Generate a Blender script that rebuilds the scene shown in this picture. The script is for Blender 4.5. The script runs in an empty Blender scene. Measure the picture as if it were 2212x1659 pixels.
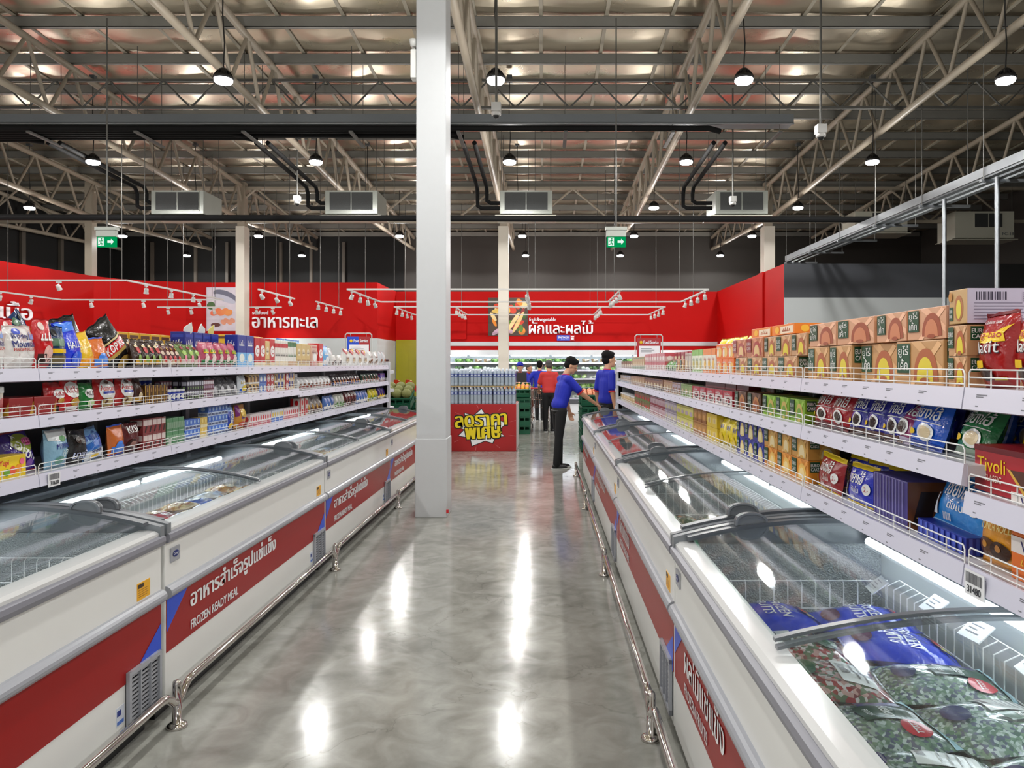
# Supermarket aisle between two rows of chest freezers, steel-truss warehouse roof.
import bpy, bmesh, math, random
from mathutils import Vector, Matrix, Euler
R = random.Random(7)
PI = math.pi
scene = bpy.context.scene
COL = scene.collection

# ---------------------------------------------------------------- camera, world, exposure
VX, VY, F, H = 1175.0, 786.0, 1600.0, 1.6        # vanishing point and focal length in pixels of 2212x1659; eye height
cam_data = bpy.data.cameras.new('camera')
cam_data.sensor_width = 36.0
cam_data.lens = F / 2212 * 36
cam_data.shift_x = (1106 - VX) / 2212
cam_data.shift_y = (VY - 829.5) / 2212
cam_data.clip_end = 200
cam_data.clip_start = 0.05
camera = bpy.data.objects.new('camera', cam_data)
camera.location = (0, 0, H)
camera.rotation_euler = (PI / 2, 0, 0)
COL.objects.link(camera)
scene.camera = camera
world = bpy.data.worlds.new('world')
scene.world = world
world.use_nodes = True
world.node_tree.nodes['Background'].inputs[0].default_value = (0.8, 0.85, 1, 1)
world.node_tree.nodes['Background'].inputs[1].default_value = 0.05
vs = scene.view_settings
vs.view_transform = 'Standard'
vs.look = 'None'
vs.gamma = 1.0
vs.use_curve_mapping = False
vs.exposure = 0.0
LAMP_W = 57.0          # watts of each high bay lamp
SPOT_W = 42.0
ROOF_FILL_W = 23.0         # watts of the fill point added under each high bay for a brighter roof           # watts of each lit track spot
cy = scene.cycles
cy.max_bounces = 6
cy.diffuse_bounces = 3
cy.glossy_bounces = 3
cy.transmission_bounces = 4
cy.transparent_max_bounces = 24
cy.caustics_reflective = False
cy.caustics_refractive = False
cy.sample_clamp_indirect = 6.0
cy.adaptive_threshold = 0.02


def at(px, py, y):
    return Vector(((px - VX) / F * y, y, H - (py - VY) / F * y))


# ---------------------------------------------------------------- materials
def lin(c):
    c = c / 255.0
    return c / 12.92 if c <= 0.04045 else ((c + 0.055) / 1.055) ** 2.4


def L3(rgb):
    return (lin(rgb[0]), lin(rgb[1]), lin(rgb[2]), 1.0)


def mat(name, rgb, rough=0.5, metal=0.0, bump=0.0, scale=40.0, var=0.0, emit=0.0, coat=0.0, spec=0.5, stretch=None):
    m = bpy.data.materials.new(name)
    m.use_nodes = True
    nt = m.node_tree
    b = nt.nodes['Principled BSDF']
    b.inputs['Base Color'].default_value = L3(rgb)
    b.inputs['Roughness'].default_value = rough
    b.inputs['Metallic'].default_value = metal
    b.inputs['Coat Weight'].default_value = coat
    b.inputs['Specular IOR Level'].default_value = spec
    if emit:
        b.inputs['Emission Color'].default_value = L3(rgb)
        b.inputs['Emission Strength'].default_value = emit
    if bump or var:
        tc = nt.nodes.new('ShaderNodeTexCoord')
        no = nt.nodes.new('ShaderNodeTexNoise')
        no.inputs['Scale'].default_value = scale
        no.inputs['Detail'].default_value = 3
        if stretch:
            mp = nt.nodes.new('ShaderNodeMapping')
            mp.inputs['Scale'].default_value = stretch
            nt.links.new(tc.outputs['Object'], mp.inputs[0])
            nt.links.new(mp.outputs[0], no.inputs['Vector'])
        else:
            nt.links.new(tc.outputs['Object'], no.inputs['Vector'])
        if bump:
            bp = nt.nodes.new('ShaderNodeBump')
            bp.inputs['Strength'].default_value = bump
            bp.inputs['Distance'].default_value = 0.02
            nt.links.new(no.outputs[0], bp.inputs['Height'])
            nt.links.new(bp.outputs[0], b.inputs['Normal'])
        if var:
            mx = nt.nodes.new('ShaderNodeMix')
            mx.data_type = 'RGBA'
            d = [max(0.0, lin(c) * (1 - var)) for c in rgb]
            u = [min(1.0, lin(c) * (1 + var)) for c in rgb]
            mx.inputs[6].default_value = (*d, 1)
            mx.inputs[7].default_value = (*u, 1)
            nt.links.new(no.outputs[0], mx.inputs[0])
            nt.links.new(mx.outputs[2], b.inputs['Base Color'])
    return m


def glass(name, tint, base=0.04, rough=0.02, haze=0.0):
    m = bpy.data.materials.new(name)
    m.use_nodes = True
    nt = m.node_tree
    nt.nodes.clear()
    out = nt.nodes.new('ShaderNodeOutputMaterial')
    lw = nt.nodes.new('ShaderNodeLayerWeight')
    lw.inputs[0].default_value = 0.5
    pw = nt.nodes.new('ShaderNodeMath'); pw.operation = 'POWER'; pw.inputs[1].default_value = 5
    ml = nt.nodes.new('ShaderNodeMath'); ml.operation = 'MULTIPLY_ADD'
    ml.inputs[1].default_value = 0.9; ml.inputs[2].default_value = base; ml.use_clamp = True
    tr = nt.nodes.new('ShaderNodeBsdfTransparent'); tr.inputs[0].default_value = L3(tint)
    gl = nt.nodes.new('ShaderNodeBsdfGlossy'); gl.inputs['Roughness'].default_value = rough
    mx = nt.nodes.new('ShaderNodeMixShader')
    nt.links.new(lw.outputs['Facing'], pw.inputs[0])
    nt.links.new(pw.outputs[0], ml.inputs[0])
    nt.links.new(ml.outputs[0], mx.inputs[0])
    last = tr
    if haze:
        df = nt.nodes.new('ShaderNodeBsdfDiffuse'); df.inputs[0].default_value = (0.8, 0.85, 0.9, 1)
        m2 = nt.nodes.new('ShaderNodeMixShader'); m2.inputs[0].default_value = haze
        nt.links.new(tr.outputs[0], m2.inputs[1]); nt.links.new(df.outputs[0], m2.inputs[2])
        last = m2
    nt.links.new(last.outputs[0], mx.inputs[1])
    nt.links.new(gl.outputs[0], mx.inputs[2])
    nt.links.new(mx.outputs[0], out.inputs[0])
    return m


def emission(name, rgb, s):
    m = bpy.data.materials.new(name)
    m.use_nodes = True
    nt = m.node_tree
    nt.nodes.clear()
    out = nt.nodes.new('ShaderNodeOutputMaterial')
    e = nt.nodes.new('ShaderNodeEmission')
    e.inputs[0].default_value = L3(rgb)
    e.inputs[1].default_value = s
    nt.links.new(e.outputs[0], out.inputs[0])
    return m


_pm = {}


def pm(rgb, rough=0.35, bump=0.0):
    """Printed packaging of one ink colour."""
    k = (tuple(rgb), rough, bump)
    if k not in _pm:
        _pm[k] = mat('print_%d_%d_%d' % tuple(rgb), rgb, rough, bump=bump, scale=28)
    return _pm[k]


WHITE = (236, 236, 232)
m_white = mat('white_enamel', (228, 228, 224), 0.22, var=0.03, scale=3)
m_rim = mat('white_rim', (208, 208, 206), 0.14)
m_bumper = mat('grey_bumper', (132, 132, 140), 0.35)
m_strip = mat('grey_handle_strip', (158, 160, 166), 0.25)
m_red_print = mat('red_graphic', (150, 22, 20), 0.3, var=0.04, scale=4, spec=0.25)
m_blue_print = mat('blue_graphic', (28, 72, 200), 0.3)
m_white_print = mat('white_graphic', (240, 240, 240), 0.35)
m_black = mat('black_plastic', (18, 18, 20), 0.45)
m_dkgrey = mat('dark_grey_plastic', (84, 88, 93), 0.3)
m_lidgrey = mat('lid_frame_grey', (118, 122, 126), 0.28)
m_steel = mat('polished_steel', (205, 200, 195), 0.08, 1.0)
m_galv = mat('galvanised_steel', (146, 150, 154), 0.35, 0.9, var=0.12, scale=8)
m_frost = mat('frosted_metal', (176, 180, 180), 0.3, 0.35, bump=0.8, scale=150, var=0.35)
m_tank = mat('tank_liner', (186, 190, 188), 0.3, 0.1, var=0.06, scale=6)
m_glass = glass('lid_glass', (246, 250, 250), 0.035, 0.035, 0.012)
m_led = emission('white_led', (240, 248, 255), 16.0)
m_wire = mat('white_wire', (232, 232, 230), 0.3)
m_rail = mat('price_rail_white', (214, 212, 226), 0.3, var=0.03, scale=2)
m_shelf = mat('shelf_white', (205, 205, 210), 0.35)
m_panel = mat('shelf_back_panel', (112, 114, 120), 0.5)
m_tag = mat('tag_ink', (120, 120, 128), 0.6)
m_truss = mat('painted_truss_steel', (164, 153, 136), 0.45, var=0.06, scale=3)
m_purlin = mat('purlin_steel', (128, 127, 122), 0.45, 0.2, var=0.1, scale=2)
m_tray = mat('tray_grey', (98, 102, 105), 0.45, 0.2)
m_pipe = mat('black_insulation', (9, 9, 10), 0.8, bump=0.1, scale=30, spec=0.25)
m_rod = mat('rod_steel', (86, 85, 81), 0.5, 0.2, var=0.1, scale=4)
m_fcu = mat('unit_sheet_metal', (150, 153, 145), 0.35, 0.2, var=0.05, scale=3)
m_fcu2 = mat('unit_cream', (192, 190, 174), 0.4, var=0.03, scale=2)
m_grille = mat('coil_grille', (52, 54, 54), 0.5, bump=0.4, scale=120)
m_track = mat('track_white', (192, 190, 186), 0.35)
m_spotlens = emission('spot_lens', (255, 246, 232), 9.0)
m_spotdim = mat('spot_lens_off', (200, 198, 190), 0.2)
m_lamp = emission('high_bay_led', (250, 252, 255), 34.0)
m_exit = emission('exit_green', (0, 150, 84), 1.0)
m_exitw = emission('exit_white', (235, 255, 245), 0.95)
m_pillar = mat('pillar_white', (196, 198, 199), 0.45, bump=0.05, scale=14, var=0.02)
m_pillar2 = mat('pillar_cream', (212, 204, 190), 0.5, var=0.02, scale=4)


# ---------------------------------------------------------------- mesh builder
_glyphs = {}
bench = bpy.data.scenes.new('bench')            # empty scene in which text and modifiers are turned into plain meshes


def evaluated(o):
    bench.collection.objects.link(o)
    with bpy.context.temp_override(scene=bench, view_layer=bench.view_layers[0]):
        return bpy.data.meshes.new_from_object(o.evaluated_get(bpy.context.evaluated_depsgraph_get()))


def glyphs(s):
    """Outline mesh of a line of text at size 1: (points, faces, x0, y0, x1, y1)."""
    if s not in _glyphs:
        c = bpy.data.curves.new('lettering', 'FONT')
        c.body = s
        c.size = 1
        c.resolution_u = 3
        o = bpy.data.objects.new('lettering', c)
        me = evaluated(o)
        pts = [(v.co.x, v.co.y) for v in me.vertices]
        fs = [tuple(p.vertices) for p in me.polygons]
        bpy.data.objects.remove(o)
        bpy.data.curves.remove(c)
        bpy.data.meshes.remove(me)
        if not pts:
            pts, fs = [(0, 0), (1, 0), (1, 1)], []
        xs = [p[0] for p in pts]
        ys = [p[1] for p in pts]
        _glyphs[s] = (pts, fs, min(xs), min(ys), max(xs), max(ys))
    return _glyphs[s]


class MB:
    def __init__(self):
        self.v, self.f, self.m, self.s, self.mats = [], [], [], [], []

    def mi(self, m):
        if m not in self.mats:
            self.mats.append(m)
        return self.mats.index(m)

    def add(self, vs, fs, m, smooth=False):
        o = len(self.v)
        self.v += [tuple(p) for p in vs]
        k = self.mi(m)
        for f in fs:
            self.f.append(tuple(i + o for i in f))
            self.m.append(k)
            self.s.append(smooth)
        return self

    def box(self, a, b, m, c=0.0):
        x0, y0, z0 = a
        x1, y1, z1 = b
        if c <= 0:
            vs = [(x, y, z) for z in (z0, z1) for y in (y0, y1) for x in (x0, x1)]
            fs = [(0, 2, 3, 1), (4, 5, 7, 6), (0, 1, 5, 4), (2, 6, 7, 3), (0, 4, 6, 2), (1, 3, 7, 5)]
            return self.add(vs, fs, m)
        bm = bmesh.new()
        g = bmesh.ops.create_cube(bm, size=1)
        for v in g['verts']:
            v.co = Vector((x0 + (v.co.x + 0.5) * (x1 - x0), y0 + (v.co.y + 0.5) * (y1 - y0), z0 + (v.co.z + 0.5) * (z1 - z0)))
        bmesh.ops.bevel(bm, geom=bm.edges[:], offset=c, segments=2, profile=0.6, affect='EDGES')
        return self.bm(bm, m)

    def bm(self, bm, m, smooth=False):
        bm.verts.index_update()
        self.add([v.co.copy() for v in bm.verts], [tuple(v.index for v in f.verts) for f in bm.faces], m, smooth)
        bm.free()
        return self

    def cyl(self, a, b, r, m, n=10, r2=None, caps=True):
        a, b = Vector(a), Vector(b)
        r2 = r if r2 is None else r2
        d = (b - a).normalized()
        t = Vector((0, 0, 1)) if abs(d.z) < 0.9 else Vector((1, 0, 0))
        u = d.cross(t).normalized()
        w = d.cross(u)
        vs = []
        for p, q in ((a, r), (b, r2)):
            vs += [p + (u * math.cos(2 * PI * k / n) + w * math.sin(2 * PI * k / n)) * q for k in range(n)]
        fs = [(k, (k + 1) % n, n + (k + 1) % n, n + k) for k in range(n)]
        self.add(vs, fs, m, True)
        if caps:
            self.add(vs[:n], [tuple(range(n - 1, -1, -1))], m)
            self.add(vs[n:], [tuple(range(n))], m)
        return self

    def tube(self, pts, r, m, n=8):
        pts = [Vector(p) for p in pts]
        rings = []
        prev = None
        for i, p in enumerate(pts):
            d = ((pts[min(i + 1, len(pts) - 1)] - p).normalized() + (p - pts[max(i - 1, 0)]).normalized()).normalized()
            if prev is None:
                t = Vector((0, 0, 1)) if abs(d.z) < 0.9 else Vector((1, 0, 0))
                u = d.cross(t).normalized()
            else:
                u = (prev - d * prev.dot(d)).normalized()
            prev = u
            w = d.cross(u)
            rings.append([p + (u * math.cos(2 * PI * k / n) + w * math.sin(2 * PI * k / n)) * r for k in range(n)])
        vs = [v for q in rings for v in q]
        fs = []
        for i in range(len(pts) - 1):
            fs += [(i * n + k, i * n + (k + 1) % n, (i + 1) * n + (k + 1) % n, (i + 1) * n + k) for k in range(n)]
        self.add(vs, fs, m, True)
        self.add(rings[0], [tuple(range(n - 1, -1, -1))], m)
        self.add(rings[-1], [tuple(range(n))], m)
        return self

    def lathe(self, prof, m, n=16, o=(0, 0, 0), smooth=True):
        """prof: list of (radius, z)."""
        o = Vector(o)
        vs = [o + Vector((r * math.cos(2 * PI * k / n), r * math.sin(2 * PI * k / n), z)) for r, z in prof for k in range(n)]
        fs = []
        for i in range(len(prof) - 1):
            fs += [(i * n + k, i * n + (k + 1) % n, (i + 1) * n + (k + 1) % n, (i + 1) * n + k) for k in range(n)]
        return self.add(vs, fs, m, smooth)

    def ball(self, c, r, m, n=10, k=7, jig=0.0, rot=None):
        c = Vector(c)
        if not isinstance(r, (tuple, list)):
            r = (r, r, r)
        vs = []
        for i in range(k + 1):
            th = PI * i / k
            for j in range(n):
                ph = 2 * PI * j / n
                q = 1 + jig * (R.random() - 0.5)
                p = Vector((r[0] * math.sin(th) * math.cos(ph) * q, r[1] * math.sin(th) * math.sin(ph) * q, r[2] * math.cos(th)))
                if rot:
                    p.rotate(rot)
                vs.append(c + p)
        fs = []
        for i in range(k):
            fs += [(i * n + j, (i + 1) * n + j, (i + 1) * n + (j + 1) % n, i * n + (j + 1) % n) for j in range(n)]
        return self.add(vs, fs, m, True)

    def prism(self, pts, d, m):
        """Polygon given by 3-D points, pushed along d."""
        n = len(pts)
        d = Vector(d)
        vs = [Vector(p) for p in pts] + [Vector(p) + d for p in pts]
        fs = [tuple(range(n)), tuple(range(2 * n - 1, n - 1, -1))] + [(k, n + k, n + (k + 1) % n, (k + 1) % n) for k in range(n)]
        return self.add(vs, fs, m)

    def text(self, s, o, u, v, w, h, m, bold=0.0, fn=None, depth=None):
        """Text fitted to w x h at o along u (reading) and v (up); depth gives it thickness along -normal."""
        pts, fs, x0, y0, x1, y1 = glyphs(s)
        o, u, v = Vector(o), Vector(u), Vector(v)
        sx = w / max(x1 - x0, 1e-6)
        sy = h / max(y1 - y0, 1e-6)
        nn = u.cross(v).normalized() * 0.0006
        for k in ((-1, 0, 1) if bold else (0,)):
            q = [o + u * ((x - x0) * sx + k * bold * h) + v * ((y - y0) * sy) + nn * k for x, y in pts]
            self.add(q, fs, m)
            if depth:
                nrm = u.cross(v)
                e = {}
                for f in fs:
                    for a, b in zip(f, f[1:] + f[:1]):
                        e[(a, b)] = 1
                back = [p + nrm * -depth for p in q]
                side = [(a, b, b + len(q), a + len(q)) for a, b in e if (b, a) not in e]
                self.add(q + back, side, m)
        return self

    def build(self, name, parent=None):
        me = bpy.data.meshes.new(name)
        me.from_pydata(self.v, [], self.f)
        for m in self.mats:
            me.materials.append(m)
        me.polygons.foreach_set('material_index', self.m)
        me.polygons.foreach_set('use_smooth', self.s)
        me.update()
        o = bpy.data.objects.new(name, me)
        COL.objects.link(o)
        if parent is not None:
            o.parent = parent
        return o


def thing(name, label, cat, loc=(0, 0, 0), rz=0.0, group=None):
    o = bpy.data.objects.new(name, None)
    o.empty_display_size = 0.1
    COL.objects.link(o)
    o.location = loc
    o.rotation_euler = (0, 0, rz)
    return tag(o, label, cat, group)


def tag(o, label, cat, group=None, kind='thing'):
    o['label'] = label
    o['category'] = cat
    o['kind'] = kind
    if group:
        o['group'] = group
    return o


def struct(o):
    o['kind'] = 'structure'
    return o


def dup(root, parent=None):
    c = root.copy()
    COL.objects.link(c)
    if parent is not None:
        c.parent = parent
    for ch in root.children:
        dup(ch, c)
    return c


_ones = 'first second third fourth fifth sixth seventh eighth ninth tenth eleventh twelfth thirteenth fourteenth fifteenth sixteenth seventeenth eighteenth nineteenth'.split()


def nth(k):
    """0 -> first"""
    k += 1
    if k < 20:
        return _ones[k - 1]
    t = {2: 'twent', 3: 'thirt', 4: 'fort', 5: 'fift'}[k // 10]
    return t + 'ieth' if k % 10 == 0 else t + 'y-' + _ones[k % 10 - 1]
# ---------------------------------------------------------------- floor, roof, walls
def floor_material():
    m = bpy.data.materials.new('polished_concrete')
    m.use_nodes = True
    nt = m.node_tree
    b = nt.nodes['Principled BSDF']
    tc = nt.nodes.new('ShaderNodeTexCoord')
    n1 = nt.nodes.new('ShaderNodeTexNoise'); n1.inputs['Scale'].default_value = 1.1; n1.inputs['Detail'].default_value = 9; n1.inputs['Roughness'].default_value = 0.66
    n2 = nt.nodes.new('ShaderNodeTexNoise'); n2.inputs['Scale'].default_value = 5; n2.inputs['Detail'].default_value = 7; n2.inputs['Distortion'].default_value = 1.2
    n3 = nt.nodes.new('ShaderNodeTexVoronoi'); n3.feature = 'DISTANCE_TO_EDGE'; n3.inputs['Scale'].default_value = 0.8
    dist = nt.nodes.new('ShaderNodeMixRGB'); dist.blend_type = 'ADD'; dist.inputs[0].default_value = 0.35
    nt.links.new(tc.outputs['Object'], n1.inputs['Vector'])
    nt.links.new(tc.outputs['Object'], n2.inputs['Vector'])
    nt.links.new(tc.outputs['Object'], dist.inputs[1]); nt.links.new(n2.outputs['Color'], dist.inputs[2])
    nt.links.new(dist.outputs[0], n3.inputs['Vector'])
    r1 = nt.nodes.new('ShaderNodeValToRGB')
    r1.color_ramp.elements[0].position = 0.32; r1.color_ramp.elements[0].color = L3((116, 115, 107))
    r1.color_ramp.elements[1].position = 0.68; r1.color_ramp.elements[1].color = L3((182, 182, 173))
    mx = nt.nodes.new('ShaderNodeMixRGB'); mx.blend_type = 'MIX'; mx.inputs[0].default_value = 0.4
    r2 = nt.nodes.new('ShaderNodeValToRGB')
    r2.color_ramp.elements[0].position = 0.35; r2.color_ramp.elements[0].color = L3((128, 126, 119))
    r2.color_ramp.elements[1].position = 0.7; r2.color_ramp.elements[1].color = L3((188, 188, 180))
    nt.links.new(n1.outputs[0], r1.inputs[0]); nt.links.new(n2.outputs[0], r2.inputs[0])
    nt.links.new(r1.outputs[0], mx.inputs[1]); nt.links.new(r2.outputs[0], mx.inputs[2])
    cr = nt.nodes.new('ShaderNodeValToRGB')        # hairline cracks
    cr.color_ramp.elements[0].position = 0.0; cr.color_ramp.elements[0].color = (0.78, 0.78, 0.78, 1)
    cr.color_ramp.elements[1].position = 0.006; cr.color_ramp.elements[1].color = (1, 1, 1, 1)
    nt.links.new(n3.outputs['Distance'], cr.inputs[0])
    mu = nt.nodes.new('ShaderNodeMixRGB'); mu.blend_type = 'MULTIPLY'; mu.inputs[0].default_value = 1
    nt.links.new(mx.outputs[0], mu.inputs[1]); nt.links.new(cr.outputs[0], mu.inputs[2])
    nt.links.new(mu.outputs[0], b.inputs['Base Color'])
    mr = nt.nodes.new('ShaderNodeMapRange'); mr.inputs['To Min'].default_value = 0.08; mr.inputs['To Max'].default_value = 0.18
    nt.links.new(n2.outputs[0], mr.inputs[0]); nt.links.new(mr.outputs[0], b.inputs['Roughness'])
    bp = nt.nodes.new('ShaderNodeBump'); bp.inputs['Strength'].default_value = 0.04; bp.inputs['Distance'].default_value = 0.02
    nt.links.new(n2.outputs[0], bp.inputs['Height']); nt.links.new(bp.outputs[0], b.inputs['Normal'])
    b.inputs['Specular IOR Level'].default_value = 0.32
    return m


def foil_material():
    m = bpy.data.materials.new('foil_insulation')
    m.use_nodes = True
    nt = m.node_tree
    b = nt.nodes['Principled BSDF']
    b.inputs['Metallic'].default_value = 0.95
    b.inputs['Base Color'].default_value = L3((238, 224, 200))
    tc = nt.nodes.new('ShaderNodeTexCoord')
    n = nt.nodes.new('ShaderNodeTexNoise'); n.inputs['Scale'].default_value = 1.4; n.inputs['Detail'].default_value = 4
    nt.links.new(tc.outputs['Object'], n.inputs['Vector'])
    mr = nt.nodes.new('ShaderNodeMapRange'); mr.inputs['To Min'].default_value = 0.22; mr.inputs['To Max'].default_value = 0.36
    nt.links.new(n.outputs[0], mr.inputs[0]); nt.links.new(mr.outputs[0], b.inputs['Roughness'])
    n2 = nt.nodes.new('ShaderNodeTexNoise'); n2.inputs['Scale'].default_value = 1.6; n2.inputs['Detail'].default_value = 3
    nt.links.new(tc.outputs['Object'], n2.inputs['Vector'])
    bp = nt.nodes.new('ShaderNodeBump'); bp.inputs['Strength'].default_value = 0.2; bp.inputs['Distance'].default_value = 0.08
    nt.links.new(n2.outputs[0], bp.inputs['Height']); nt.links.new(bp.outputs[0], b.inputs['Normal'])
    return m


m_floor = floor_material()
m_foil = foil_material()
m_redwall = mat('red_wall_paint', (178, 10, 8), 0.55, var=0.03, scale=1.5, spec=0.12)
m_greywall = mat('pale_grey_wall', (196, 200, 200), 0.5, var=0.02, scale=2)
m_darkband = mat('charcoal_wall_paint', (72, 74, 80), 0.55, var=0.03, scale=2)
m_darkwall = mat('dark_upper_wall', (58, 54, 50), 0.7, var=0.05, scale=1)
m_blackwall = mat('black_upper_wall', (9, 9, 9), 0.8)
X0, X1, YB, YF = -16.0, 14.0, 27.5, -5.0
struct(MB().box((X0, YF, -0.1), (X1, YB, 0), m_floor).build('floor'))


def roof(y):                     # height of the truss top chords above the floor
    return H + 5.8 - 0.042 * y


def low(y):                      # height of the truss bottom chords
    return H + 4.85 - 0.042 * y


PUR = [11.83 + 1.3 * k for k in range(-10, 13)]
rs = random.Random(3)
nx, ny = 120, 250
vs, fs = [], []
wob = [[rs.random() for _ in range(60)] for _ in range(40)]
for j in range(ny + 1):
    y = -3.5 + (YB + 3.5) * j / ny
    ph = ((y - 11.83) / 1.3) % 1.0
    strip = int((y - 11.83) / 1.3 + 20)
    for i in range(nx + 1):
        x = X0 + (X1 - X0) * i / nx
        q = (x + 16) / 1.05
        k = int(q)
        w = wob[strip % 40][k % 60] * (1 - (q - k)) + wob[strip % 40][(k + 1) % 60] * (q - k)
        z = roof(y) + 0.275 - (0.02 + 0.05 * w) * math.sin(PI * ph) ** 0.8 * abs(math.sin(PI * (q - 0.19))) ** 0.7
        vs.append((x, y, z))
for j in range(ny):
    for i in range(nx):
        a = j * (nx + 1) + i
        fs.append((a, a + nx + 1, a + nx + 2, a + 1))
struct(MB().add(vs, fs, m_foil, True).build('ceiling'))

# outer shell
b = MB()
b.box((-5.2, YB, 0), (X1, YB + 0.2, 8), m_darkwall)
struct(b.build('wall_back'))
struct(MB().box((X0, YB, 0), (-5.2, YB + 0.2, 8), m_blackwall).build('wall_back_dark'))
struct(MB().box((X0 - 0.2, YF, 0), (X0, YB, 8), m_blackwall).build('wall_left'))
struct(MB().box((X1, YF, 0), (X1 + 0.2, YB, 8), m_darkwall).build('wall_right'))
struct(MB().box((X0, YF - 0.2, 0), (X1, YF, 8), m_greywall).build('wall_front'))
ZT = H + 2.42                     # top of the red partitions
YS, YR, YG, XR, XS = 22.0, 24.8, 17.9, 5.8, -4.95


def fascia(name, pts, z0, z1, m, zb=None, m2=None, t=0.12):
    """Upright partition along a plan polyline, second colour below z0 down to zb."""
    o = MB()
    for (xa, ya), (xb, yb) in zip(pts, pts[1:]):
        d = Vector((xb - xa, yb - ya, 0)).normalized()
        n = Vector((-d.y, d.x, 0)) * t
        for lo, hi, mm in ((z0, z1, m), (zb, z0, m2)):
            if lo is None:
                continue
            q = [Vector((xa, ya, lo)), Vector((xb, yb, lo)), Vector((xb, yb, lo)) + n, Vector((xa, ya, lo)) + n]
            o.prism(q, (0, 0, hi - lo), mm)
    return struct(o.build(name))


fascia('wall_meat_corner', [(-13.4, 9.0), (-12.95, 15.0), (-12.75, 17.36), (-12.55, 19.2), (-12.4, 20.4), (-12.1, 21.1), (-11.5, 21.65), (-10.6, 21.93), (-9.8, YS)], 2.36, ZT, m_redwall, 0, m_greywall)
fascia('wall_seafood', [(-9.8, YS), (XS, YS)], 2.36, ZT, m_redwall, 0, m_greywall)
fascia('wall_seafood_return', [(XS, YS + 0.13), (XS, YR)], 2.36, ZT, m_redwall, 0, m_greywall)
fascia('wall_fruit', [(XS, YR), (XR, YR)], 2.34, ZT, m_redwall)
fascia('trim_1', [(XS, YR - 0.03), (XR, YR - 0.03)], 2.2, 2.34, m_greywall)
fascia('wall_fruit_lower', [(XS, YR), (XR, YR)], 0, 2.2, m_redwall)
struct(MB().box((-3.85, YR - 0.08, 2.42), (-2.6, YR, 3.2), m_redwall).build('wall_fruit_boxing'))
struct(MB().box((XR, YG, 0), (XR + 0.12, YR + 0.12, ZT), m_redwall).build('wall_red_side'))
struct(MB().box((XR - 0.05, YG + 1.6, 0), (XR, YG + 1.95, ZT), m_redwall).build('trim_2'))
b = MB()
b.box((XR, YG - 0.02, 3.2), (10.9, YG, ZT), m_darkband)
b.box((XR, YG - 0.02, 0), (10.9, YG, 3.2), m_greywall)
struct(b.build('wall_grey_panel'))
struct(MB().box((10.9, YG, 0), (X1, YG + 0.1, ZT), m_blackwall).build('wall_grey_end'))

# strip curtain doorway beside the chiller
m_curtain = mat('yellow_strip_curtain', (150, 142, 14), 0.25, var=0.12, scale=3)
d = thing('strip_curtain', 'olive yellow plastic strip curtain doorway beside the produce chiller', 'curtain', (-4.45, YR - 0.1, 0))
MB().box((-0.48, -0.02, 2.02), (0.48, 0.06, 2.4), m_curtain).build('header_panel', d)
for k in range(5):
    MB().box((-0.475 + k * 0.19, -0.012 - 0.008 * (k % 2), 0.02), (-0.475 + k * 0.19 + 0.205, -0.004 - 0.008 * (k % 2), 2.02), m_curtain).build('strip', d)

# ---------------------------------------------------------------- pillars
p = thing('pillar', 'tall white square pillar standing in the middle of the aisle', 'pillar', (-1.175, 7.9, 0))
MB().box((-0.155, -0.19, 0), (0.155, 0.19, 6.9), m_pillar, 0.012).build('shaft', p)
b = MB().box((-0.165, -0.198, 0), (0.165, 0.198, 0.82), m_pillar, 0.008)
b.build('base_wrap', p)
MB().box((0.16, -0.212, 0.05), (0.185, -0.2, 0.085), mat('red_sticker', (200, 30, 40), 0.4)).build('red_sticker', p)
e = thing('emergency_light', 'white twin emergency light box fixed to the aisle pillar', 'light', (-1.33, 7.82, 4.78))
MB().box((-0.07, -0.06, -0.18), (0, 0.06, 0.12), m_white, 0.01).build('battery_box', e)
for s in (-1, 1):
    MB().lathe([(0.0, -0.04), (0.03, -0.04), (0.045, 0.03), (0.0, 0.035)], m_white, 12, (-0.04, s * 0.05, 0.19)).build('lamp_head', e)
MB().cyl((-0.035, 0, 0.12), (-0.035, 0, 0.17), 0.012, m_white).build('bracket', e)
for x, d_, w in ((-8.38, 'cream pillar in front of the seafood wall and its fish poster', 0.24), (-1.12, 'cream pillar in front of the vegetable poster behind the water bottles', 0.28), (6.22, 'cream pillar rising behind the red side wall', 0.3), (-12.6, 'dim steel pillar against the black upper wall above the meat sign', 0.24)):
    p = thing('pillar', d_, 'pillar', (x, 20.6, 0))
    if x > -12:
        MB().box((-w / 2, -0.19, 0), (w / 2, 0.19, 5.4), m_pillar2, 0.01).build('cladding', p)
    MB().box((-0.1, -0.12, 5.4 if x > -12 else 4.0), (0.1, 0.12, roof(20.6) + 0.1), m_truss).build('steel_column', p)
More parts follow.
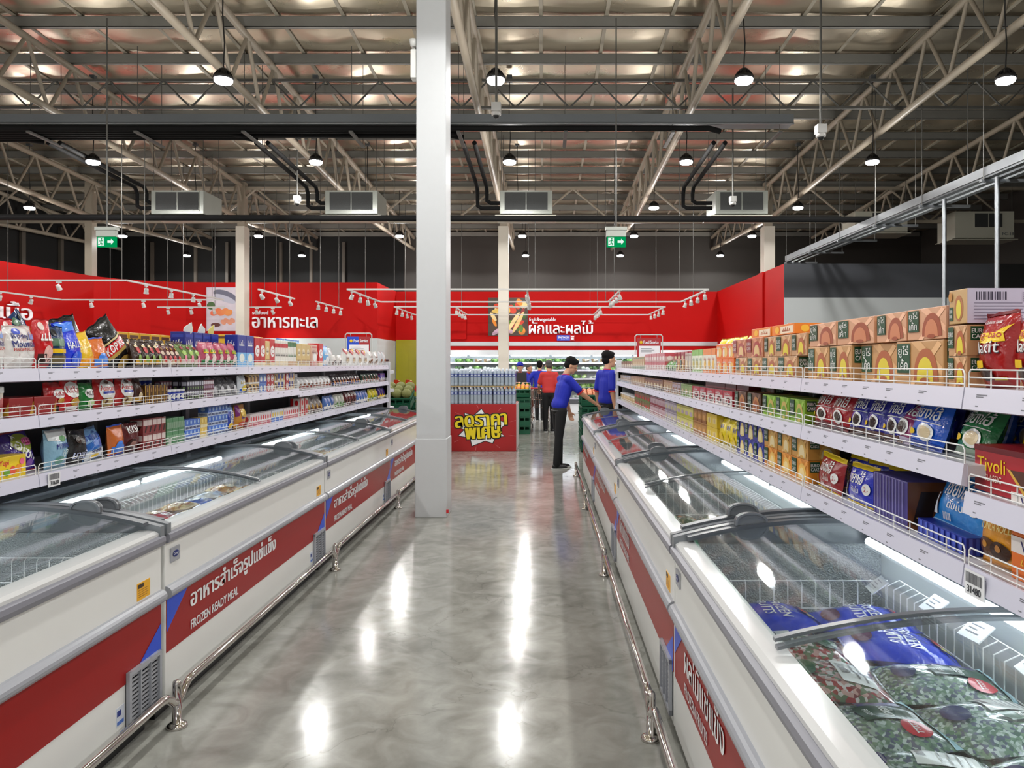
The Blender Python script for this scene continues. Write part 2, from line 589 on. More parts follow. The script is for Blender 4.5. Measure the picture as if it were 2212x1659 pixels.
# ---------------------------------------------------------------- roof steel
TX = [-15.6, -12.3, -8.38, -4.8, -1.12, 2.5, 6.2, 9.9]
TN = ['over the far meat corner', 'over the meat sign', 'in line with the seafood pillar', 'between the seafood pillar and the aisle pillar', 'in line with the aisle pillar', 'just past the aisle pillar toward the grey wall', 'in line with the red side wall', 'over the grey panel wall']
for x, nm in zip(TX, TN):
    t = thing('roof_truss', 'beige tubular steel roof truss ' + nm, 'roof truss', (x, 0, 0))
    ya, ye = 3.0, 27.3
    lowz = lambda y: low(y) if y < 20.6 else low(20.6) + (y - 20.6) / 6.7 * (roof(27.3) - 0.42 - low(20.6))
    MB().tube([(0, ya, roof(ya)), (0, ye, roof(ye))], 0.062, m_truss, 10).build('top_chord', t)
    MB().tube([(0, ya, low(ya)), (0, 20.6, low(20.6)), (0, ye, lowz(ye))], 0.062, m_truss, 10).build('bottom_chord', t)
    web = MB()
    k, y = 0, ya + 0.1
    while y < ye - 0.6:
        y2 = y + (0.62 if k % 2 == 0 else 0.5)
        a = (0, y, lowz(y) if k % 2 == 0 else roof(y))
        b = (0, y2, roof(y2) if k % 2 == 0 else lowz(y2))
        web.cyl(a, b, 0.034, m_truss, 6, caps=False)
        y = y2 + 0.03
        k += 1
    web.build('web_lattice', t)
for k, y in enumerate([y for y in PUR if y > 2]):
    z = roof(y) + 0.065
    b = MB()
    b.box((X0 + 0.1, y - 0.035, z), (X1 - 0.1, y - 0.028, z + 0.175), m_purlin)
    b.box((X0 + 0.1, y - 0.035, z), (X1 - 0.1, y + 0.04, z + 0.008), m_purlin)
    b.box((X0 + 0.1, y - 0.035, z + 0.168), (X1 - 0.1, y + 0.04, z + 0.175), m_purlin)
    b.box((X0 + 0.1, y + 0.032, z), (X1 - 0.1, y + 0.04, z + 0.03), m_purlin)
    n = len([q for q in PUR if q > y])
    o = b.build('roof_purlin')
    tag(o, 'grey steel purlin under the foil roof, %s from the back wall' % nth(n), 'purlin', 'purlins under the foil roof')
m_batten = mat('pale_batten', (176, 168, 152), 0.5)
for k in range(29):                                   # battens of the foil lining
    x = -15.8 + 1.05 * k
    o = MB().prism([(x - 0.03, 4, roof(4) + 0.243), (x + 0.03, 4, roof(4) + 0.243), (x + 0.03, YB, roof(YB) + 0.243), (x - 0.03, YB, roof(YB) + 0.243)], (0, 0, 0.018), m_batten).build('roof_batten')
    tag(o, 'slim pale batten strip along the foil roof, %s from the meat corner side' % nth(k), 'batten', 'battens of the foil roof')
for y, r, pan, nm in ((13.0, 0.022, 0.95, 'thin steel lattice girder crossing the roof in front of the lamps'), (20.6, 0.042, 2.2, 'deep beige lattice girder crossing the roof above the back pillars')):
    mg = m_rod if r < 0.03 else m_truss
    t = thing('lattice_girder', nm, 'girder', (0, y, 0))
    za, zb = (roof(y) - 0.28, roof(y) - 0.76) if r < 0.03 else (roof(y) - 0.06, low(y) - 0.03)
    MB().box((X0, -r, za - r), (X1, r, za + r), mg).build('top_chord', t)
    MB().box((X0, -r, zb - r), (X1, r, zb + r), mg).build('bottom_chord', t)
    w = MB()
    x = X0 + 0.3
    while x < X1 - pan:
        w.cyl((x, 0, zb), (x + pan / 2, 0, za), r * 0.75, mg, 6, caps=False)
        w.cyl((x + pan / 2, 0, za), (x + pan, 0, zb), r * 0.75, mg, 6, caps=False)
        x += pan
    w.build('web_lattice', t)

# ---------------------------------------------------------------- high bay lamps
LX = [-12.4, -8.4, -4.25, -0.64, 2.65, 6.12]
LY = [-2.2, 1.8, 5.8, 9.82, 13.8, 17.85, 21.8, 25.7]
LZ = H + 3.75
fins = MB()
fins.lathe([(0.0, 0.02), (0.125, 0.02), (0.13, 0.05), (0.1, 0.075), (0.075, 0.09), (0.06, 0.15), (0.03, 0.17), (0.0, 0.17)], m_black, 20)
for k in range(14):
    a = 2 * PI * k / 14
    fins.prism([(0.05 * math.cos(a), 0.05 * math.sin(a), 0.07), (0.122 * math.cos(a), 0.122 * math.sin(a), 0.07), (0.085 * math.cos(a), 0.085 * math.sin(a), 0.125), (0.05 * math.cos(a), 0.05 * math.sin(a), 0.135)], (0.006 * -math.sin(a), 0.006 * math.cos(a), 0), m_black)
lens = MB().lathe([(0.118, 0.022), (0.116, -0.008), (0.1, -0.026), (0.05, -0.034), (0.0, -0.036)], m_lamp, 20)
proto = None
ld = bpy.data.lights.new('high_bay_light', 'SPOT')
ld.spot_size = 3.0
ld.spot_blend = 0.12
ld.shadow_soft_size = 0.09
ld.energy = LAMP_W
lu = bpy.data.lights.new('added_roof_fill', 'POINT')  # extra point light added below every lamp to brighten the roof
lu.shadow_soft_size = 0.12
lu.energy = ROOF_FILL_W
lu.color = (1.0, 0.97, 0.92)
ld.color = (1.0, 0.99, 0.975)
for j, y in enumerate(LY):
    for i, x in enumerate(LX):
        z = LZ
        lab = 'black high bay lamp, %s row from the back wall, %s from the grey wall' % (nth(len(LY) - 1 - j), nth(len(LX) - 1 - i))
        if proto is None:
            proto = thing('high_bay_lamp', lab, 'lamp', (x, y, z), 0, 'high bay lamps under the roof')
            fins.build('housing', proto)
            lens.build('lens', proto)
            MB().tube([(0, 0, 0.17), (0.015, 0, 0.5), (-0.01, 0, 0.9), (0, 0, 1.55)], 0.009, m_black, 6).build('cord', proto)
            MB().box((-0.05, -0.05, 1.5), (0.05, 0.05, 1.62), m_tray).build('junction_box', proto)
            o = proto
        else:
            o = dup(proto)
            o.location = (x, y, z)
            o['label'] = lab
        li = bpy.data.objects.new('high_bay_light', ld)
        COL.objects.link(li)
        li.parent = o
        li.location = (0, 0, -0.14)
        li = bpy.data.objects.new('added_roof_fill', lu)
        COL.objects.link(li)
        li.parent = o
        li.location = (0, 0, -0.19)

# ---------------------------------------------------------------- cable trays and pipes
TYY = 12.3
TZ = H + 4.0
t = thing('cable_tray', 'grey steel channel tray crossing the hall with black pipes slung below', 'cable tray', (0, TYY, TZ))
b = MB()
b.box((-15.5, 0, 0), (4.15, 0.012, 0.15), m_tray)
b.box((-15.5, 0, 0), (4.15, 0.32, 0.012), m_tray)
b.box((-15.5, 0.31, 0), (4.15, 0.32, 0.15), m_tray)
b.build('channel', t)
b = MB()
b.box((-15.5, -0.02, -0.025), (4.15, 0.0, 0.0), m_galv)
b.build('lower_flange', t)
for k in range(10):
    x = -12.1 + 1.78 * k
    MB().box((x - 0.03, -0.05, -0.17), (x + 0.03, 0.85, -0.14), m_rod).build('strut', t)
    for yy in (0.02, 0.8):
        MB().cyl((x, yy, -0.17), (x, yy, roof(TYY) - TZ), 0.006, m_rod, 5).build('hanger_rod', t)
for k, (xe, yy) in enumerate(((2.95, 0.03), (-1.5, 0.15), (-5.15, 0.27), (-1.4, 0.39), (-5.0, 0.51), (-8.8, 0.63))):
    o = MB().tube([(-15.5, TYY + yy, TZ - 0.08), (xe - 0.2, TYY + yy, TZ - 0.08), (xe, TYY + yy + 0.12, TZ - 0.09)], 0.05, m_pipe, 8).build('insulated_pipe')
    tag(o, 'long black insulated pipe lying under the grey tray, %s from the front of the bundle' % nth(k), 'pipe', 'black pipes under the tray')
for nm, x in (('the meat corner unit', -8.7), ('the seafood unit', -5.05), ('the unit behind the aisle pillar', -1.42), ('the unit by the red wall', 2.98)):
    for s, e in ((0, 'outer'), (1, 'inner')):
        dx, dz = s * 0.2, s * 0.11
        pts = [(x + dx, TYY + 0.7, TZ - 0.12), (x + dx, 14.8, TZ - 0.2), (x + dx, 15.75, TZ - 0.24), (x + dx, 15.85, TZ - 0.36), (x + dx, 15.85, H + 3.38 + dz), (x + dx + 0.08, 15.85, H + 3.33 + dz), (x + 0.62, 15.85, H + 3.33 + dz)]
        o = MB().tube(pts, 0.042, m_pipe, 8).build('insulated_pipe')
        tag(o, 'black bent pipe dropping to %s, %s one of the two' % (nm, e), 'pipe', 'black pipes feeding the cooling units')
o = MB().tube([(-11.3, 15.3, H + 3.03), (6.9, 15.3, H + 2.98), (7.0, 15.4, H + 2.98), (7.0, 20.6, H + 2.9)], 0.062, m_pipe, 10).build('drain_pipe')
tag(o, 'long black drain pipe crossing the hall below the cooling units', 'pipe')

m_wallrail = mat('wall_rail_steel', (84, 77, 68), 0.6, var=0.05, scale=3)
for k, px in enumerate((47, 130, 197, 328, 422, 490, 606, 672, 742)):
    if px < 240:
        yy = (-X0 - 0.03) * F / (VX - px)
        o = MB().box((X0 + 0.01, yy - 0.08, 3.9), (X0 + 0.1, yy + 0.08, 6.1), m_wallrail).build('wall_rail')
    else:
        a = at(px, 600, 27.4)
        o = MB().box((a.x - 0.05, 27.38, 3.9), (a.x + 0.05, 27.48, 6.1), m_wallrail).build('wall_rail')
    tag(o, 'slim grey steel rail on the dark upper wall, %s from the meat corner' % nth(k), 'rail', 'upright rails on the dark walls')

# cooling units
GR = 'cooling units under the roof'


def fan_coil(loc, w, h, d, body, label, text=None):
    t = thing('fan_coil_unit', label, 'air conditioner', loc, 0, GR)
    MB().box((0, 0, 0), (w, d, h), body, 0.008).build('casing', t)
    g = MB()
    gx0, gx1, gz0, gz1 = (0.09 * w, 0.91 * w, 0.17 * h, 0.92 * h) if not text else (0.33 * w, 0.8 * w, 0.4 * h, 0.92 * h)
    g.box((gx0, -0.006, gz0), (gx1, 0.0, gz1), m_grille)
    g.box(((gx0 + gx1) / 2 - 0.008, -0.014, gz0), ((gx0 + gx1) / 2 + 0.008, -0.004, gz1), body)
    for a, b_ in (((gx0 - 0.02, gz0 - 0.02), (gx1 + 0.02, gz0)), ((gx0 - 0.02, gz1), (gx1 + 0.02, gz1 + 0.02)), ((gx0 - 0.02, gz0), (gx0, gz1)), ((gx1, gz0), (gx1 + 0.02, gz1))):
        g.box((a[0], -0.014, a[1]), (b_[0], -0.002, b_[1]), body)
    g.build('coil_grille', t)
    MB().box((-0.1, -0.04, -0.05), (w + 0.08, d * 0.9, -0.03), m_fcu2).build('drip_pan', t)
    if text and text != ' ':
        MB().text(text, (w * 0.8, -0.004, h * 0.1), (1, 0, 0), (0, 0, 1), w * 0.19, h * 0.11, m_dkgrey, 0.03).build('lettering', t)
    for xx in (0.03, w - 0.03):
        for yy in (0.05, d - 0.1):
            MB().cyl((xx, yy, -0.04), (xx, yy, roof(loc[1]) - loc[2]), 0.006, m_rod, 5).build('hanger_rod', t)
    return t


for x, nm in ((-8.38, 'over the meat corner'), (-4.67, 'over the seafood wall'), (-0.94, 'just behind the aisle pillar'), (3.66, 'beside the red side wall')):
    fan_coil((x, 15.8, H + 3.2), 1.12, 0.5, 0.9, m_fcu, 'grey ceiling cooling unit with dark coil face ' + nm)
fan_coil((8.4, 20.0, H + 3.57), 1.42, 0.55, 0.9, m_fcu2, 'cream ceiling cooling unit half hidden behind the galvanised tray', ' ')
fan_coil((11.1, 20.0, H + 3.4), 1.6, 0.72, 0.9, m_fcu2, 'cream ceiling cooling unit with FC-18 lettering near the dark wall', 'FC-18')

# galvanised ladder tray over the cake shelves
t = thing('cable_tray', 'galvanised three-rail ladder tray slanting over the cake shelves', 'cable tray', (6.45, 0, H + 2.72))
for k in range(3):
    b = MB()
    b.box((k * 0.17 - 0.05, 7.5, -0.03), (k * 0.17 + 0.05, 19.6, 0.0), m_galv)
    b.box((k * 0.17 - 0.05, 7.5, 0), (k * 0.17 - 0.04, 19.6, 0.06), m_galv)
    b.build('rail', t)
MB().box((-0.07, 7.5, 0), (-0.055, 19.6, 0.13), m_galv).build('side_flange', t)
for k in range(7):
    y = 9.0 + 1.75 * k
    MB().box((-0.1, y, -0.075), (0.75, y + 0.06, -0.035), m_galv).build('crossbar', t)
    MB().cyl((-0.07, y, -0.05), (-0.07, y, roof(y) - H - 2.72), 0.007, m_rod, 5).build('hanger_rod', t)
    MB().cyl((0.7, y, -0.05), (0.7, y, roof(y) - H - 2.72), 0.007, m_rod, 5).build('hanger_rod', t)
for px, yy, top, nm in ((2040, 11.93, H + 2.66, 'slim galvanised conduit post behind the cake shelves, next to the carton stack'), (2154, 10.54, H + 2.66, 'galvanised conduit post behind the cake shelves, above the red bags')):
    x = (px - VX) / F * yy
    o = MB().cyl((x, yy, 0), (x, yy, top), 0.032, m_galv, 10).build('conduit_post')
    tag(o, nm, 'post')

# ---------------------------------------------------------------- exit signs, cameras
for px, nm in ((231, 'green running man exit sign hung above the candy shelves'), (1331, 'green running man exit sign hung above the end of the aisle')):
    p0 = at(px, 512, 11.4)
    t = thing('exit_sign', nm, 'exit sign', p0, 0)
    MB().box((-0.15, -0.04, 0.0), (0.15, 0.04, 0.13), m_fcu, 0.008).box((-0.165, -0.05, 0.1), (0.165, 0.05, 0.15), m_fcu).build('housing', t)
    MB().box((-0.145, -0.02, -0.155), (0.145, 0.02, 0.005), m_exit).build('panel', t)
    s = MB()
    y = -0.022
    P = lambda *q: s.add([(a, y, c) for a, c in q], [tuple(range(len(q)))], m_exitw)
    P((0.02, -0.093), (0.075, -0.093), (0.075, -0.12), (0.12, -0.075), (0.075, -0.03), (0.075, -0.057), (0.02, -0.057))
    P((-0.125, -0.14), (-0.035, -0.14), (-0.035, -0.012), (-0.125, -0.012))
    s.build('arrow_lettering', t)
    g = MB()
    g.cyl((-0.07, -0.0235, -0.033), (-0.07, -0.0245, -0.033), 0.011, m_exit, 12)
    for q in (((-0.078, -0.047), (-0.06, -0.047), (-0.075, -0.088), (-0.095, -0.082)), ((-0.06, -0.05), (-0.043, -0.07), (-0.049, -0.076), (-0.066, -0.06)), ((-0.078, -0.05), (-0.1, -0.055), (-0.108, -0.075), (-0.1, -0.077), (-0.094, -0.062)), ((-0.08, -0.083), (-0.055, -0.1), (-0.06, -0.13), (-0.07, -0.13), (-0.068, -0.106), (-0.09, -0.09)), ((-0.085, -0.085), (-0.095, -0.11), (-0.12, -0.118), (-0.12, -0.128), (-0.088, -0.118), (-0.074, -0.09))):
        g.add([(a, -0.0242, c) for a, c in q], [tuple(range(len(q)))], m_exit)
    g.build('running_figure_lettering', t)
    MB().cyl((0, 0, 0.15), (0, 0, roof(11.4) - p0.z), 0.011, m_rod, 8).build('conduit', t)
for px, py, y, nm in ((1072, 240, 9.5, 'white dome camera hung beside the aisle pillar'), (1773, 287, 9.5, 'white dome camera hung above the cake shelves near the big truss'), (642, 434, 14.5, 'white dome camera hung beside the seafood cooling unit'), (1583, 436, 14.0, 'white dome camera hung in front of the cooling unit by the red side wall')):
    p0 = at(px, py, y)
    t = thing('dome_camera', nm, 'camera', p0)
    MB().box((-0.06, -0.06, -0.01), (0.06, 0.06, 0.1), m_track, 0.006).build('mount_box', t)
    MB().lathe([(0, 0), (0.06, -0.01), (0.062, -0.05), (0.045, -0.06)], m_track, 16).build('dome_ring', t)
    MB().ball((0, 0, -0.055), 0.042, m_black, 12, 8).build('dome_eye', t)
    MB().cyl((0, 0, 0.1), (0, 0, roof(y) - p0.z), 0.016, m_rod, 8).build('drop_pole', t)

# ---------------------------------------------------------------- track lights
TRZ = H + 1.6
head_b = MB()
head_b.box((-0.05, -0.012, -0.03), (0.05, 0.012, 0.0), m_track)
head_b.cyl((0, 0, -0.03), (0, 0, -0.085), 0.008, m_track, 6)
cup = MB().lathe([(0.0, 0.06), (0.035, 0.06), (0.042, 0.02), (0.04, 0.0), (0.05, -0.045), (0.05, -0.05), (0.044, -0.05)], m_track, 14)
lit = MB().lathe([(0.046, -0.046), (0.0, -0.044)], m_spotlens, 14)
off = MB().lathe([(0.046, -0.046), (0.0, -0.044)], m_spotdim, 14)
_hd = {}


def head_meshes():
    for k, b in (('arm', head_b), ('cup', cup), ('lit', lit), ('off', off)):
        o = b.build(k)
        _hd[k] = o.data
        bpy.data.objects.remove(o)


head_meshes()
sl = bpy.data.lights.new('track_spot_light', 'SPOT')
sl.energy = SPOT_W
sl.spot_size = 1.05
sl.spot_blend = 0.6
sl.shadow_soft_size = 0.05
sl.color = (1.0, 0.93, 0.84)


def spot_head(x, y, aim, on, label, along_y, light=False):
    t = thing('track_spotlight', label, 'spotlight', (x, y, TRZ - 0.02), PI / 2 if along_y else 0, 'white track spotlights')
    a = bpy.data.objects.new('adapter', _hd['arm']); COL.objects.link(a); a.parent = t
    c = bpy.data.objects.new('head', _hd['cup']); COL.objects.link(c); c.parent = t
    c.location = (0, 0, -0.12)
    d = Vector(aim).normalized()
    q = d.to_track_quat('-Z', 'Y')
    rz = Matrix.Rotation(-(PI / 2 if along_y else 0), 4, 'Z')
    c.rotation_euler = (rz @ q.to_matrix().to_4x4()).to_euler()
    l = bpy.data.objects.new('lens', _hd['lit' if on else 'off']); COL.objects.link(l); l.parent = c
    if light:
        li = bpy.data.objects.new('track_spot_light', sl); COL.objects.link(li); li.parent = c
        li.location = (0, 0, -0.06)


def track(label, a, b, drops=(0.15, 0.85)):
    (xa, ya), (xb, yb) = a, b
    dx, dy = xb - xa, yb - ya
    L = math.hypot(dx, dy)
    t = thing('light_track', label, 'light track', (xa, ya, TRZ), math.atan2(dy, dx))
    MB().box((0, -0.016, -0.017), (L, 0.016, 0.017), m_track).build('rail', t)
    for q in drops:
        MB().cyl((q * L, 0, 0.02), (q * L, 0, roof(ya + dy * q) - TRZ), 0.007, m_rod, 6).build('drop_rod', t)


# one rectangle in front of, one close to the fruit wall
for nm, ya, yb, cols in (('front', 15.9, 19.1, (-4.22, -0.37, 1.66, 3.53)), ('rear', 20.8, 24.1, (-4.2, -2.5, 1.62, 3.4))):
    track('long white light track crossing the %s rectangle near the aisle' % nm, (cols[0], ya), (cols[-1], ya), (0.13, 0.52, 0.92) if nm == 'front' else (0.2, 0.75))
    track('long white light track along the far edge of the %s rectangle' % nm, (cols[0], yb), (cols[-1], yb), (0.15, 0.75))
    for i, x in enumerate(cols):
        where = ('at the seafood end', 'next to the aisle pillar', 'above the produce crates', 'at the red side wall')[i]
        track('short white spot track %s of the %s rectangle' % (where, nm), (x, ya), (x, yb), (0.5,))
        for k in range(5 if (nm == 'front' and i == 1) else 4):
            yy = ya + 0.35 + (yb - ya - 0.7) * k / 3.3
            aim = (R.uniform(-0.5, 0.5), R.uniform(0.2, 0.9), -1) if nm == 'front' else (R.uniform(-0.3, 0.3), R.uniform(0.1, 0.8), -1)
            spot_head(x, yy, aim, True, 'white track spotlight %s of the %s rectangle, %s from the front' % (where, nm, nth(k)), True, light=(nm == 'rear' and k in (0, 2)) or (nm == 'front' and k == 2))
# seafood
track('short white track of three spotlights beside the seafood pillar', (-6.13, 15.9), (-6.13, 18.2))
for k in range(3):
    spot_head(-6.13, 16.1 + 0.9 * k, (0.1, 1, -0.75), False, 'white spotlight on the three-lamp track by the seafood pillar, %s from the front' % nth(k), True, light=(k == 1))
track('short white track of four spotlights before the seafood lettering end', (-5.85, 19.0), (-5.85, 21.5))
for k in range(4):
    spot_head(-5.85, 19.2 + 0.7 * k, (-0.2, 0.5, -1), k == 0, 'white spotlight on the four-lamp track by the seafood lettering, %s from the front' % nth(k), True)
track('white light track right in front of the fish poster', (-10.9, 20.9), (-9.0, 20.9))
for k in range(3):
    spot_head(-10.6 + 0.65 * k, 20.9, (0, 0.7, -1), k == 1, 'white spotlight before the fish poster, %s from the meat corner' % nth(k), False, light=(k == 2))
track('white light track right in front of the seafood lettering', (-8.4, 20.9), (-7.4, 20.9))
for k in range(2):
    spot_head(-8.1 + 0.45 * k, 20.9, (0.25, 0.9, -0.9), False, 'white spotlight before the seafood lettering, %s from the pillar' % nth(k), False, light=True)
# meat corner
track('long white light track above the candy shelves, nearest the meat corner', (-12.6, 14.2), (-8.0, 14.2), (0.3, 0.98))
track('white light track running back beside the seafood poster', (-8.0, 14.2), (-8.0, 18.5))
track('long white light track across the meat corner, farther one', (-12.05, 18.5), (-8.0, 18.5), (0.3, 0.75))
track('white light track running back along the meat wall', (-12.05, 14.8), (-12.05, 18.5), (0.5,))
for k, x in enumerate((-11.0, -9.3)):
    spot_head(x, 14.2, (0.2, 0.5, -1), False, 'white spotlight on the nearest meat corner track, %s from the meat sign' % nth(k), False)
for k in range(3):
    spot_head(-8.0, 14.9 + 1.0 * k, (-0.2, 0.2, -1), False, 'white spotlight on the track beside the fish poster, %s from the front' % nth(k), True)
for k, x in enumerate((-11.3, -10.0, -8.6)):
    spot_head(x, 18.5, (0.1, 0.35, -1), True, 'lit white spotlight on the farther meat corner track, %s from the meat sign' % nth(k), False, light=(k == 0))
for k in range(3):
    spot_head(-12.05, 15.4 + 1.0 * k, (-0.6, 0.3, -1), k < 2, 'white spotlight on the meat wall track, %s from the front' % nth(k), True, light=(k < 2))
# ---------------------------------------------------------------- wall lettering, posters, hanging signs
m_letter = mat('sign_letter_white', (244, 240, 244), 0.3)
m_letter2 = mat('sign_letter_violet', (112, 72, 150), 0.4)
T = lambda px, py, y: at(px, py, y)


def wall_text(name, label, s, px0, py0, px1, py1, y, m=m_letter, depth=0.04, bold=0.02, cat='sign'):
    a, b = at(px0, py1, y), at(px1, py0, y)
    o = MB().text(s, (a.x, y, a.z), (1, 0, 0), (0, 0, 1), b.x - a.x, b.z - a.z, m, bold, depth=depth).build(name)
    return tag(o, label, cat)


wall_text('seafood_lettering', 'large white Thai lettering on the red seafood wall', 'อาหารทะเล', 545, 685, 685, 708, YS - 0.045, bold=0.035)
wall_text('seafood_small_lettering', 'small white word seafood above the Thai lettering', 'seafood', 545, 671, 579, 679, YS - 0.02, depth=0.015)
wall_text('fruit_lettering', 'large white Thai lettering on the red wall over the produce chiller', 'ผักและผลไม้', 1143, 692, 1281, 721, YR - 0.045, bold=0.02)
wall_text('fruit_small_lettering', 'small white words fruit and vegetable over the Thai lettering', 'fruit&vegetable', 1143, 686, 1201, 696, YR - 0.02, depth=0.015)
# meat sign on the slanting wall
a, b = Vector((-12.84, 16.3, 0)), Vector((-12.74, 17.33, 0))
u = Vector((-12.75 + 12.95, 17.36 - 15.0, 0)).normalized()
n = Vector((u.y, -u.x, 0))
u = Vector((0.2, 1.84, 0)).normalized()
n = Vector((u.y, -u.x, 0))
t = thing('meat_lettering', 'white Thai lettering on the red wall at the meat corner', 'sign', Vector((-12.84, 16.5, 2.67)) + n * 0.06)
MB().text('ไก่', (0, 0, 0), u, (0, 0, 1), 0.62, 0.4, m_letter, 0.03, depth=0.03).build('word_lettering', t)
MB().text('เนื้อ', u * 0.82, u, (0, 0, 1), 0.93, 0.42, m_letter, 0.03, depth=0.03).build('word_lettering', t)
# posters: generic fish and vegetable pictures
a, b = at(447, 715, YS), at(513, 621, YS)
w, h = b.x - a.x, b.z - a.z
t = thing('fish_poster', 'poster of a silver fish and pink salmon on the seafood wall', 'poster', (a.x, YS - 0.03, a.z))
MB().box((0, 0, 0), (w, 0.025, h), mat('poster_pale', (206, 196, 206), 0.4, var=0.2, scale=3)).build('board', t)
p = MB()
E_ = lambda cx, cz, rx, rz, m, k, rot=0: p.add([(w * cx, -0.001 * k, h * cz)] + [(w * cx + rx * w * math.cos(2 * PI * i / 20) * math.cos(rot) - rz * h * math.sin(2 * PI * i / 20) * math.sin(rot), -0.001 * k, h * cz + rx * w * math.cos(2 * PI * i / 20) * math.sin(rot) + rz * h * math.sin(2 * PI * i / 20) * math.cos(rot)) for i in range(20)], [(0, 1 + i, 1 + (i + 1) % 20) for i in range(20)], m)
E_(0.62, 0.8, 0.42, 0.12, pm((96, 96, 116)), 1, -0.35)
E_(0.6, 0.74, 0.38, 0.07, pm((180, 180, 196)), 2, -0.35)
E_(0.15, 0.58, 0.14, 0.09, pm((60, 96, 44)), 1)
for k in range(5):
    E_(0.25 + 0.12 * k, 0.42 + 0.03 * (k % 2), 0.13, 0.07, pm((226, 108 + 8 * k, 70)), 3 + k, 0.4)
for k in range(4):
    E_(0.55 + 0.1 * k, 0.2 + 0.04 * (k % 2), 0.1, 0.05, pm((222, 150, 120)), 3 + k, -0.7)
E_(0.3, 0.14, 0.16, 0.05, pm((92, 46, 40)), 2)
p.build('picture_print', t)
a, b = at(1055, 725, YR), at(1141, 643, YR)
w, h = b.x - a.x, b.z - a.z
t = thing('vegetable_poster', 'poster of mixed vegetables beside the fruit lettering', 'poster', (a.x, YR - 0.03, a.z))
MB().box((0, 0, 0), (w, 0.025, h), mat('poster_dark', (70, 52, 40), 0.4, var=0.3, scale=4)).build('board', t)
p = MB()
rv = random.Random(5)
pal = [(214, 60, 30), (236, 140, 30), (90, 130, 40), (226, 190, 90), (60, 96, 36), (206, 170, 190), (240, 214, 150), (150, 40, 40)]
for k in range(26):
    E_(rv.uniform(0.1, 0.9), rv.uniform(0.1, 0.9), rv.uniform(0.06, 0.14), rv.uniform(0.04, 0.1), pm(pal[k % 8]), 1 + k * 0.3, rv.uniform(0, 3))
E_(0.62, 0.35, 0.3, 0.05, pm((242, 214, 150)), 12, 1.0)
E_(0.75, 0.35, 0.3, 0.05, pm((236, 200, 130)), 13, 1.1)
p.build('picture_print', t)
# scale sign
a, b = at(1203, 736, YR), at(1242, 724, YR)
t = thing('weighing_sign', 'small blue weighing sign under the fruit lettering', 'sign', (a.x, YR - 0.05, a.z))
w, h = b.x - a.x, b.z - a.z
MB().box((0, 0, 0), (w * 0.72, 0.02, h), m_blue_print).build('blue_board', t)
MB().box((w * 0.72, 0, 0), (w, 0.02, h), pm((180, 30, 36))).build('red_board', t)
s = MB().text('ชั่งน้ำหนัก', (w * 0.05, -0.004, h * 0.38), (1, 0, 0), (0, 0, 1), w * 0.6, h * 0.52, m_letter, 0.03)
s.text('Weight Scale', (w * 0.22, -0.004, h * 0.08), (1, 0, 0), (0, 0, 1), w * 0.42, h * 0.2, m_letter)
s.box((w * 0.79, -0.004, h * 0.2), (w * 0.93, -0.002, h * 0.6), m_letter)
s.box((w * 0.77, -0.004, h * 0.68), (w * 0.95, -0.002, h * 0.8), m_letter)
s.build('lettering', t)
# fire sign on the grey wall
a = at(1707, 706, YG - 0.03)
t = thing('fire_sign', 'small red and white fire point sign on the pale grey wall', 'sign', a)
MB().box((-0.07, -0.005, -0.1), (0.07, 0.0, 0.1), m_letter).build('board', t)
MB().box((-0.055, -0.008, -0.06), (0.055, -0.004, 0.085), pm((206, 30, 50))).build('red_field', t)
s = MB().box((-0.02, -0.011, -0.045), (0.02, -0.007, 0.04), m_letter)
s.box((-0.03, -0.011, 0.045), (0.012, -0.007, 0.06), m_letter)
s.build('symbol_print', t)
# framed hanging notices
for px0, px1, py0, nm in ((746, 803, 720, 'white framed food service notice above the far end of the candy shelves'), (1372, 1431, 723, 'white framed food service notice above the far end of the cake shelves')):
    y = 13.2
    a, b = at(px0, 786, y), at(px1, py0, y)
    t = thing('notice_frame', nm, 'sign', (a.x, y, 0))
    w, zt = b.x - a.x, b.z
    MB().tube([(0, 0, 0.02), (0, 0, zt - 0.03), (0.03, 0, zt), (w - 0.03, 0, zt), (w, 0, zt - 0.03), (w, 0, 0.02)], 0.011, m_track, 8).build('frame', t)
    MB().box((-0.05, -0.2, 0), (w + 0.05, 0.2, 0.02), m_track).build('foot_plate', t)
    z0, z1 = zt - 0.5, zt - 0.06
    red = px0 > 1000
    bd = MB()
    bd.prism([(0.03, 0.0, z0), (w * (0.03 / w if red else 0.6), 0, z0), (w * (0.03 / w if red else 0.5), 0, z1), (0.03, 0, z1)], (0, 0.01, 0), m_blue_print) if not red else None
    bd.prism([(0.03 if red else w * 0.6, 0, z0), (w - 0.03, 0, z0), (w - 0.03, 0, z1), (0.03 if red else w * 0.5, 0, z1)], (0, 0.01, 0), pm((170, 34, 40)))
    bd.build('board', t)
    MB().box((0.07, -0.008, z0 + 0.02), (w - 0.05, -0.004, z1 - 0.14), m_letter).build('paper', t)
    s = MB().text('Food Service', (0.15, -0.006, z1 - 0.1), (1, 0, 0), (0, 0, 1), w - 0.22, 0.055, m_letter, 0.03)
    s.ball((0.105, -0.006, z1 - 0.075), (0.028, 0.003, 0.028), pm((236, 190, 20)))
    for k in range(3):
        s.box((0.1, -0.0105, z1 - 0.19 - 0.03 * k), (w * (0.6 + 0.1 * (k % 2)), -0.009, z1 - 0.182 - 0.03 * k), m_tag)
    s.build('lettering', t)
    for x in (w * 0.2, w * 0.8):
        MB().tube([(x, 0, zt), (x, -0.01, zt - 0.03), (x, 0, zt - 0.065)], 0.005, m_galv, 6).build('hook', t)
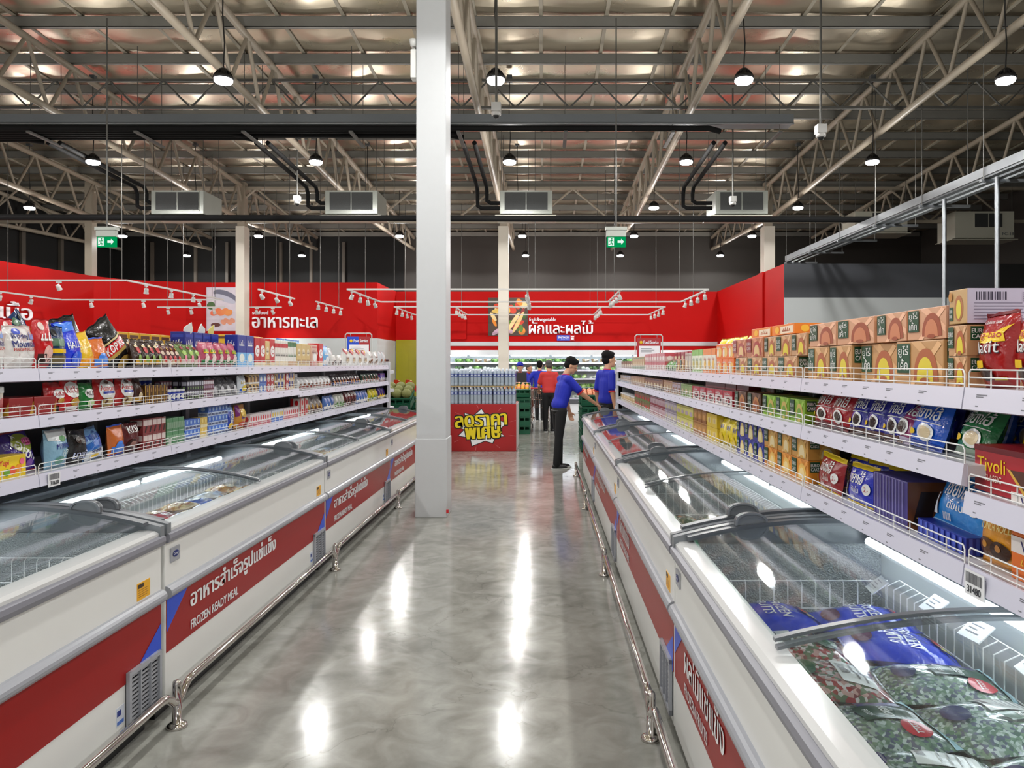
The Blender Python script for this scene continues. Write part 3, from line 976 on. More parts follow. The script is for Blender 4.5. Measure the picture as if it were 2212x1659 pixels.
# ---------------------------------------------------------------- packaging: boxes, bags, tubs with printed fronts
def film(name, rgb, rough=0.2, bump=0.35, scale=22, var=0.0):
    return mat(name, rgb, rough, bump=bump, scale=scale, var=var, coat=0.3)


_fm = {}


def fm(rgb):
    k = tuple(rgb)
    if k not in _fm:
        _fm[k] = film('film_%d_%d_%d' % k, rgb)
    return _fm[k]


def mottled(name, cols, scale=40):
    """Clear bag showing small pieces of food: colours in cells."""
    m = bpy.data.materials.new(name)
    m.use_nodes = True
    nt = m.node_tree
    b = nt.nodes['Principled BSDF']
    tc = nt.nodes.new('ShaderNodeTexCoord')
    vo = nt.nodes.new('ShaderNodeTexVoronoi'); vo.inputs['Scale'].default_value = scale
    nt.links.new(tc.outputs['Object'], vo.inputs['Vector'])
    sx = nt.nodes.new('ShaderNodeSeparateColor')
    nt.links.new(vo.outputs['Color'], sx.inputs[0])
    rp = nt.nodes.new('ShaderNodeValToRGB')
    rp.color_ramp.interpolation = 'CONSTANT'
    e = rp.color_ramp.elements
    while len(e) < len(cols):
        e.new(0.5)
    for i, c in enumerate(cols):
        e[i].position = i / len(cols)
        e[i].color = L3(c)
    nt.links.new(sx.outputs[0], rp.inputs[0])
    nt.links.new(rp.outputs[0], b.inputs['Base Color'])
    no = nt.nodes.new('ShaderNodeTexNoise'); no.inputs['Scale'].default_value = 18
    nt.links.new(tc.outputs['Object'], no.inputs['Vector'])
    bp = nt.nodes.new('ShaderNodeBump'); bp.inputs['Strength'].default_value = 0.5; bp.inputs['Distance'].default_value = 0.02
    nt.links.new(no.outputs[0], bp.inputs['Height']); nt.links.new(bp.outputs[0], b.inputs['Normal'])
    b.inputs['Roughness'].default_value = 0.16
    b.inputs['Coat Weight'].default_value = 0.5
    return m


def decals(mb, ds, fn, w, h, eps0=0.0007, rough=0.3):
    """Printed shapes in 0..1 face coordinates laid on a face; fn(x, y, eps) gives the 3-D point."""
    for k, d in enumerate(ds):
        e = eps0 * (1 + k * 0.7)
        kind, col = d[0], d[-1]
        m = col if not isinstance(col, tuple) else pm(col, rough)
        if kind == 'r':
            x0, y0, x1, y1 = d[1:5]
            n = 9 if rough == 0.22 else 2
            mb.add([fn(x0 + (x1 - x0) * i / n, y0 + (y1 - y0) * j / n, e) for j in range(n + 1) for i in range(n + 1)],
                   [(j * (n + 1) + i, j * (n + 1) + i + 1, (j + 1) * (n + 1) + i + 1, (j + 1) * (n + 1) + i) for j in range(n) for i in range(n)], m)
        elif kind == 'e':
            cx, cy_, rx, ry = d[1:5]
            n = 16
            vs = [fn(cx, cy_, e)]
            for q in (0.5, 1.0):
                vs += [fn(cx + rx * q * math.cos(2 * PI * i / n), cy_ + ry * q * math.sin(2 * PI * i / n), e) for i in range(n)]
            fs = [(0, 1 + i, 1 + (i + 1) % n) for i in range(n)] + [(1 + i, 1 + n + i, 1 + n + (i + 1) % n, 1 + (i + 1) % n) for i in range(n)]
            mb.add(vs, fs, m)
        elif kind == 'p':
            q = d[1]
            cx = sum(p[0] for p in q) / len(q)
            cy_ = sum(p[1] for p in q) / len(q)
            q = [(a[0] + (b_[0] - a[0]) * t / 4, a[1] + (b_[1] - a[1]) * t / 4) for a, b_ in zip(q, q[1:] + q[:1]) for t in range(4)] if len(q) < 9 else q
            n = len(q)
            vs = [fn(cx, cy_, e)]
            for g in (0.25, 0.5, 0.75, 1.0):
                vs += [fn(cx + (x - cx) * g, cy_ + (y - cy_) * g, e) for x, y in q]
            mb.add(vs, [(0, 1 + i, 1 + (i + 1) % n) for i in range(n)] + [(1 + r * n + i, 1 + (r + 1) * n + i, 1 + (r + 1) * n + (i + 1) % n, 1 + r * n + (i + 1) % n) for r in range(3) for i in range(n)], m)
        elif kind == 't':
            s, x0, y0, x1, y1 = d[1:6]
            ang = d[6] if len(d) > 7 else 0
            pts, fs, a0, b0, a1, b1 = glyphs(s)
            cx, cy_ = (x0 + x1) / 2, (y0 + y1) / 2
            sx, sy = (x1 - x0) / max(a1 - a0, 1e-6), (y1 - y0) / max(b1 - b0, 1e-6)
            if s == '~':                                   # illegible script: a row of uneven strokes
                rz_ = random.Random(int(x0 * 97 + y0 * 53 + k))
                n = rz_.randint(4, 7)
                for i in range(n):
                    xa, xb = x0 + (x1 - x0) * i / n, x0 + (x1 - x0) * (i + 0.72) / n
                    hh = rz_.uniform(0.55, 1.0)
                    for q in (((xa, y0), (xa + (xb - xa) * 0.4, y0), (xb, y0 + (y1 - y0) * hh), (xa + (xb - xa) * 0.6, y0 + (y1 - y0) * hh)), ((xa, y0), (xb + (xb - xa) * 0.2, y0), (xb + (xb - xa) * 0.2, y0 + (y1 - y0) * 0.22), (xa, y0 + (y1 - y0) * 0.22))):
                        mb.add([fn(x, y, e) for x, y in q], [(0, 1, 2, 3)], m)
                continue
            for o in (-0.02, 0.02):
                vs = []
                for x, y in pts:
                    px, py = (x - a0) * sx - (x1 - x0) / 2 + o * (y1 - y0) * h / w, (y - b0) * sy - (y1 - y0) / 2
                    X, Y = px * w, py * h
                    c, q = math.cos(ang), math.sin(ang)
                    vs.append(fn(cx + (X * c - Y * q) / w, cy_ + (X * q + Y * c) / h, e + (0.0003 if o > 0 else 0)))
                mb.add(vs, fs, m)
        elif kind == 'b':                                  # bar code
            x0, y0, x1, y1 = d[1:5]
            rb = random.Random(11)
            x = x0
            while x < x1:
                t = rb.choice((0.006, 0.01, 0.016))
                mb.add([fn(x, y0, e), fn(min(x + t, x1), y0, e), fn(min(x + t, x1), y1, e), fn(x, y1, e)], [(0, 1, 2, 3)], m)
                x += t + rb.choice((0.008, 0.014))


_cache = {}


def box_mesh(key, w, h, d, col, front=(), side=None, top=None, near=None):
    """Carton: front print, the same on both ends unless given."""
    if key in _cache:
        return _cache[key]
    mb = MB()
    mb.box((-w / 2, 0, 0), (w / 2, d, h), pm(col), min(w, h, d) * 0.025)
    decals(mb, front, lambda x, y, e: (-w / 2 + x * w, -e, y * h), w, h)
    sd = front if side is None else side
    decals(mb, sd, lambda x, y, e: (w / 2 + e, x * d, y * h), d, h)
    decals(mb, sd, lambda x, y, e: (-w / 2 - e, d - x * d, y * h), d, h)
    if top:
        decals(mb, top, lambda x, y, e: (-w / 2 + x * w, y * d, h + e), w, d)
    o = mb.build(key)
    _cache[key] = (o.data, (w, h, d))
    bpy.data.objects.remove(o)
    return _cache[key]


def bag_mesh(key, w, h, t, m, front=(), lying=False, seal=None, bottom=0.0, seed=0):
    """Sealed pillow bag standing on its lower seam, front bulging to -y. bottom>0 swells low."""
    if key in _cache:
        return _cache[key]
    rb = random.Random(hash_(key) + seed)
    ph = [rb.uniform(0, 6.3) for _ in range(6)]

    def th(x, y):
        q = max(0.0, 1 - abs(2 * x - 1) ** 2.6) ** 0.55
        v = max(0.0, math.sin(PI * min(max((y - 0.03) / 0.94, 0), 1))) ** 0.55
        v *= 1 + bottom * (0.5 - y)
        cr = 0.06 * math.sin(9 * x + 7 * y + ph[0]) + 0.05 * math.sin(17 * x - 11 * y + ph[1]) + 0.06 * math.sin(26 * x + ph[2]) * (abs(y - 0.5) * 2) ** 2
        return t * q * v * (1 + cr)

    def outline(x, y):
        pin = 1 - 0.05 * math.sin(PI * y) - 0.012 * math.sin(12 * y + ph[3])
        return (x - 0.5) * w * pin, y * h + 0.012 * h * math.sin(14 * x + ph[4]) * (y > 0.9) * (y - 0.9) * 10

    def fn(x, y, e=0.0):
        X, Z = outline(x, y)
        return (X, -th(x, y) * 0.5 - e, Z)
    nx_, ny_ = 12, 16
    mb = MB()
    rows = [0, 0.03] + [0.03 + 0.94 * (j + 1) / (ny_ - 2) for j in range(ny_ - 3)] + [0.97, 1.0]
    vs, fs = [], []
    for sgn in (1, -1):
        for y in rows:
            for i in range(nx_ + 1):
                x = i / nx_
                p = fn(x, y)
                vs.append((p[0], p[1] * sgn, p[2]))
    N = len(rows) * (nx_ + 1)
    for j in range(len(rows) - 1):
        for i in range(nx_):
            a = j * (nx_ + 1) + i
            fs.append((a, a + 1, a + nx_ + 2, a + nx_ + 1))
            fs.append((N + a, N + a + nx_ + 1, N + a + nx_ + 2, N + a + 1))
    mb.add(vs, fs, m, True)
    if seal:
        for y0, y1 in ((0.0, 0.035), (0.955, 1.0)):
            mb.add([fn(x, y, 0.0012) for y in (y0, y1) for x in (0, 0.25, 0.5, 0.75, 1)], [(i, i + 1, i + 6, i + 5) for i in range(4)], pm(seal))
    decals(mb, front, lambda x, y, e: fn(x, y, e + 0.0024), w, h, rough=0.22)
    o = mb.build(key)
    _cache[key] = (o.data, (w, h, t))
    bpy.data.objects.remove(o)
    return _cache[key]


def hash_(s):
    q = 7
    for c in s:
        q = (q * 31 + ord(c)) % 100003
    return q


def tub_mesh(key, r, h, col, lid, front=()):
    if key in _cache:
        return _cache[key]
    mb = MB()
    mb.lathe([(0, 0), (r * 0.9, 0), (r * 0.94, 0.004), (r, h * 0.82), (0, h * 0.82)], pm(col), 20)
    mb.lathe([(r * 1.04, h * 0.8), (r * 1.06, h * 0.82), (r * 1.06, h * 0.97), (r * 1.0, h), (0, h)], pm(lid), 20)

    def fn(x, y, e):
        a = (x - 0.5) * 2.4
        q = r * (0.94 + 0.06 * y) + e
        return (q * math.sin(a), -q * math.cos(a), y * h * 0.82)
    decals(mb, front, fn, r * 2, h)
    # base rests at y=r so that the front is flush
    mb.v = [(x, y + r, z) for x, y, z in mb.v]
    o = mb.build(key)
    _cache[key] = (o.data, (2 * r, h, 2 * r))
    bpy.data.objects.remove(o)
    return _cache[key]
# ---------------------------------------------------------------- chest freezers
FL = 2.405


def zl(y):
    return 0.868 + 0.085 * (1 - ((y - 0.62) / 0.62) ** 2)


def arc_prism(x0, x1, ya, yb, up, th, m, n=12, base=None):
    b = MB()
    q = [ya + (yb - ya) * k / n for k in range(n + 1)]
    top = [(x0, y, zl(y) + up + th) for y in q]
    bot = [(x0, y, zl(y) + up if base is None else base) for y in reversed(q)]
    vs = top + bot
    N = len(vs)
    vs2 = vs + [(x1, p[1], p[2]) for p in vs]
    M_ = n + 1
    fs = []
    for k in range(n):
        a, b_, c, d = k, k + 1, N - 2 - k, N - 1 - k
        fs.append((a, d, c, b_))
        fs.append((N + a, N + b_, N + c, N + d))
        fs.append((a, b_, N + b_, N + a))
        fs.append((d, N + d, N + c, c))
    fs.append((0, N, N + N - 1, N - 1))
    fs.append((n, n + 1, N + n + 1, N + n))
    b.add(vs2, fs, m)
    return b


def make_freezer():
    t = thing('chest_freezer', 'x', 'freezer')
    # insulated body
    b = MB()
    b.box((0.004, 0, 0.08), (FL - 0.004, 0.07, 0.85), m_white, 0.006)
    b.box((0.004, 0.84, 0.08), (FL - 0.004, 0.95, 0.9), m_white)
    b.box((0.004, 0.07, 0.08), (0.05, 0.84, 0.86), m_white)
    b.box((FL - 0.05, 0.07, 0.08), (FL - 0.004, 0.84, 0.86), m_white)
    b.box((0.05, 0.07, 0.08), (FL - 0.05, 0.84, 0.24), m_white)
    b.build('body', t)
    MB().box((0.03, 0.06, 0.0), (FL - 0.03, 0.9, 0.08), m_black).build('plinth', t)
    b = MB()
    b.box((0.05, 0.07, 0.24), (FL - 0.05, 0.84, 0.25), m_tank)
    b.box((0.05, 0.07, 0.25), (FL - 0.05, 0.078, 0.84), m_tank)
    b.box((0.05, 0.832, 0.25), (FL - 0.05, 0.84, 0.9), m_tank)
    b.build('tank_liner', t)
    for x in (0.05, FL - 0.058):
        MB().box((x, 0.079, 0.25), (x + 0.008, 0.831, 0.865), m_frost).build('end_liner', t)
    MB().prism([(0.006, -0.004, 0.846), (0.006, -0.004, 0.858), (0.006, 0.012, 0.868), (0.006, 0.075, 0.874), (0.006, 0.075, 0.846)], (FL - 0.012, 0, 0), m_rim).build('top_rim', t)
    MB().prism([(0.004, 0.0, 0.798), (0.004, -0.016, 0.802), (0.004, -0.022, 0.82), (0.004, -0.02, 0.838), (0.004, -0.006, 0.846), (0.004, 0, 0.846)], (FL - 0.008, 0, 0), m_bumper).build('bumper', t)
    b = MB()
    prof = [(0, 0.548)] + [(-0.03 * math.sin(PI * k / 8), 0.576 - 0.03 * math.cos(PI * k / 8)) for k in range(9)] + [(0, 0.606)]
    b.prism([(0.006, y, z) for y, z in prof], (FL - 0.012, 0, 0), m_strip)
    b.build('handle_strip', t)
    p = MB().box((0.012, -0.0025, 0.307), (FL - 0.012, 0, 0.548), m_red_print)
    p.add([(0.012, -0.004, 0.548), (0.012, -0.004, 0.4), (0.21, -0.004, 0.548)], [(0, 1, 2)], m_blue_print)
    p.add([(FL - 0.012, -0.004, 0.46), (FL - 0.25, -0.004, 0.307), (FL - 0.012, -0.004, 0.307)], [(0, 1, 2)], m_blue_print)
    p.build('graphic_panel', t)
    # vent
    x0, x1, z0, z1 = FL - 0.285, FL - 0.03, 0.115, 0.35
    v = MB()
    v.box((x0, -0.004, z0), (x1, 0, z1), m_black)
    for a, c in (((x0, z0), (x1, z0 + 0.022)), ((x0, z1 - 0.018), (x1, z1)), ((x0, z0), (x0 + 0.018, z1)), ((x1 - 0.018, z0), (x1, z1)), ((x0 + 0.085, z0), (x0 + 0.092, z1)), ((x0 + 0.165, z0), (x0 + 0.172, z1))):
        v.box((a[0], -0.018, a[1]), (c[0], -0.003, c[1]), m_strip)
    for k in range(11):
        z = z0 + 0.028 + 0.0175 * k
        v.box((x0 + 0.018, -0.009, z), (x1 - 0.018, -0.004, z + 0.008), m_strip)
    v.build('vent_grille', t)
    g = MB().box((0.045, -0.006, 0.7), (0.13, 0, 0.766), m_strip, 0.003)
    bd = g.build('badge', t)
    s = MB()
    s.add([(0.0875, -0.0075, 0.735)] + [(0.0875 + 0.028 * math.cos(2 * PI * k / 20), -0.0075, 0.735 + 0.015 * math.sin(2 * PI * k / 20)) for k in range(20)], [(0, 1 + k, 1 + (k + 1) % 20) for k in range(20)], pm((24, 40, 110)))
    s.text('Carrier', (0.067, -0.0085, 0.73), (1, 0, 0), (0, 0, 1), 0.041, 0.011, m_white_print)
    s.build('lettering', bd)
    st = MB().box((FL - 0.2, -0.0015, 0.612), (FL - 0.1, 0, 0.684), pm((232, 170, 30)))
    st.box((FL - 0.195, -0.0025, 0.662), (FL - 0.15, -0.001, 0.678), pm((60, 40, 20)))
    for k in range(4):
        st.box((FL - 0.19, -0.0025, 0.652 - 0.009 * k), (FL - 0.115 - 0.01 * (k % 2), -0.001, 0.654 - 0.009 * k), pm((150, 100, 20)))
    st.build('warning_sticker', t)
    s = MB().box((FL - 0.35, -0.0015, 0.16), (FL - 0.295, 0, 0.235), pm((206, 212, 222)))
    s.box((FL - 0.345, -0.0025, 0.2), (FL - 0.32, -0.001, 0.222), pm((30, 50, 130)))
    s.box((FL - 0.345, -0.0025, 0.166), (FL - 0.3, -0.001, 0.18), pm((70, 110, 190)))
    s.build('rating_sticker', t)
    # fixed end frames and the rear hood
    arc_prism(0.0, 0.034, -0.012, 0.95, 0.0, 0.022, m_lidgrey, base=0.84).build('end_frame', t)
    arc_prism(FL - 0.034, FL, -0.012, 0.95, 0.0, 0.022, m_lidgrey, base=0.84).build('end_frame', t)
    arc_prism(0.034, FL - 0.034, 0.8, 0.95, -0.02, 0.035, m_dkgrey, 4).build('rear_hood', t)
    # strip light
    for xa, xb in ((0.09, 1.175), (1.235, FL - 0.09)):
        l = MB().cyl((xa - 0.03, 0.775, 0.888), (xb + 0.03, 0.775, 0.888), 0.012, m_strip, 10).build('light_holder', t)
        MB().cyl((xa, 0.765, 0.884), (xb, 0.765, 0.884), 0.015, m_led, 10).build('light_tube', l)
    # sliding glass lids
    for xa, xb, up, outer in ((0.036, 1.225, 0.004, 0), (1.185, FL - 0.036, 0.018, 1)):
        g = arc_prism(xa + 0.01, xb - 0.01, 0.055, 0.83, up, 0.005, m_glass, 16).build('lid', t)
        g['label'] = 'curved glass lid'
        w0, w1 = (xa, xa + 0.042) if outer == 0 else (xb - 0.042, xb)
        arc_prism(w0, w1, 0.04, 0.86, up - 0.002, 0.016, m_dkgrey, 16).build('end_rail', g)
        v0, v1 = (xb - 0.02, xb) if outer == 0 else (xa, xa + 0.02)
        arc_prism(v0, v1, 0.04, 0.86, up - 0.001, 0.009, m_lidgrey, 16).build('overlap_rail', g)
        xc = (w0 + w1) / 2
        hp = [(xc - 0.008, 0.3 + 0.067 * math.cos(PI * k / 12), zl(0.3) + up + 0.008 + 0.052 * math.sin(PI * k / 12) ** 0.6) for k in range(13)]
        h_ = MB().prism(hp, (0.016, 0, 0), m_lidgrey)
        h_.prism([(xc - 0.014, 0.3 + 0.067 * math.cos(PI * k / 12) * q, zl(0.3) + up + 0.008 + 0.052 * math.sin(PI * k / 12) ** 0.6 * q) for q, ks in ((1.0, range(13)), (0.86, range(12, -1, -1))) for k in ks], (0.028, 0, 0), m_lidgrey)
        h_.build('handle', g)
    return t


def basket_mesh():
    b = MB()
    xa, xb, ya, yb, z0, z1 = 0.33, 2.2, 0.1, 0.73, 0.45, 0.795
    r = 0.0028
    for x in (xa, xb):
        for z in (z0 + 0.1, (z0 + z1) / 2 + 0.07, z1):
            b.cyl((x, ya, z), (x, yb, z), r, m_wire, 5, caps=False)
        k = 0
        while ya + 0.052 * k < yb:
            y = ya + 0.052 * k
            b.tube([(x, y, z0), (x, y, z1 - 0.014), (x + (0.014 if x == xb else -0.014), y, z1)], r * 0.85, m_wire, 5)
            k += 1
    for y in (yb,):
        for z in (z0 + 0.1, (z0 + z1) / 2 + 0.07, z1):
            b.cyl((xa, y + (0.045 if z == z1 else 0), z), (xb, y + (0.045 if z == z1 else 0), z), r, m_wire, 5, caps=False)
        k = 0
        while xa + 0.05 * k < xb:
            x = xa + 0.05 * k
            b.tube([(x, y, z0), (x, y, z1 - 0.02), (x, y + 0.045, z1)], r * 0.85, m_wire, 5)
            k += 1
    for x in (xa, xb):
        b.cyl((x, ya, z0), (x, yb, z0), r, m_wire, 5, caps=False)
    return b


fz0 = make_freezer()
bk0 = basket_mesh().build('wire_basket')
FX_L, FX_R = -1.69, 0.545
LEFT_Y = [0.87, 3.3, 5.72, 8.13]
RIGHT_Y = [3.08, 5.5, 7.93, 10.36]
TXT = {'L': [('อาหารสำเร็จรูปแช่แข็ง', 'FROZEN READY MEAL', 1.35, 0.78)] * 4,
       'R': [('ผลไม้แช่แข็ง', 'FROZEN FRUITS', 0.86, 0.63), ('ผักแช่แข็ง', 'FROZEN VEGETABLE', 0.8, 0.8), ('อาหารสำเร็จรูปแช่แข็ง', 'FROZEN READY MEAL', 1.35, 0.78), ('อาหารสำเร็จรูปแช่แข็ง', 'FROZEN READY MEAL', 1.35, 0.78)]}
where = ['at the near end', 'second from the near end', 'third from the near end', 'at the far end']
freezers = []
for side in 'LR':
    for k in range(4):
        f = fz0 if not freezers else dup(fz0)
        b = bk0 if not freezers else dup(bk0)
        if side == 'L':
            loc, rz = (FX_L, LEFT_Y[k], 0), PI / 2
        else:
            loc, rz = (FX_R, RIGHT_Y[k], 0), -PI / 2
        f.location = loc
        f.rotation_euler = (0, 0, rz)
        sn = 'under the candy shelves' if side == 'L' else 'under the cake shelves'
        f['label'] = 'white glass-lidded freezer %s, %s' % (sn, where[k])
        f['group'] = 'chest freezers along the aisle'
        b.location = loc
        b.rotation_euler = (0, 0, rz)
        tag(b, 'white wire basket in the freezer %s, %s' % (sn, where[k]), 'basket', 'wire baskets in the freezers')
        freezers.append((side, k, loc, rz))
for (side, k, loc, rz), f in zip(freezers, [o for o in COL.objects if o.name.startswith('chest_freezer')]):
    th_, en, wt, we = TXT[side][k]
    pan = [c for c in f.children if c.name.startswith('graphic_panel')][0]
    lo = 0.41 if side == 'L' else 0.415
    s = MB().text(th_, (0.235, -0.0055, lo), (1, 0, 0), (0, 0, 1), wt - 0.235, 0.535 - lo, m_white_print, 0.035)
    s.build('lettering', pan)
    s = MB().text(en, (0.235, -0.0055, 0.333), (1, 0, 0), (0, 0, 1), we - 0.235, 0.044, m_white_print, 0.03)
    s.build('lettering', pan)

# ---------------------------------------------------------------- steel guard rails on the floor
def guard(x, y0, y1, label):
    t = thing('guard_rail', label, 'guard rail', (x, y0, 0), 0, 'steel guard rails')
    L = y1 - y0
    MB().tube([(0, 0.012, 0.115), (0, 0.035, 0.122), (0, 0.06, 0.145), (0, 0.095, 0.165), (0, 0.14, 0.17), (0, L - 0.14, 0.17), (0, L - 0.095, 0.165), (0, L - 0.06, 0.145), (0, L - 0.035, 0.122), (0, L - 0.014, 0.115)], 0.019, m_steel, 12).build('rail', t)
    pst = MB().lathe([(0.0, 0.0), (0.045, 0.0), (0.042, 0.012), (0.03, 0.02), (0.0195, 0.024), (0.0195, 0.19), (0.016, 0.203), (0.008, 0.208), (0, 0.209)], m_steel, 16, (0, L, 0))
    pst.build('post', t)


LP = [0.8, 3.265, 5.74, 8.2, 10.6]
RP = [0.62, 3.157, 5.6, 8.15, 10.55]
for nm, x, ps in (('candy', -1.618, LP), ('cake', 0.456, RP)):
    for k in range(4):
        guard(x, ps[k], ps[k + 1], 'polished steel guard rail along the %s side freezers, %s' % (nm, where[k]))

# ---------------------------------------------------------------- frozen bags
m_berry = mottled('berry_bag_film', [(104, 128, 104), (150, 166, 150), (88, 108, 96), (190, 200, 192), (116, 142, 114), (96, 100, 116)], 130)
m_straw = mottled('strawberry_bag_film', [(190, 150, 140), (150, 40, 40), (206, 196, 190), (120, 60, 60), (90, 110, 80)], 90)
m_bluebag = film('blue_fruit_film', (24, 54, 190), 0.18, 0.5, 16)
m_fried = mottled('fried_food_film', [(190, 136, 70), (214, 176, 116), (150, 96, 50), (226, 206, 170)], 36)
m_greenveg = mottled('vegetable_film', [(84, 104, 60), (190, 190, 170), (200, 110, 50), (60, 80, 44), (150, 130, 90)], 44)
m_bluepack = film('blue_pack_film', (40, 84, 170), 0.18, 0.5, 16)
m_redpack = film('red_pack_film', (170, 40, 50), 0.18, 0.5, 16)
m_palepack = mottled('pale_pack_film', [(214, 206, 196), (226, 224, 222), (190, 160, 130), (160, 170, 190)], 30)
NAVY, RED, GREEN = (34, 30, 84), (186, 26, 40), (26, 84, 52)
FB = {
    'berry': bag_mesh('frozen_berry_bag', 0.22, 0.29, 0.075, m_berry, [('r', 0.0, 0.93, 1, 0.99, (170, 206, 214)), ('r', 0.12, 0.5, 0.3, 0.86, (66, 50, 110)), ('r', 0.26, 0.44, 0.6, 0.88, (16, 62, 34)), ('t', 'Blueberry', 0.3, 0.6, 0.55, 0.72, WHITE), ('t', 'FROZEN', 0.34, 0.5, 0.52, 0.54, WHITE), ('e', 0.74, 0.76, 0.14, 0.11, RED), ('t', '~', 0.65, 0.73, 0.83, 0.79, WHITE), ('e', 0.4, 0.22, 0.16, 0.1, (44, 44, 84))]),
    'berry label': bag_mesh('frozen_berry_bag_label', 0.22, 0.29, 0.08, m_berry, [('r', 0.08, 0.48, 0.44, 0.9, (232, 232, 226)), ('b', 0.12, 0.5, 0.3, 0.56, (60, 60, 60)), ('r', 0.12, 0.82, 0.4, 0.83, (120, 120, 120)), ('r', 0.12, 0.76, 0.38, 0.77, (120, 120, 120)), ('r', 0.12, 0.7, 0.4, 0.71, (120, 120, 120)), ('r', 0.12, 0.64, 0.36, 0.65, (120, 120, 120)), ('r', 0.5, 0.5, 0.7, 0.82, (34, 86, 50)), ('t', 'Berry', 0.52, 0.6, 0.68, 0.7, WHITE), ('e', 0.84, 0.72, 0.11, 0.1, RED), ('e', 0.4, 0.2, 0.16, 0.1, (44, 44, 84))]),
    'blue': bag_mesh('frozen_fruit_bag', 0.23, 0.3, 0.09, m_bluebag, [('t', 'FROZEN', 0.2, 0.56, 0.84, 0.68, WHITE), ('t', 'FRUITS', 0.2, 0.4, 0.76, 0.52, WHITE), ('r', 0.08, 0.86, 0.3, 0.95, (20, 20, 24)), ('t', 'PRO', 0.1, 0.88, 0.28, 0.93, WHITE), ('r', 0.32, 0.86, 0.56, 0.95, RED), ('r', 0.58, 0.86, 0.76, 0.95, (200, 190, 110)), ('e', 0.5, 0.18, 0.22, 0.09, (90, 40, 70))]),
    'straw': bag_mesh('frozen_strawberry_bag', 0.22, 0.28, 0.08, m_straw, [('r', 0.2, 0.55, 0.8, 0.85, (228, 228, 224)), ('r', 0.26, 0.76, 0.74, 0.78, (120, 120, 120)), ('r', 0.26, 0.7, 0.7, 0.72, (120, 120, 120)), ('b', 0.3, 0.58, 0.6, 0.66, (60, 60, 60)), ('e', 0.5, 0.25, 0.2, 0.12, GREEN)]),
    'fried': bag_mesh('frozen_fried_bag', 0.22, 0.27, 0.075, m_fried, [('r', 0.0, 0.78, 1, 0.97, (214, 190, 140)), ('t', '~', 0.25, 0.82, 0.75, 0.93, RED), ('r', 0.3, 0.2, 0.7, 0.4, (232, 226, 210))]),
    'veg': bag_mesh('frozen_vegetable_bag', 0.22, 0.27, 0.075, m_greenveg, [('r', 0.0, 0.8, 1, 0.97, (70, 130, 70)), ('t', '~', 0.15, 0.84, 0.85, 0.93, WHITE), ('r', 0.55, 0.3, 0.85, 0.5, (236, 236, 230))]),
    'bluepack': bag_mesh('frozen_blue_pack', 0.2, 0.26, 0.06, m_bluepack, [('e', 0.5, 0.45, 0.34, 0.22, m_palepack), ('t', '~', 0.2, 0.76, 0.8, 0.9, WHITE)]),
    'redpack': bag_mesh('frozen_red_pack', 0.2, 0.26, 0.06, m_redpack, [('e', 0.5, 0.4, 0.32, 0.22, m_fried), ('t', '~', 0.25, 0.74, 0.75, 0.9, WHITE)]),
    'pale': bag_mesh('frozen_pale_pack', 0.2, 0.26, 0.06, m_palepack, [('r', 0.1, 0.68, 0.9, 0.9, (196, 206, 226)), ('t', '~', 0.3, 0.72, 0.7, 0.86, (40, 70, 150))]),
}
FN = {'berry': ('green berry bag with red oval', 'frozen_fruit_bag'), 'berry label': ('green berry bag with white label', 'frozen_fruit_bag'), 'blue': ('blue frozen fruit bag', 'frozen_fruit_bag'), 'straw': ('clear bag of frozen strawberries', 'frozen_fruit_bag'),
      'fried': ('bag of golden fried food', 'frozen_food_bag'), 'veg': ('clear bag of mixed vegetables', 'frozen_food_bag'), 'bluepack': ('blue frozen food pack', 'frozen_food_bag'), 'redpack': ('red frozen food pack', 'frozen_food_bag'), 'pale': ('pale frozen dumpling pack', 'frozen_food_bag')}
rf = random.Random(21)
FZN = ('near-end', 'second', 'third', 'far-end')


def fill(side, k, loc, rz, seq, zb, layers, rows=8, cols=3, big=1.0):
    """Bags lying in the basket: columns across the depth, rows along the freezer."""
    rot = Matrix.Rotation(rz, 4, 'Z')
    i = 0
    sn = 'candy' if side == 'L' else 'cake'
    for lay in range(layers):
        for r in range(rows):
            for c in range(cols):
                kind = seq(lay, r, c)
                if kind is None:
                    continue
                me, (w, h, t) = FB[kind]
                x = 0.35 + 1.8 / rows * (r + 0.5) + rf.uniform(-0.012, 0.012)
                y = 0.1 + 0.62 / cols * (c + 0.5) + rf.uniform(-0.01, 0.01)
                z = zb + lay * 0.062 + rf.uniform(0, 0.012)
                p = Vector(loc) + rot @ Vector((x, y, z))
                o = bpy.data.objects.new(FN[kind][1], me)
                COL.objects.link(o)
                yaw = rf.choice((0, PI)) + rf.uniform(-0.2, 0.2) if kind not in ('blue',) else rf.uniform(-0.15, 0.2)
                if side == 'R' and kind.startswith('berry'):
                    yaw = rf.uniform(-0.2, 0.25)
                e = Matrix.Rotation(rz + yaw, 4, 'Z') @ Matrix.Rotation(-PI / 2 + rf.uniform(-0.1, 0.1), 4, 'X') @ Matrix.Rotation(rf.uniform(-0.1, 0.1), 4, 'Y')
                sc = (0.8 if kind not in ('blue',) else 0.76) * big
                o.scale = (sc, 1, sc)
                o.rotation_euler = e.to_euler()
                o.location = p - e.to_3x3() @ Vector((0, 0, h * sc / 2))
                lab = '%s in %s %s freezer, %s row, %s' % (FN[kind][0], FZN[k], sn, nth(r), ('front', 'middle', 'back')[c if cols == 3 else c * 2])
                if layers > 1:
                    lab += ' top' if lay == layers - 1 else ' below'
                tag(o, lab, 'bag', 'frozen bags in the %s %s freezer' % (FZN[k], sn))
                i += 1


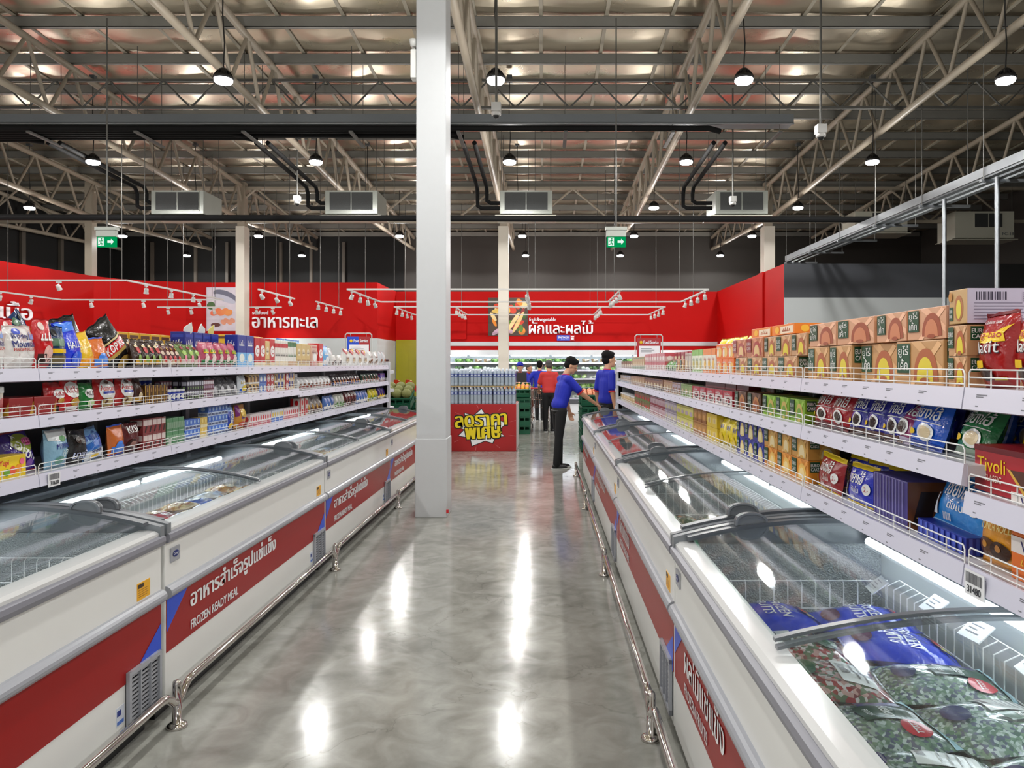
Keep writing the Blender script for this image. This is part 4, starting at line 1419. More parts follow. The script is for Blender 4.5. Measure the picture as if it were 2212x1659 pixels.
fill(*freezers[4], lambda l, r, c: 'blue' if r < 2 and (c or not r) else ('straw' if r < 2 or (r == 2 and c == 0) else rf.choice(['berry', 'berry', 'berry label'])), 0.63, 2, 7, 2, 1.42)
fill(*freezers[5], lambda l, r, c: 'veg', 0.52, 1)
fill(*freezers[6], lambda l, r, c: rf.choice(['fried', 'pale', 'redpack']), 0.58, 1)
fill(*freezers[7], lambda l, r, c: rf.choice(['redpack', 'redpack', 'bluepack']), 0.66, 1)
fill(*freezers[0], lambda l, r, c: (rf.choice(['pale', 'fried', 'bluepack']) if r > 4 else None), 0.6, 1)
fill(*freezers[1], lambda l, r, c: rf.choice(['bluepack', 'fried', 'fried', 'pale']) if r > 3 else rf.choice(['redpack', 'bluepack', 'pale']), 0.68, 1)
fill(*freezers[2], lambda l, r, c: rf.choice(['fried', 'pale', 'fried']), 0.68, 1)
fill(*freezers[3], lambda l, r, c: rf.choice(['redpack', 'pale', 'fried']), 0.66, 1)

# price cards clipped to the wires of the near-end cake freezer
rot = Matrix.Rotation(-PI / 2, 4, 'Z')
for k, (x, y) in enumerate(((0.4, 0.66), (0.62, 0.75), (0.86, 0.75), (1.12, 0.75), (1.42, 0.75))):
    b = MB().box((-0.045, -0.002, -0.035), (0.045, 0.002, 0.035), m_white_print)
    for i in range(3):
        b.box((-0.03, -0.003, 0.015 - 0.014 * i), (0.02 - 0.015 * (i % 2), -0.002, 0.019 - 0.014 * i), m_tag)
    o = b.build('price_card')
    o.location = Vector((FX_R, RIGHT_Y[0], 0)) + rot @ Vector((x, y, 0.8))
    o.rotation_euler = (-0.9, 0, -PI / 2 + 0.15 * (k % 3 - 1))
    tag(o, 'white price card clipped to the near-end cake freezer basket, %s from its far end' % nth(k), 'price tag', 'price cards on the wire basket')
# ---------------------------------------------------------------- shelf bays over the freezers
SX_L, SX_R = -2.315, 1.10                      # front edges of the shelves
LJ = [2.19, 3.386, 4.59, 5.79, 6.99, 8.19, 9.4, 10.6, 11.0]
RJ = [0.71, 1.93, 3.145, 4.36, 5.58, 6.81, 8.04, 9.26, 10.48, 11.1]
SZ_L, SZ_R = (1.09, 1.36, 1.575), (1.075, 1.335, 1.535)
SNAME = ('bottom', 'middle', 'top')


def frame(side):
    """(origin x, rotation): local x runs with the reading direction, local y into the shelf."""
    return (SX_L, PI / 2) if side == 'L' else (SX_R, -PI / 2)


def bay(side, y0, y1, label, drop=0.0):
    sx, rz = frame(side)
    L = y1 - y0
    t = thing('shelf_bay', label, 'shelf', (sx, y0 if side == 'L' else y1, 0), rz, 'shelf bays over the freezers')
    MB().box((0, 0.5, 0), (L, 0.53, 1.5 if side == 'R' else 1.54), m_panel).build('back_panel', t)
    for x in (0.0, L - 0.03):
        MB().box((x, 0.47, 0), (x + 0.03, 0.5, 1.52), m_shelf).build('upright', t)
    for k, z in enumerate(SZ_L if side == 'L' else SZ_R):
        z = z - (drop if k == 1 else 0)
        s = MB().box((0.002, 0.006, z - 0.03), (L - 0.002, 0.47 if k < 2 else 0.5, z), m_shelf)
        if k == 2:
            s.box((0.002, 0.53, z - 0.03), (L - 0.002, 1.02, z), m_shelf)
        s = s.build('shelf', t)
        r = MB().prism([(0.003, 0.006, z + 0.004), (0.003, -0.004, z + 0.004), (0.003, -0.012, z - 0.052), (0.003, 0.006, z - 0.056)], (L - 0.006, 0, 0), m_rail)
        rt = random.Random(int(y0 * 10) + k)
        n = max(2, int(L / 0.2))
        for j in range(n):
            x = 0.04 + (L - 0.12) * j / n + rt.uniform(0, 0.04)
            for dz, w_ in ((-0.012, 0.045), (-0.017, 0.03), (-0.04, 0.012)):
                f = (0.004 - dz) / 0.056
                yy = -0.0046 - 0.008 * f
                r.add([(x, yy, z + dz), (x + w_, yy, z + dz), (x + w_, yy - 0.0004, z + dz - 0.003), (x, yy - 0.0004, z + dz - 0.003)], [(0, 3, 2, 1)] if False else [(0, 1, 2, 3)], m_tag)
        r.build('price_rail', s)
        g = MB()
        q = 0.0024
        for dz in (0.012, 0.03):
            g.cyl((0.01, 0.002, z + dz), (L - 0.01, 0.002, z + dz), q * 0.8, m_wire, 5, caps=False)
        g.tube([(0.01, 0.002, z), (0.01, 0.002, z + 0.04), (0.018, 0.002, z + 0.05), (L - 0.018, 0.002, z + 0.05), (L - 0.01, 0.002, z + 0.04), (L - 0.01, 0.002, z)], q, m_wire, 6)
        nn = max(2, int(L / 0.1))
        for j in range(1, nn):
            g.cyl((L * j / nn, 0.004, z), (L * j / nn, 0.004, z + 0.05), q * 0.8, m_wire, 5, caps=False)
        g.build('wire_guard', s)
    return t


for side, J in (('L', LJ), ('R', RJ)):
    sn = 'candy' if side == 'L' else 'cake'
    for k in range(len(J) - 1):
        bay(side, J[k], J[k + 1], 'white shelf bay of the %s shelves with wire guards, %s from the end post' % (sn, nth(len(J) - 2 - k)), 0.07 if (side == 'R' and k == 0) else (0.02 if side == 'L' and k >= 4 else 0))
    # end post and end-cap shelf
    y = J[-1]
    sx = SX_L if side == 'L' else SX_R
    d = -1 if side == 'L' else 1
    t = thing('end_stand', 'white end post and side shelves closing the %s shelves by the produce crates' % sn, 'shelf end', (sx, y + 0.02, 0))
    MB().box((min(0, d * 0.06) - 0.02, 0, 0), (max(0, d * 0.06) + 0.02, 0.05, 1.66 if side == 'R' else 1.63), m_shelf, 0.004).build('post', t)
    MB().box((min(0.02 * d, d * 1.0), 0.0, 0), (max(0.02 * d, d * 1.0), 0.02, 1.5), m_panel).build('end_panel', t)
    for z in (0.95, 1.22, 1.5):
        MB().box((min(0.0, d * 0.95), 0.05, z - 0.05), (max(0, d * 0.95), 0.42, z), m_shelf, 0.004).build('side_shelf', t)
# number tags
for side, y, z, num in (('L', 3.386 + 0.05, 1.09, '31620'), ('R', 1.93 - 0.02, 1.075, '31480')):
    sx, rz = frame(side)
    t = thing('shelf_tag', 'white numbered barcode tag on the bottom %s shelf rail' % ('candy' if side == 'L' else 'cake'), 'label', (sx, y, z), rz)
    b = MB().box((0, -0.016, -0.064), (0.085, -0.0135, 0.0), m_white_print)
    b.build('card', t)
    s = MB()
    decals(s, [('b', 0.08, 0.5, 0.92, 0.92, (60, 60, 64))], lambda x, yy, e: (x * 0.085, -0.016 - e, -0.064 + yy * 0.064), 0.085, 0.064)
    s.text(num, (0.014, -0.0172, -0.056), (1, 0, 0), (0, 0, 1), 0.058, 0.018, pm((60, 60, 64)), 0.03)
    s.build('barcode_lettering', t)

# ---------------------------------------------------------------- products on the shelves
YEL, ORG, TAN, CREAM = (238, 196, 24), (228, 120, 30), (196, 148, 96), (226, 206, 166)
BRN, DKBR, GRN, LIME = (92, 52, 30), (48, 28, 20), (24, 110, 50), (150, 196, 50)
BLU, NVY, SKY, CYN = (26, 62, 196), (24, 34, 110), (80, 150, 214), (30, 120, 200)
PNK, MAR, RD, BLK = (220, 130, 160), (110, 28, 30), (190, 26, 30), (22, 20, 20)
SIL, GOLD, PUR, LIL = (196, 198, 204), (196, 150, 50), (70, 40, 130), (196, 184, 206)
DG = (22, 76, 48)


def euro(k, w, h, d, base, acc, cake=(176, 96, 56), fill_=(226, 206, 60), thai=False, vert=False):
    nm = [('t', 'ยูโร่', 0.07, 0.62, 0.3, 0.9, WHITE), ('t', 'เค้ก', 0.08, 0.32, 0.29, 0.6, WHITE)] if thai else [('t', 'EURO', 0.06, 0.62, 0.31, 0.78, WHITE), ('t', 'CAKE', 0.06, 0.38, 0.31, 0.54, WHITE)]
    dome = lambda cx, cy_, rx, ry: [(cx + rx * math.cos(PI * i / 12), cy_ + ry * math.sin(PI * i / 12) ** 0.8) for i in range(13)]
    fr = [('p', [(0.34, 0.98), (0.55, 0.98), (0.99, 0.4), (0.99, 0.2)], tuple(min(255, c + 26) for c in base)), ('p', [(0.3, 0.0), (0.42, 0.0), (0.98, 0.9), (0.9, 0.97)], tuple(min(255, c + 34) for c in base)), ('p', dome(0.66, 0.1, 0.25, 0.72), cake), ('p', dome(0.65, 0.08, 0.17, 0.55), fill_), ('e', 0.65, 0.1, 0.1, 0.07, cake), ('r', 0.04, 0.26, 0.33, 0.95, acc)] + nm
    sd = [('p', dome(0.62, 0.1, 0.27, 0.6), cake), ('p', dome(0.6, 0.08, 0.19, 0.46), fill_), ('r', 0.06, 0.5, 0.36, 0.95, acc), ('t', 'EURO', 0.08, 0.74, 0.34, 0.88, WHITE), ('t', 'CAKE', 0.08, 0.56, 0.34, 0.7, WHITE), ('t', '~', 0.62, 0.8, 0.9, 0.92, (210, 200, 40))]
    return box_mesh(k, w, h, d, base, fr, sd, [('e', 0.5, 0.5, 0.3, 0.3, cake)])


def simple(k, w, h, d, base, band, txt='', tc=WHITE, blob=None):
    fr = [('r', 0.0, 0.0, 1.0, 0.24, band), ('r', 0.1, 0.84, 0.9, 0.93, band)]
    if blob:
        fr.append(('e', 0.55, 0.42, 0.3, 0.2, blob))
    if txt:
        fr.append(('t', txt, 0.12, 0.6, 0.88, 0.8, tc))
    return box_mesh(k, w, h, d, base, fr)


def pouch(k, w, h, t, base, band, txt, tc=WHITE, blob=None, seal=None, more=()):
    fr = [('r', 0.06, 0.1, 0.94, 0.3, band)]
    if blob:
        fr.append(('e', 0.5, 0.3, 0.26, 0.17, blob))
    if txt:
        fr.append(('t', txt, 0.14, 0.56, 0.86, 0.74, tc))
    return bag_mesh(k, w, h, t, fm(base) if isinstance(base, tuple) else base, list(more) + fr, seal=seal, bottom=0.5)


def chai(k, base, low_):
    return bag_mesh(k, 0.15, 0.16, 0.07, fm(base), [('r', 0.0, 0.0, 1, 0.12, low_), ('t', 'เซียงไฮ้', 0.12, 0.56, 0.88, 0.86, WHITE), ('r', 0.06, 0.49, 0.94, 0.505, WHITE), ('e', 0.62, 0.3, 0.24, 0.17, WHITE), ('e', 0.62, 0.3, 0.18, 0.12, DKBR if base[0] > 60 or base[2] > 140 and base[1] < 50 else CREAM), ('e', 0.2, 0.28, 0.12, 0.06, YEL)], seal=SIL, bottom=0.3)


def pane_(k, base, top, w=0.2, h=0.15):
    return bag_mesh(k, w, h, 0.06, fm(base), [('r', 0.0, 0.88, 1, 1.0, top), ('t', 'เซียงไฮ้', 0.22, 0.5, 0.72, 0.84, WHITE), ('t', 'ดับโบ', 0.35, 0.28, 0.65, 0.44, WHITE), ('e', 0.84, 0.42, 0.1, 0.14, WHITE), ('t', '2.-', 0.79, 0.36, 0.89, 0.47, RED), ('r', 0.04, 0.12, 0.14, 0.5, (226, 230, 240)), ('b', 0.3, 0.08, 0.46, 0.2, WHITE)], seal=top, bottom=0.2)


P = {
    # candy side
    'rocky': ('white marshmallow bag', bag_mesh('marshmallow_bag', 0.19, 0.2, 0.09, mottled('marshmallow_film', [(226, 222, 216), (214, 206, 200), (236, 232, 228), (206, 188, 186)], 26), [('e', 0.3, 0.86, 0.12, 0.07, (70, 90, 190)), ('t', 'Rocky', 0.14, 0.66, 0.62, 0.82, NVY), ('t', 'Mountain', 0.1, 0.5, 0.9, 0.65, NVY), ('t', 'MARSHMALLOWS', 0.1, 0.41, 0.86, 0.48, (190, 60, 50)), ('p', [(0.62, 0.68), (0.74, 0.86), (0.8, 0.72), (0.9, 0.82), (0.94, 0.67)], (120, 150, 210))], bottom=0.4)),
    'redlolly': ('tall red candy bag', pouch('red_candy_bag', 0.17, 0.24, 0.08, (196, 20, 26), DKBR, '~', WHITE, (226, 180, 170), more=[('e', 0.3, 0.85, 0.14, 0.08, (230, 210, 200))])),
    'teal': ('dark blue candy bag with yellow strip', pouch('teal_candy_bag', 0.13, 0.21, 0.07, (16, 50, 92), (110, 96, 60), '', WHITE, None, more=[('r', 0.05, 0.36, 0.95, 0.46, YEL), ('r', 0.05, 0.52, 0.95, 0.7, (70, 110, 80)), ('e', 0.25, 0.84, 0.14, 0.08, BLK)])),
    'halls': ('tall bright blue mint bag', bag_mesh('mint_bag', 0.15, 0.24, 0.08, fm((22, 56, 214)), [('p', [(0.05, 0.98), (0.95, 0.98), (0.75, 0.8), (0.2, 0.78)], (70, 130, 232)), ('t', 'HALLS', 0.2, 0.42, 0.9, 0.56, WHITE), ('e', 0.6, 0.2, 0.3, 0.14, (20, 90, 220))], bottom=0.3)),
    'lemon': ('yellow lemon candy bag', pouch('lemon_bag', 0.13, 0.19, 0.07, (236, 190, 20), (240, 160, 20), '~', (250, 226, 120))),
    'orangeblue': ('orange and blue candy bag', pouch('orange_blue_bag', 0.13, 0.17, 0.06, (214, 110, 40), (60, 120, 210), '', WHITE, (70, 130, 220), seal=(40, 90, 200))),
    'kopi': ('big black coffee candy bag', bag_mesh('coffee_candy_bag', 0.22, 0.33, 0.1, fm((16, 14, 14)), [('r', 0.04, 0.42, 0.96, 0.6, RD), ('t', 'KOPIKO', 0.1, 0.44, 0.9, 0.58, WHITE), ('r', 0.06, 0.36, 0.94, 0.42, (170, 140, 70)), ('r', 0.06, 0.62, 0.94, 0.65, (190, 170, 110)), ('e', 0.5, 0.18, 0.3, 0.1, (140, 110, 50))], bottom=0.3)),
    'brownbag': ('brown and gold candy bag', pouch('brown_candy_bag', 0.11, 0.16, 0.06, (54, 34, 24), GOLD, '', WHITE, (120, 150, 60), more=[('e', 0.5, 0.66, 0.26, 0.14, (186, 60, 60)), ('e', 0.4, 0.8, 0.2, 0.06, CREAM)])),
    'spotbag': ('maroon and pink candy bag', pouch('maroon_candy_bag', 0.12, 0.15, 0.06, (84, 30, 34), (200, 180, 150), '', WHITE, (190, 60, 60), more=[('e', 0.35, 0.6, 0.2, 0.1, (214, 190, 170)), ('e', 0.65, 0.78, 0.2, 0.08, GOLD)])),
    'greenclown': ('green and pink candy bag', pouch('green_candy_bag', 0.15, 0.16, 0.08, (96, 120, 60), (220, 200, 190), '', WHITE, (220, 120, 140), more=[('e', 0.5, 0.55, 0.3, 0.14, (160, 190, 100)), ('e', 0.4, 0.8, 0.2, 0.08, (130, 40, 50))])),
    'goldbox': ('gold carton', simple('gold_box', 0.18, 0.22, 0.12, (214, 164, 30), BRN)),
    'clown': ('pink clown candy bag', pouch('clown_bag', 0.15, 0.18, 0.08, (190, 84, 110), GRN, '~', YEL, (240, 220, 210), more=[('e', 0.5, 0.45, 0.22, 0.14, (240, 190, 190)), ('e', 0.42, 0.5, 0.05, 0.04, WHITE), ('e', 0.58, 0.5, 0.05, 0.04, WHITE), ('e', 0.5, 0.43, 0.06, 0.04, RED), ('e', 0.5, 0.62, 0.34, 0.1, (60, 140, 70))])),
    'navybox': ('tall navy biscuit carton', simple('navy_box', 0.19, 0.25, 0.1, (24, 38, 132), (40, 60, 160), '~', WHITE, (210, 214, 226))),
    'navysky': ('navy and sky blue carton', box_mesh('navy_sky_box', 0.2, 0.25, 0.1, (26, 44, 140), [('r', 0, 0, 1, 0.45, (110, 176, 226)), ('t', '~', 0.2, 0.66, 0.8, 0.84, WHITE), ('e', 0.5, 0.28, 0.3, 0.14, (230, 230, 220))])),
    'redwhite': ('slim red and white wafer carton', box_mesh('red_white_box', 0.12, 0.24, 0.12, (190, 34, 34), [('e', 0.5, 0.55, 0.42, 0.2, WHITE), ('t', 'C', 0.28, 0.45, 0.72, 0.65, RED), ('r', 0, 0, 1, 0.15, CREAM)])),
    'slimwhite': ('slim white biscuit stick carton', box_mesh('slim_white_box', 0.085, 0.235, 0.1, (226, 222, 212), [('r', 0, 0.72, 1, 0.88, RD), ('r', 0, 0.0, 1, 0.2, CREAM), ('t', '~', 0.1, 0.4, 0.9, 0.52, DKBR)])),
    'slimgreen': ('slim white carton with green top', box_mesh('slim_green_box', 0.085, 0.235, 0.1, (224, 222, 212), [('r', 0, 0.78, 1, 0.96, GRN), ('r', 0, 0.0, 1, 0.2, TAN), ('t', '~', 0.1, 0.4, 0.9, 0.52, GRN)])),
    'tanbox': ('tan almond biscuit carton', box_mesh('tan_biscuit_box', 0.15, 0.22, 0.1, (214, 186, 120), [('e', 0.5, 0.62, 0.3, 0.16, (236, 222, 186)), ('r', 0.1, 0.1, 0.9, 0.3, (170, 130, 70)), ('t', '~', 0.25, 0.56, 0.75, 0.68, BRN)])),
    'pinktan': ('pale pink biscuit carton', simple('pink_tan_box', 0.15, 0.22, 0.1, (226, 190, 170), (206, 130, 120), '~', MAR, WHITE)),
    'skybag': ('light blue milk candy bag', pouch('sky_bag', 0.16, 0.22, 0.08, (120, 180, 226), WHITE, '~', WHITE, (236, 240, 240), seal=(30, 80, 180))),
    'silver': ('silver snack bag', pouch('silver_bag', 0.15, 0.21, 0.08, (206, 208, 210), (190, 186, 180), '', WHITE, (150, 90, 50))),
    'browncard': ('small brown and white snack card', pouch('brown_card', 0.14, 0.13, 0.05, (210, 206, 200), BRN, '~', WHITE, DKBR)),
    'wedge': ('white bag with red and yellow corner', bag_mesh('wedge_bag', 0.17, 0.21, 0.08, fm((224, 222, 216)), [('p', [(0.02, 0.98), (0.5, 0.98), (0.3, 0.62), (0.02, 0.8)], (170, 40, 40)), ('p', [(0.5, 0.98), (0.8, 0.98), (0.6, 0.7), (0.42, 0.8)], (236, 190, 30)), ('e', 0.5, 0.3, 0.3, 0.14, (200, 180, 150)), ('t', '~', 0.2, 0.42, 0.8, 0.54, (120, 60, 40))], bottom=0.5)),
    'nutbag': ('white bag showing brown nuts', pouch('nut_bag', 0.18, 0.2, 0.08, (216, 214, 210), (120, 80, 40), '~', BRN, (110, 70, 36))),
    'redtray': ('low dark red wafer tray', box_mesh('wafer_tray', 0.3, 0.085, 0.2, (150, 22, 22), [('t', 'KitKat', 0.15, 0.3, 0.55, 0.66, (200, 120, 110)), ('p', [(0.85, 0.1), (1, 0.1), (1, 0.8)], GOLD)])),
    'kitkat': ('white and red wafer pouch', bag_mesh('wafer_pouch', 0.16, 0.155, 0.06, fm((206, 30, 34)), [('e', 0.52, 0.7, 0.44, 0.26, WHITE), ('t', 'KitKat', 0.18, 0.6, 0.88, 0.82, RED), ('e', 0.6, 0.3, 0.3, 0.12, GOLD), ('r', 0.2, 0.05, 0.8, 0.15, WHITE)], bottom=0.4)),
    'kitsmall': ('small red wafer bag', bag_mesh('small_wafer_bag', 0.16, 0.12, 0.06, fm((190, 26, 30)), [('e', 0.55, 0.5, 0.36, 0.2, WHITE), ('t', 'KitKat', 0.3, 0.42, 0.8, 0.6, RED), ('e', 0.65, 0.22, 0.24, 0.1, GOLD)], bottom=0.4)),
    'milo': ('green malt drink pouch', bag_mesh('malt_pouch', 0.12, 0.14, 0.06, fm((24, 128, 50)), [('e', 0.52, 0.6, 0.34, 0.18, WHITE), ('t', 'MILO', 0.26, 0.53, 0.78, 0.68, DKBR), ('e', 0.55, 0.24, 0.26, 0.14, (190, 220, 150))], bottom=0.4)),
    'almond': ('white and red almond bag', bag_mesh('almond_bag', 0.19, 0.155, 0.07, fm((186, 30, 28)), [('e', 0.52, 0.62, 0.42, 0.36, WHITE), ('t', 'Almond', 0.14, 0.6, 0.9, 0.8, (190, 40, 40)), ('r', 0.22, 0.5, 0.82, 0.58, (40, 60, 160)), ('e', 0.5, 0.2, 0.3, 0.16, (190, 170, 110)), ('e', 0.3, 0.24, 0.14, 0.1, BRN), ('e', 0.5, 0.9, 0.1, 0.06, BRN)], bottom=0.3)),
    'cocoa': ('dark brown cocoa bag', pouch('cocoa_bag', 0.1, 0.155, 0.06, (62, 32, 22), GOLD, '', WHITE, CREAM)),
    'goldbar': ('brown and gold chocolate bar', box_mesh('gold_bar', 0.07, 0.11, 0.06, (74, 44, 20), [('r', 0, 0, 0.25, 1, GOLD), ('e', 0.62, 0.5, 0.26, 0.4, (150, 110, 60)), ('t', 'BENO', 0.45, 0.35, 0.8, 0.65, DKBR)])),
    'navytub': ('navy tub with white lid', tub_mesh('navy_tub', 0.045, 0.075, (28, 52, 160), (226, 226, 226), [('e', 0.5, 0.45, 0.3, 0.25, WHITE)])),
    'gumdark': ('tiny dark gum pack', box_mesh('gum_dark', 0.045, 0.062, 0.04, (44, 36, 52), [('r', 0.1, 0.5, 0.9, 0.9, (190, 190, 200)), ('r', 0.3, 0.1, 0.7, 0.36, (120, 150, 90))])),
    'gumpink': ('tiny maroon and white gum pack', box_mesh('gum_pink', 0.045, 0.062, 0.04, (112, 44, 64), [('r', 0.1, 0.55, 0.9, 0.9, (210, 200, 206)), ('r', 0.3, 0.1, 0.7, 0.4, (186, 170, 190))])),
    'greypouch': ('grey chocolate pouch', pouch('grey_pouch', 0.15, 0.15, 0.05, (86, 84, 88), (150, 150, 154), '', WHITE, (200, 200, 204))),
    'banana': ('white and blue banana snack bag', pouch('banana_bag', 0.12, 0.15, 0.06, (214, 220, 226), (40, 90, 190), '~', (200, 170, 30), (232, 204, 60))),
    'drinktan': ('small tan drink carton', box_mesh('drink_tan', 0.1, 0.076, 0.06, (216, 180, 120), [('e', 0.6, 0.45, 0.26, 0.36, BRN), ('r', 0, 0, 1, 0.18, WHITE), ('r', 0.08, 0.7, 0.5, 0.9, DKBR)])),
    'drinkblue': ('small blue drink carton', box_mesh('drink_blue', 0.1, 0.076, 0.06, (90, 130, 200), [('e', 0.5, 0.45, 0.3, 0.3, WHITE), ('r', 0, 0, 1, 0.18, (60, 90, 170))])),
    'cred': ('red wafer carton with white letter', box_mesh('letter_box', 0.1, 0.076, 0.06, (180, 34, 34), [('e', 0.5, 0.5, 0.36, 0.4, WHITE), ('t', 'C', 0.34, 0.25, 0.66, 0.75, RED)])),
    'pastry': ('small navy and cream pastry carton', box_mesh('pastry_box', 0.1, 0.076, 0.06, (226, 214, 190), [('r', 0, 0.4, 0.5, 1, (40, 50, 140)), ('e', 0.68, 0.45, 0.22, 0.3, (200, 150, 80))])),
    'tube': ('tall silver snack tube', tub_mesh('silver_tube', 0.04, 0.165, (150, 150, 152), (206, 206, 208), [('r', 0.2, 0.3, 0.8, 0.7, (110, 110, 116))])),
    'whitesil': ('small white and silver bag', pouch('white_silver_bag', 0.13, 0.13, 0.05, (222, 220, 220), (150, 60, 50), '', WHITE, (120, 80, 50))),
    'wrapper': ('dark foil wrapper bag', pouch('dark_wrapper', 0.1, 0.14, 0.05, (40, 28, 34), (70, 84, 150), '', WHITE, (190, 120, 50))),
    'greenbar': ('dark green chocolate pack', pouch('green_pack', 0.11, 0.13, 0.05, (40, 62, 48), SIL, '', WHITE, (180, 90, 60))),
    'violetbox': ('small violet candy carton', simple('violet_box', 0.09, 0.12, 0.06, (110, 84, 170), MAR, '', WHITE, WHITE)),
    'cream_bottle': ('cream jar with pink label', tub_mesh('cream_jar', 0.05, 0.14, (226, 214, 200), (236, 236, 232), [('e', 0.5, 0.5, 0.24, 0.3, (210, 120, 120)), ('t', '~', 0.3, 0.42, 0.7, 0.58, (170, 40, 40))])),
    'yupi': ('low yellow gummy carton', box_mesh('gummy_box', 0.2, 0.1, 0.12, (240, 206, 30), [('t', 'Yupi', 0.12, 0.55, 0.42, 0.85, (220, 50, 60)), ('e', 0.55, 0.35, 0.1, 0.2, (230, 90, 60)), ('e', 0.75, 0.4, 0.1, 0.2, (240, 150, 40)), ('e', 0.35, 0.3, 0.1, 0.16, (110, 170, 60)), ('e', 0.85, 0.7, 0.08, 0.14, (240, 110, 140))])),
    'purple': ('plain purple candy bag', pouch('purple_bag', 0.16, 0.17, 0.07, (54, 30, 110), YEL, '', WHITE, YEL)),
    'ozono': ('large purple candy bag with white lettering', bag_mesh('purple_candy_bag', 0.22, 0.2, 0.09, fm((64, 36, 140)), [('e', 0.55, 0.68, 0.34, 0.24, (150, 160, 60)), ('t', 'โอโซน', 0.14, 0.36, 0.9, 0.68, -0.75, WHITE), ('e', 0.72, 0.7, 0.2, 0.1, (220, 110, 160)), ('t', '~', 0.56, 0.64, 0.9, 0.78, -0.6, (150, 30, 80)), ('e', 0.3, 0.2, 0.12, 0.1, (150, 40, 50)), ('e', 0.6, 0.18, 0.12, 0.1, (120, 60, 160))], bottom=0.4, seal=(170, 60, 70))),
    'mymint': ('pale blue and white mint bag', bag_mesh('pale_mint_bag', 0.17, 0.19, 0.08, fm((150, 196, 220)), [('p', [(0.02, 0.98), (0.98, 0.98), (0.95, 0.74), (0.5, 0.68), (0.05, 0.72)], (226, 230, 230)), ('e', 0.6, 0.74, 0.14, 0.08, (60, 140, 60)), ('t', 'MYMINT', 0.26, 0.48, 0.96, 0.62, (30, 60, 150)), ('t', 'คูล', 0.5, 0.26, 0.8, 0.44, (226, 240, 236)), ('e', 0.4, 0.2, 0.2, 0.1, (100, 160, 140))], bottom=0.4)),
    'blackbag': ('black candy bag with Thai lettering', bag_mesh('black_candy_bag', 0.16, 0.17, 0.08, fm((20, 18, 18)), [('t', 'มายมิ้น', 0.08, 0.14, 0.94, 0.42, (200, 206, 236)), ('e', 0.3, 0.7, 0.12, 0.1, (60, 40, 30))], bottom=0.4)),
    'bluemint': ('blue and white mint bag', bag_mesh('blue_mint_bag', 0.17, 0.17, 0.08, fm((120, 166, 214)), [('p', [(0.02, 0.5), (0.98, 0.7), (0.98, 0.35), (0.02, 0.3)], (40, 110, 200)), ('r', 0.04, 0.04, 0.96, 0.3, (220, 226, 230)), ('t', 'มายมิ้น', 0.12, 0.62, 0.9, 0.88, (40, 70, 160)), ('t', 'MYMINT', 0.3, 0.2, 0.8, 0.3, NVY), ('e', 0.4, 0.12, 0.2, 0.05, YEL)], bottom=0.4)),
    'orangedark': ('dark blue and orange candy bag', pouch('orange_dark_bag', 0.13, 0.15, 0.06, (24, 40, 96), (200, 120, 50), '', WHITE, (214, 130, 50))),
    'kish': ('maroon chocolate bag', bag_mesh('maroon_bag', 0.15, 0.17, 0.07, fm((92, 22, 22)), [('t', 'KISH', 0.2, 0.66, 0.96, 0.9, WHITE), ('e', 0.4, 0.28, 0.3, 0.18, (54, 20, 16)), ('e', 0.45, 0.28, 0.2, 0.1, (150, 110, 100))], bottom=0.3)),
    'marbox': ('maroon and white wafer carton', box_mesh('maroon_box', 0.085, 0.09, 0.08, (140, 54, 54), [('r', 0.05, 0.55, 0.95, 0.92, (214, 196, 190)), ('p', [(0.3, 0.1), (0.6, 0.1), (0.9, 0.5), (0.6, 0.5)], DKBR)])),
    'greenwrap': ('shrink-wrapped pack of green boxes', box_mesh('green_wrap', 0.13, 0.165, 0.12, (86, 140, 96), [('r', 0.0, 0.48, 1, 0.5, (200, 220, 206))] + [('p', [(0.06 + 0.15 * i, 0.1 + j), (0.12 + 0.15 * i, 0.1 + j), (0.16 + 0.15 * i, 0.34 + j), (0.1 + 0.15 * i, 0.34 + j)], (190, 214, 190)) for i in range(6) for j in (0, 0.5)])),
    'mentosblue': ('blue mint roll carton', box_mesh('mint_carton', 0.095, 0.068, 0.07, (80, 120, 206), [('r', 0.0, 0.0, 1, 0.4, (200, 214, 236)), ('t', 'mentos', 0.1, 0.08, 0.9, 0.34, NVY), ('e', 0.5, 0.72, 0.22, 0.2, (170, 200, 236))])),
    'yellowpack': ('yellow mint roll carton', box_mesh('yellow_mint_carton', 0.09, 0.068, 0.07, (224, 190, 96), [('r', 0.0, 0.0, 1, 0.3, (240, 226, 180)), ('e', 0.5, 0.66, 0.26, 0.22, (240, 214, 130))])),
    'mentosbag': ('navy and white mint bag', bag_mesh('navy_mint_bag', 0.16, 0.2, 0.08, fm((40, 66, 170)), [('t', 'mentos', 0.1, 0.34, 0.9, 0.6, 1.2, WHITE), ('e', 0.5, 0.2, 0.24, 0.1, YEL), ('e', 0.5, 0.84, 0.34, 0.1, (130, 170, 226))], bottom=0.4)),
    'mixbag': ('orange and purple fruit candy bag', bag_mesh('fruit_candy_bag', 0.17, 0.19, 0.08, fm((206, 140, 40)), [('p', [(0.02, 0.98), (0.35, 0.98), (0.2, 0.55), (0.02, 0.5)], (130, 40, 120)), ('e', 0.6, 0.62, 0.3, 0.18, (236, 200, 60)), ('t', '~', 0.3, 0.42, 0.9, 0.58, (70, 30, 110)), ('e', 0.4, 0.2, 0.24, 0.1, (190, 60, 40))], bottom=0.4)),
    'milkbox': ('small white and pink candy carton', box_mesh('milk_box', 0.08, 0.1, 0.06, (226, 216, 216), [('r', 0, 0, 1, 0.3, (200, 110, 120)), ('e', 0.5, 0.6, 0.3, 0.2, (206, 60, 70))])),
